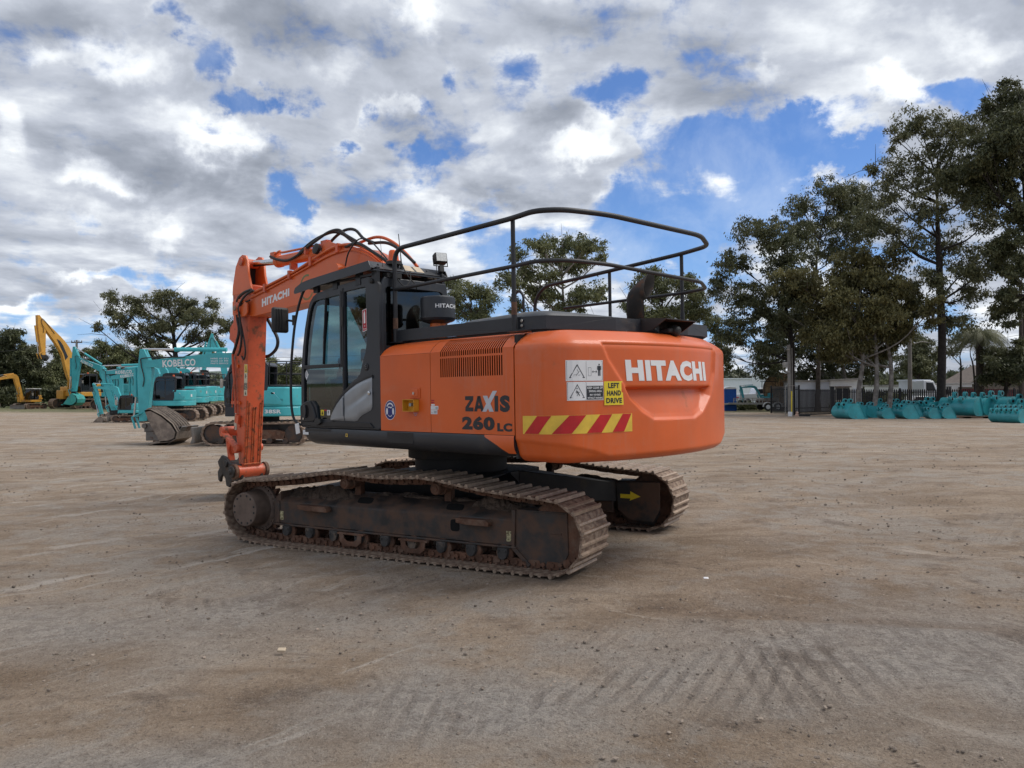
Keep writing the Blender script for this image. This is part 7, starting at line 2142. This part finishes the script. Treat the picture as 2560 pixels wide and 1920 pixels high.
m = MB(); m.tube([(.12, -.2, 0), (.05, -.2, 5.0)], .025, 6); m.tube(fillet([(-.45, -.2, 0), (-.45, -.2, 2.2), (.5, -.2, 2.2)], .15), .02, 6); m.build('conduit', M['galv'], T)
m = MB(); m.box((-.25, -.1, 3.25), (.28, .2, .12)); m.box((-.2, -.1, 4.9), (.18, .2, .1)); m.build('bracket', M['galv'], T)
T, PB = pole('utility_pole', 'plain pale concrete pole behind the fence between pale trunks and dark trunk', 2275, 64, 838, .19, 'concrete', None)
m = MB(); m.tube([(0, 0, 5.7), (.9, -.2, 5.95), (1.3, -.3, 5.9)], .04, 6); m.box((1.4, -.3, 5.88), (.4, .15, .06)); m.build('street_light', M['galv'], T)
T, PC_ = pole('utility_pole', 'wooden pole with cross arm above the tall teal arm at the left', 191, 92, 850, .17, 'concrete', .65)
T, PD = pole('utility_pole', 'pale pole at the extreme right edge behind the teal buckets', 2553, 60, 700, .16, 'bark', None)
def wire(p, q, label, sag=.8, r_=.012):
    p, q = Vector(p), Vector(q); pts = []
    for i in range(13):
        t_ = i / 12; v_ = p.lerp(q, t_); v_.z -= sag * 4 * t_ * (1 - t_); pts.append(tuple(v_))
    m = MB(); m.tube(pts, r_, 4); tag(m.build('overhead_wire', M['rubber'], None), label, 'wire', 'overhead wires')
wire(PC_ + Vector((-.5, 0, .1)), (-75, 70, 5.2), 'overhead wire running left from the wooden pole', 1.2, .02)
wire(PC_ + Vector((.5, 0, .1)), (-12, 110, 8.0), 'overhead wire running right from the wooden pole', 1.6, .02)
wire(PA + Vector((0, 0, -.3)), (10, 75, 5.8), 'upper thin overhead wire left of the grey box pole', .5)
wire(PA + Vector((0, 0, -2.0)), (10, 72, 4.2), 'lower thin overhead wire left of the grey box pole', .4)
wire(PB + Vector((0, 0, .1)), PD + Vector((0, 0, -4.0)), 'thin overhead wire right of the concrete pole', .4)
# scraps of litter
for (X, Y, s_, lb) in ((-1.55, 5.15, .035, 'pale crushed cup lying on the dirt left of centre'), (1.75, 6.9, .03, 'scrap of white paper on the dirt right of the tracks')):
    m = MB(); m.box((0, 0, .012), (s_ * 1.6, s_, .018), Matrix.Rotation(.3, 3, 'X')); tag(m.build('litter', M['tan'] if X < 0 else M['white'], None, bevel=.006, loc=(X, Y, gz(X, Y) + .01)), lb, 'litter')
# ================================================================== trees
def leafmat(name, lo, hi):
    m = bpy.data.materials.new(name); m.use_nodes = True
    t = NT(m.node_tree); t.n.clear()
    out = t.new('ShaderNodeOutputMaterial'); b = t.new('ShaderNodeBsdfPrincipled')
    at = t.new('ShaderNodeAttribute'); at.attribute_name = 'tint'
    geo = t.new('ShaderNodeTexCoord'); n = t.noise(geo.outputs['Object'], .9, 3, .5)
    c = t.mix(t.math('MULTIPLY_ADD', at.outputs['Fac'], .65, t.math('MULTIPLY', t.ramp(n, .35, .65), .35)), lo, hi)
    t.link(c, b.inputs['Base Color']); b.inputs['Roughness'].default_value = .5; b.inputs['Specular IOR Level'].default_value = .35
    tr = t.new('ShaderNodeBsdfTranslucent'); t.link(c, tr.inputs[0])
    mx = t.new('ShaderNodeMixShader'); mx.inputs[0].default_value = .22
    t.link(b.outputs[0], mx.inputs[1]); t.link(tr.outputs[0], mx.inputs[2]); t.link(mx.outputs[0], out.inputs[0])
    return m
LEAF = {'dark': leafmat('dark_leaves', (.034, .044, .020), (.165, .172, .082)), 'mid': leafmat('gum_leaves', (.052, .064, .030), (.235, .235, .12)),
        'olive': leafmat('olive_leaves', (.055, .054, .020), (.235, .215, .085)), 'green': leafmat('green_leaves', (.060, .076, .032), (.25, .26, .12))}
TREES = {
'T1':(21.3,58,[(-4.3,11.6,1.3,1.1),(-2.3,13.8,1.9,1.3),(-0.3,12.1,2.0,1.6),(-3.2,8.9,2.1,1.6),(-0.6,9.2,1.9,1.9),(-4.2,6.3,1.4,1.1),(-1.1,7.1,1.7,1.1),(-4.8,4.8,0.9,0.6),(-2.5,5.0,0.9,0.6),(1.1,7.5,1.3,1.3),(-5.2,10.3,0.7,0.9)]),
'T2':(26.4,66,[(-1.2,18.1,1.5,1.0),(1.0,19.1,1.8,1.1),(0.1,16.4,2.1,1.6),(2.7,18.1,1.8,1.8),(2.3,15.6,2.1,1.6),(4.8,19.2,1.6,1.1),(4.5,17.1,2.0,1.8),(-2.1,15.5,1.3,1.5),(1.4,14.0,2.0,1.0)]),
'T3':(26.0,55,[(-5.8,9.9,1.8,0.8),(-3.8,9.2,1.6,1.1),(-0.9,11.7,1.6,0.8),(1.1,11.1,1.8,0.9),(-1.2,10.0,1.9,1.2),(1.4,9.2,1.9,1.2),(-2.7,7.9,1.6,1.5),(0.0,7.5,2.0,1.6),(-2.0,5.4,1.6,1.4),(1.5,6.1,1.5,1.5),(2.6,7.9,1.1,1.5),(-3.5,5.8,1.2,1.2),(0.7,5.1,1.4,1.1)]),
'T4':(30.3,54,[(-1.9,20.7,1.5,0.9),(-3.3,19.5,0.8,0.8),(-2.7,17.5,1.5,1.1),(-0.7,18.9,1.5,1.1),(-4.1,17.9,0.4,0.5),(-1.0,16.4,1.6,1.1),(-3.3,15.8,1.5,1.1),(0.6,17.5,1.5,1.3),(0.6,20.2,1.1,0.7),(2.0,20.6,1.2,0.9),(-1.4,14.4,1.5,1.1),(-4.1,13.8,1.5,1.1),(-2.1,12.4,1.6,1.1),(2.6,13.8,1.6,1.1),(1.2,12.2,1.5,1.2),(1.9,10.4,1.6,1.2),(-0.8,9.8,1.2,1.2),(3.4,11.1,1.5,1.3),(-0.8,7.9,0.9,0.7),(2.8,8.7,1.3,0.8),(1.5,6.7,1.5,0.8),(3.3,16.4,1.3,1.2)]),
'T5':(34.1,50,[(-1.1,21.2,1.1,1.2),(-1.7,19.1,1.5,1.4),(-3.0,17.8,1.5,1.4),(-3.6,16.2,1.4,1.1),(-1.4,16.6,1.8,1.5),(-2.1,14.7,1.6,0.7),(-0.8,13.1,0.9,1.4),(-1.2,11.4,1.1,1.0),(-1.1,9.7,1.0,1.1),(-1.0,7.3,0.9,1.2),(-1.7,8.2,0.7,0.7)]),
'T6':(29.5,70,[(-6.0,4.5,1.8,1.4),(-3.5,5.5,1.8,1.6),(-1.0,5.0,2.0,1.6),(1.5,5.6,1.8,1.5),(4.0,5.2,1.6,1.4),(-4.5,8.0,1.8,1.6),(-1.5,8.6,1.9,1.6),(1.5,8.2,1.8,1.5),(3.6,7.6,1.4,1.2),(-5.6,6.4,1.3,1.2),(-2.4,3.2,1.6,.9),(2.6,3.4,1.6,.9)]),
'T9':(42.5,80,[(-0.2,7.1,1.2,1.2),(0.6,5.7,1.4,1.4),(-0.6,4.5,1.4,1.2),(1.2,3.9,1.2,1.2)]),
'T8':(37.0,62,[(-0.1,6.0,1.2,0.8),(0.7,6.5,0.9,0.6),(-0.4,5.1,0.6,0.6)]),
'T10':(36.1,56,[(-0.7,3.7,1.0,1.0),(0.2,4.5,1.1,1.0),(1.0,4.0,1.0,1.1),(0.1,3.1,1.5,0.8)]),
'A':(4.1,60,[(-1.9,13.3,1.0,0.8),(0.0,13.7,1.3,0.6),(1.8,13.1,1.2,0.8),(-0.6,12.4,1.4,0.8),(1.0,12.0,1.3,0.8),(-3.8,12.4,0.6,0.6),(-4.2,10.2,1.3,0.7),(-3.6,8.6,0.8,0.6),(-2.8,11.1,1.2,0.8),(-1.0,10.8,1.0,0.6),(1.4,9.3,1.4,0.8),(2.7,9.8,0.7,0.8),(-1.5,9.3,1.2,0.8),(0.3,8.5,1.2,0.6),(3.1,12.5,0.5,0.5),(-2.3,9.8,0.9,0.6)]),
'B':(-3.6,70,[(-1.8,11.7,0.9,0.6),(-0.3,11.0,1.6,0.8),(1.2,10.2,1.2,0.9),(-0.3,9.3,1.5,0.9),(-1.6,9.9,0.9,0.9),(1.0,8.7,1.2,0.7)]),
'C':(12.2,62,[(-1.2,11.5,1.2,0.5),(0.3,11.1,1.5,0.6),(1.6,10.6,1.3,0.8),(2.5,9.4,1.3,0.8),(-0.3,9.8,1.5,0.9),(-2.6,8.7,0.9,0.7),(-1.8,10.6,0.6,0.7),(2.8,8.2,1.3,0.8),(0.9,8.2,1.6,0.8),(-1.3,7.9,1.5,0.7)]),
'C2':(17.9,66,[(-0.7,7.5,1.0,0.7),(0.2,6.4,1.0,0.8),(-0.1,5.2,1.1,0.8),(0.4,4.1,0.8,0.8)]),
'L1':(-30.7,70,[(-6.1,10.4,0.8,0.6),(-6.6,9.2,0.9,0.7),(-7.4,7.7,0.4,0.4),(-5.4,8.1,1.0,0.8),(-4.2,10.2,1.2,0.7),(-3.5,9.1,1.2,0.8),(-2.7,7.5,1.2,0.9),(-4.5,6.8,1.1,0.5),(-1.4,10.1,1.2,0.7),(-0.6,10.6,0.9,0.5),(0.1,9.2,1.3,0.9),(-0.9,7.9,1.1,0.8),(1.1,9.9,1.0,0.7),(2.7,10.1,0.8,0.6),(2.0,8.5,1.2,0.8),(3.2,8.3,1.1,0.7),(4.2,7.9,0.8,0.7),(1.2,7.1,1.1,0.7),(3.0,6.9,0.8,0.5),(-3.0,6.1,1.2,0.5),(-1.4,6.3,0.8,0.6)]),
'L2':(-62.4,95,[(-0.3,9.0,1.4,0.7),(1.1,8.6,1.1,0.8),(-0.9,7.1,1.7,1.3),(1.1,6.6,1.5,1.3),(2.6,6.1,1.0,1.0),(-0.3,4.8,1.8,1.4),(1.8,4.4,1.7,1.3),(3.2,4.0,1.0,1.1),(-0.6,2.6,1.7,1.1),(1.8,2.3,2.0,1.1)]),
'L3':(-58.0,100,[(-0.9,7.1,0.7,0.7),(-0.0,6.2,0.9,0.9),(-0.6,4.8,1.2,1.0),(0.9,5.0,1.2,1.2),(-0.0,3.2,1.6,1.3),(-2.2,5.3,0.9,1.2),(-2.8,3.2,1.2,1.2)]),
'L4':(-48.1,90,[(-1.1,6.7,1.1,0.6),(0.1,7.3,0.8,0.5),(1.0,6.7,1.1,0.8),(-0.7,5.5,1.3,0.9),(1.2,5.3,1.3,0.8),(-2.0,4.9,0.8,0.9),(-1.5,3.6,1.2,0.9),(0.4,3.7,1.5,1.1),(-2.5,6.4,0.5,0.5)]),
'L5':(-51.2,105,[(-1.6,6.7,1.2,0.8),(0.1,7.0,1.4,0.8),(-0.8,5.5,1.7,1.1),(2.0,6.1,1.4,0.8),(9.2,7.6,0.9,0.8),(10.9,8.2,0.9,0.6),(10.0,6.7,1.4,0.8)]),
'M1':(-26.2,85,[(-0.7,5.2,0.6,0.5),(-0.0,4.6,0.7,0.6),(2.2,5.1,0.5,0.4),(1.4,4.4,1.0,0.7),(0.7,3.3,1.1,0.7),(2.4,3.8,0.7,0.7)]),
}
def leaves(centres, radii, n_per, size, rs, hang=.6, fill=1.0):
    """leaf cards clustered in sprays through each blob; returns arrays"""
    V = []; T_ = []
    for (c, r) in zip(centres, radii):
        vol = r[0] * r[2]
        ns = max(6, int(fill * 20 * vol ** .85))
        for s_ in range(ns):
            # spray centre, biased to the outer shell
            u = rs.normal(size=3); u /= np.linalg.norm(u)
            q = rs.random() ** .55
            sc_ = np.array(c) + u * q * np.array(r)
            k = int(1.25 * n_per * rs.uniform(.6, 1.4))
            sr = rs.uniform(.22, .52) * (.6 + .25 * min(r[0], 2))
            p = sc_ + rs.normal(size=(k, 3)) * sr * np.array([.62, .62, .40])
            tint = np.clip(rs.uniform(.0, .75) + rs.normal(size=k) * .16 + .12 * u[2], 0, 1)
            d_ = rs.normal(size=(k, 3)) * .6; d_[:, 2] -= hang; d_ /= np.linalg.norm(d_, axis=1)[:, None]
            w_ = np.cross(d_, rs.normal(size=(k, 3))); w_ /= np.linalg.norm(w_, axis=1)[:, None]
            L = size * rs.uniform(.6, 1.3, size=(k, 1)); Wd = L * rs.uniform(.26, .45, size=(k, 1))
            a = p - w_ * Wd / 2; b = p + d_ * L * .5 - w_ * Wd * .5 + w_ * Wd; cc = p + d_ * L; e = p + d_ * L * .45 - w_ * Wd * .7
            V.append(np.stack([p, p + d_ * L * .45 + w_ * Wd * .5, p + d_ * L, p + d_ * L * .5 - w_ * Wd * .5], 1)); T_.append(np.repeat(tint, 4))
    return np.concatenate(V).reshape(-1, 3), np.concatenate(T_)
def leaf_mesh(name, V, tint, mt, parent):
    me = bpy.data.meshes.new(name); n = len(V)
    me.vertices.add(n); me.vertices.foreach_set('co', V.ravel())
    me.loops.add(n); me.loops.foreach_set('vertex_index', np.arange(n))
    me.polygons.add(n // 4); me.polygons.foreach_set('loop_start', np.arange(0, n, 4)); me.polygons.foreach_set('loop_total', np.full(n // 4, 4))
    me.update(); at = me.attributes.new('tint', 'FLOAT', 'POINT'); at.data.foreach_set('value', tint)
    me.materials.append(mt)
    o = bpy.data.objects.new(name, me); col.objects.link(o); o.parent = parent
    return o
def tree(key, name, label, leaf, bark, tr=.25, fork=.4, dens=62, size=.26, group=None, multi=1, zb=0.0, lean=0.0, depth=1.0, hang=.6, dx0=0.0, fill=1.0):
    X, D_, bl = TREES[key]; rs = np.random.default_rng(abs(hash(key)) % 1000 if False else sum(map(ord, key)) * 7)
    T = thing(name, label, 'tree', (X + dx0, D_, zb), 0, group)
    C_, Rr = [], []
    for (x, z, rx, rz) in bl:
        y = rs.uniform(-1, 1) * 1.6 * depth
        C_.append((x - dx0, y, z - zb)); Rr.append((rx * 1.12, (rx + rz) * .6, rz * 1.12))
        if min(rx, rz) > .95 and depth > .5 and fill > .8:
            C_.append((x - dx0 + rs.uniform(-.5, .5) * rx, y + rs.choice([-1, 1]) * rs.uniform(1.2, 2.6), z - zb + rs.uniform(-.4, .4) * rz)); Rr.append((rx * .8, rx * .8, rz * .8))
    V, tn = leaves(C_, Rr, dens, size, rs, hang, fill)
    V[:, 2] = np.maximum(V[:, 2], .05)
    leaf_mesh('crown', V, tn, LEAF[leaf], T)
    m = MB()
    zs = [c[2] for c in C_]; top = max(zs); zf = fork * top
    for q in range(multi):
        ox = (q - (multi - 1) / 2) * 1.1
        fx = lean + ox * .9
        base = Vector((ox, 0, -.1)); fk = Vector((fx, 0, zf))
        md_ = base.lerp(fk, .5) + Vector((rs.uniform(-.2, .2), 0, 0))
        head = Vector((fx * .6 + sum(c[0] for c in C_) / len(C_) * .35, 0, top * .86))
        pts = spline([base, md_, fk, fk.lerp(head, .5) + Vector((rs.uniform(-.3, .3), 0, 0)), head], 4)
        rr_ = list(np.interp(np.linspace(0, 1, len(pts)), [0, .06, .5, 1], [tr * 1.35, tr, tr * .72, tr * .12]))
        m.tube(pts, rr_, 9)
        mine = [c for i, c in enumerate(C_) if i % multi == q]
        for c in mine:
            c = Vector(c)
            # leave the stem below the blob
            zt = max(zf * .8, min(top * .8, c.z - 1.2 - .45 * abs(c.x - fx) * rs.uniform(.7, 1.2)))
            s_ = min(pts, key=lambda p: abs(p.z - zt))
            r0 = tr * .34 * (1 - .5 * s_.z / top) + .02
            md = s_.lerp(c, .5) + Vector((rs.uniform(-.25, .25), rs.uniform(-.2, .2), -.12 * abs(c.x - s_.x) + rs.uniform(-.1, .3)))
            bp_ = spline([s_, md, c], 4)
            m.tube(bp_, list(np.linspace(r0, .018, len(bp_))), 6)
            for k in range(5):
                st_ = bp_[rs.integers(len(bp_) // 2, len(bp_))]
                e = c + Vector(rs.normal(size=3)) * .75
                mm = st_.lerp(e, .5) + Vector((0, 0, .12))
                m.tube([st_, mm, e], [.03, .018, .008], 4)
    m.build('trunk', M[bark], T, angle=80)
    return T
GR = 'tall eucalypts along the right of the yard'; GL = 'trees beyond the yard on the left'; GM = 'eucalypts seen beyond the orange machine'
tree('T1', 'eucalyptus_tree', 'dark spreading eucalypt over the gate, lowest leaves hanging left of its trunk', 'dark', 'darkbark', .24, .40, 66, .27, GR, fill=.8)
tree('T2', 'eucalyptus_tree', 'tall thin-stemmed eucalypt rising behind the olive gum', 'mid', 'bark', .2, .55, 52, .27, GR, fill=.8)
tree('T3', 'eucalyptus_tree', 'olive weeping gum with pale smooth trunks behind the left run of buckets', 'olive', 'palebark', .19, .35, 70, .28, GR, 3, 0, .3, hang=.85, fill=.85)
tree('T6', 'eucalyptus_tree', 'dark grove of gums filling in behind the pale smooth trunks', 'dark', 'palebark', .2, .4, 60, .3, GR, 3, fill=.8)
tree('T4', 'eucalyptus_tree', 'tallest eucalypt with one thick black trunk standing behind the buckets', 'mid', 'darkbark', .30, .52, 58, .25, GR, fill=.8)
tree('T5', 'eucalyptus_tree', 'towering dark eucalypt overhanging from the right edge of the view', 'dark', 'darkbark', .5, .5, 82, .26, GR)
tree('T9', 'eucalyptus_tree', 'paler distant eucalypt behind the concrete pole', 'mid', 'bark', .2, .3, 60, .3, GR)
tree('T8', 'small_tree', 'spindly twin stemmed young tree left of the palm', 'mid', 'darkbark', .09, .6, 34, .22, GR, 2)
tree('T10', 'mango_tree', 'dense very dark round-crowned tree over the red shed', 'dark', 'darkbark', .3, .2, 120, .26, GR)
tree('A', 'eucalyptus_tree', 'bushy eucalypt with pale limbs framed by the handrail', 'green', 'palebark', .32, .3, 66, .26, GM)
tree('B', 'eucalyptus_tree', 'eucalypt just right of the cab, behind the air cleaner', 'green', 'bark', .25, .3, 58, .27, GM)
tree('C', 'eucalyptus_tree', 'broad eucalypt behind the exhaust pipe', 'green', 'bark', .3, .3, 60, .27, GM)
tree('C2', 'eucalyptus_tree', 'small eucalypt just right of the orange counterweight', 'green', 'bark', .18, .3, 60, .27, GM)
tree('L1', 'eucalyptus_tree', 'wide open-crowned eucalypt left of the orange arm, dark forked limbs', 'mid', 'darkbark', .42, .30, 54, .26, GL)
tree('L2', 'eucalyptus_tree', 'dense dark trees at the far left behind the small yellow excavator', 'dark', 'bark', .3, .3, 95, .36, GL, 3)
tree('L3', 'eucalyptus_tree', 'thin crowned tree between the yellow boom and the cross-armed pole', 'green', 'bark', .25, .3, 75, .34, GL, 2)
tree('L4', 'eucalyptus_tree', 'mixed green tree with white dead branch behind the lettered teal boom', 'green', 'palebark', .25, .3, 75, .33, GL, 2)
tree('L5', 'eucalyptus_tree', 'low tree line behind the nearest teal excavator', 'green', 'bark', .22, .3, 75, .36, GL, 3)
tree('M1', 'eucalyptus_tree', 'small trees in the gap between orange arm and cab', 'green', 'bark', .15, .3, 70, .32, GL, 2)
# palms
def palm(name, label, u, D_, vtop, r_, n=26, fl=2.6):
    X, Y, Z = W3(u, vtop, D_)
    T = thing(name, label, 'palm', (X, Y, 0)); rs = random.Random(int(u))
    m = MB(); m.tube([(0, 0, -.1), (.05, 0, Z * .5), (0, 0, Z)], [r_ * 1.15, r_, r_ * .8], 12); m.build('trunk', M['bark'], T)
    V = []; tn = []
    for k in range(n):
        a = 2 * pi * k / n + rs.uniform(-.2, .2); up = rs.uniform(-.3, 1.0); L = fl * rs.uniform(.8, 1.1)
        P = [Vector((math.cos(a) * L * s_ * (1 - .25 * s_ * max(0, .6 - up)), math.sin(a) * L * s_ * (1 - .25 * s_), Z + L * (up * s_ - (.55 + .55 * up) * 1.25 * s_ ** 2))) for s_ in np.linspace(0, 1, 12)]
        for i in range(1, 11):
            for j in range(3):
                p = P[i].lerp(P[i + 1] if i < 11 else P[i], j / 3); t_ = (P[i + 1] - P[i - 1]).normalized(); sd = t_.cross(Vector((0, 0, 1))).normalized()
                for s_ in (-1, 1):
                    ll = .62 * math.sin(pi * min(.95, (i + j / 3) / 12 + .08)) + .12
                    e = p + sd * s_ * ll * .55 + Vector((0, 0, -ll * .75)) + t_ * .1
                    w = t_ * .028
                    V += [p - w, p + w, e + w * .3, e - w * .3]; tn += [rs.uniform(.1, .8)] * 4
    leaf_mesh('crown', np.array([tuple(v) for v in V]), np.array(tn, dtype=float), LEAF['mid'], T)
    return T
palm('palm_tree', 'palm with thick grey trunk standing right of the white box building', 2449, 58, 830, .28, 30, 2.6)
palm('palm_tree', 'taller palm at the right edge behind the dark round tree', 2556, 62, 745, .26, 28, 2.8)
# trees just outside the view that shade and mirror in the cab glass
TREES['S1'] = (-62, 12, [(0, 8, 3, 2.4), (-4, 6, 2.6, 2), (4, 6.5, 2.6, 2), (1, 4.5, 3, 1.6), (-2, 10.5, 2, 1.5)])
TREES['S2'] = (-66, 30, [(0, 7, 3, 2.2), (-4, 5.5, 2.6, 2), (4, 5.5, 2.6, 2), (0, 3.5, 3, 1.6)])
for k_, (x_, y_) in enumerate(((-58, -8), (-60, 44), (-52, 56))):
    TREES['S%d' % (k_ + 3)] = (x_, y_, [(0, 7, 3.2, 2.4), (-4, 5.5, 2.8, 2.2), (4, 5.5, 2.8, 2.2), (0, 3, 3.4, 1.8), (3.5, 2.4, 2.4, 1.6), (-3.5, 2.4, 2.4, 1.6)])
    tree('S%d' % (k_ + 3), 'eucalyptus_tree', ['gum outside the view, nearest behind the left shoulder', 'gum outside the view, left of the yellow excavators', 'gum just outside the left edge, beyond the others'][k_], 'green', 'bark', .3, .3, 70, .5, GL)
tree('S1', 'eucalyptus_tree', 'leafy gum outside the left of the view, mirrored in the cab glass', 'green', 'bark', .3, .3, 60, .5, GL)
tree('S2', 'eucalyptus_tree', 'lower gum outside the left of the view beyond the mirrored one', 'green', 'bark', .3, .3, 60, .5, GL)
# scrub, bushes and far tree line
def bush(label, X, Y, h, w, leaf='green', n=1, grp='low shrubs at the edge of the yard', dens=60, size=.22):
    T = thing('shrub', label, 'shrub', (X, Y, 0), 0, grp); rs = np.random.default_rng(int(abs(X * 13 + Y)))
    C_ = [(rs.uniform(-.5, .5) * w, rs.uniform(-.5, .5), h * rs.uniform(.35, .7)) for _ in range(4)]
    V, tn = leaves(C_, [(w * .45, .6, h * .35)] * 4, dens, size, rs, -.2); V[:, 2] = np.maximum(V[:, 2], .02)
    leaf_mesh('foliage', V, tn, LEAF[leaf], T)
    m = MB()
    for c in C_: m.tube([(0, 0, 0), (c[0] * .5, c[1] * .5, c[2] * .6), c], [.04, .03, .01], 5)
    m.build('stem', M['bark'], T)
for (u, D_, h, w, lf, lb) in ((1852, 73, .75, 1.8, 'green', 'strappy green weeds in front of the trailer'), (1905, 76, .5, 1.6, 'green', 'low grass tuft under the trailer tail'),
                              (2110, 63, 1.0, 1.6, 'green', 'shrub behind the fence below the office window'), (2246, 66, 1.5, 2.2, 'green', 'rounded green shrub behind the fence left of the concrete pole'),
                              (2180, 70, 1.6, 3.0, 'dark', 'dark shrub at the foot of the pale trunks'), (10, 84, 2.4, 5.0, 'dark', 'dark undergrowth at the left edge'),
                              (120, 92, 2.2, 6.0, 'dark', 'dark undergrowth behind the large yellow excavator'), (240, 96, 2.4, 6.0, 'green', 'green undergrowth behind the tall teal arm'), (2240, 92, 3.2, 7, 'green', 'tall green thicket behind the cream building'),
                              (2150, 88, 4.4, 6, 'dark', 'dark thicket right of the white site office'), (2040, 110, 3.0, 6, 'green', 'bushes beyond the white warehouse roof')):
    bush(lb, (u - 1280) / 1906.5 * D_, D_, h, w, lf, dens=int(60 + 40 * h), size=.22 + .02 * D_ / 20)
# distant wooded skyline all round the open side
rs = np.random.default_rng(44)
C_, Rr = [], []
for i in range(300):
    a = rs.uniform(-1.05, 1.05); d_ = rs.uniform(170, 260)
    h = rs.uniform(2.5, 6.5) * (1 + .5 * math.sin(a * 9) * math.sin(a * 4 + 1))
    C_.append((math.sin(a) * d_, math.cos(a) * d_, h * .55)); Rr.append((rs.uniform(3, 6), 3, h * .6))
V, tn = leaves(C_, Rr, 9, 1.5, rs, .3)
V[:, 2] = np.maximum(V[:, 2], .1)
o = leaf_mesh('far_woodland', V, tn, leafmat('far_leaves', (.045, .06, .04), (.15, .155, .085)), None)
tag(o, 'hazy far-off woodland along the horizon', 'woodland', None, 'stuff')
# rising ground under it
m = MB()
n = 60
hv = []
for i in range(n + 1):
    a = -1.2 + 2.4 * i / n
    for (d_, h) in ((300, -1), (420, 6 + 3 * math.sin(a * 6)), (600, 14 + 6 * math.sin(a * 4 + 2)), (900, 8)): hv.append((math.sin(a) * d_, math.cos(a) * d_, h))
m.add(hv, [(i * 4 + j, (i + 1) * 4 + j, (i + 1) * 4 + j + 1, i * 4 + j + 1) for i in range(n) for j in range(3)])
tag(m.build('hills', mat('wooded_hills', (.085, .11, .085), .95, var=.4, scale=.05), None), 'low wooded hills on the horizon', None, None, 'structure')
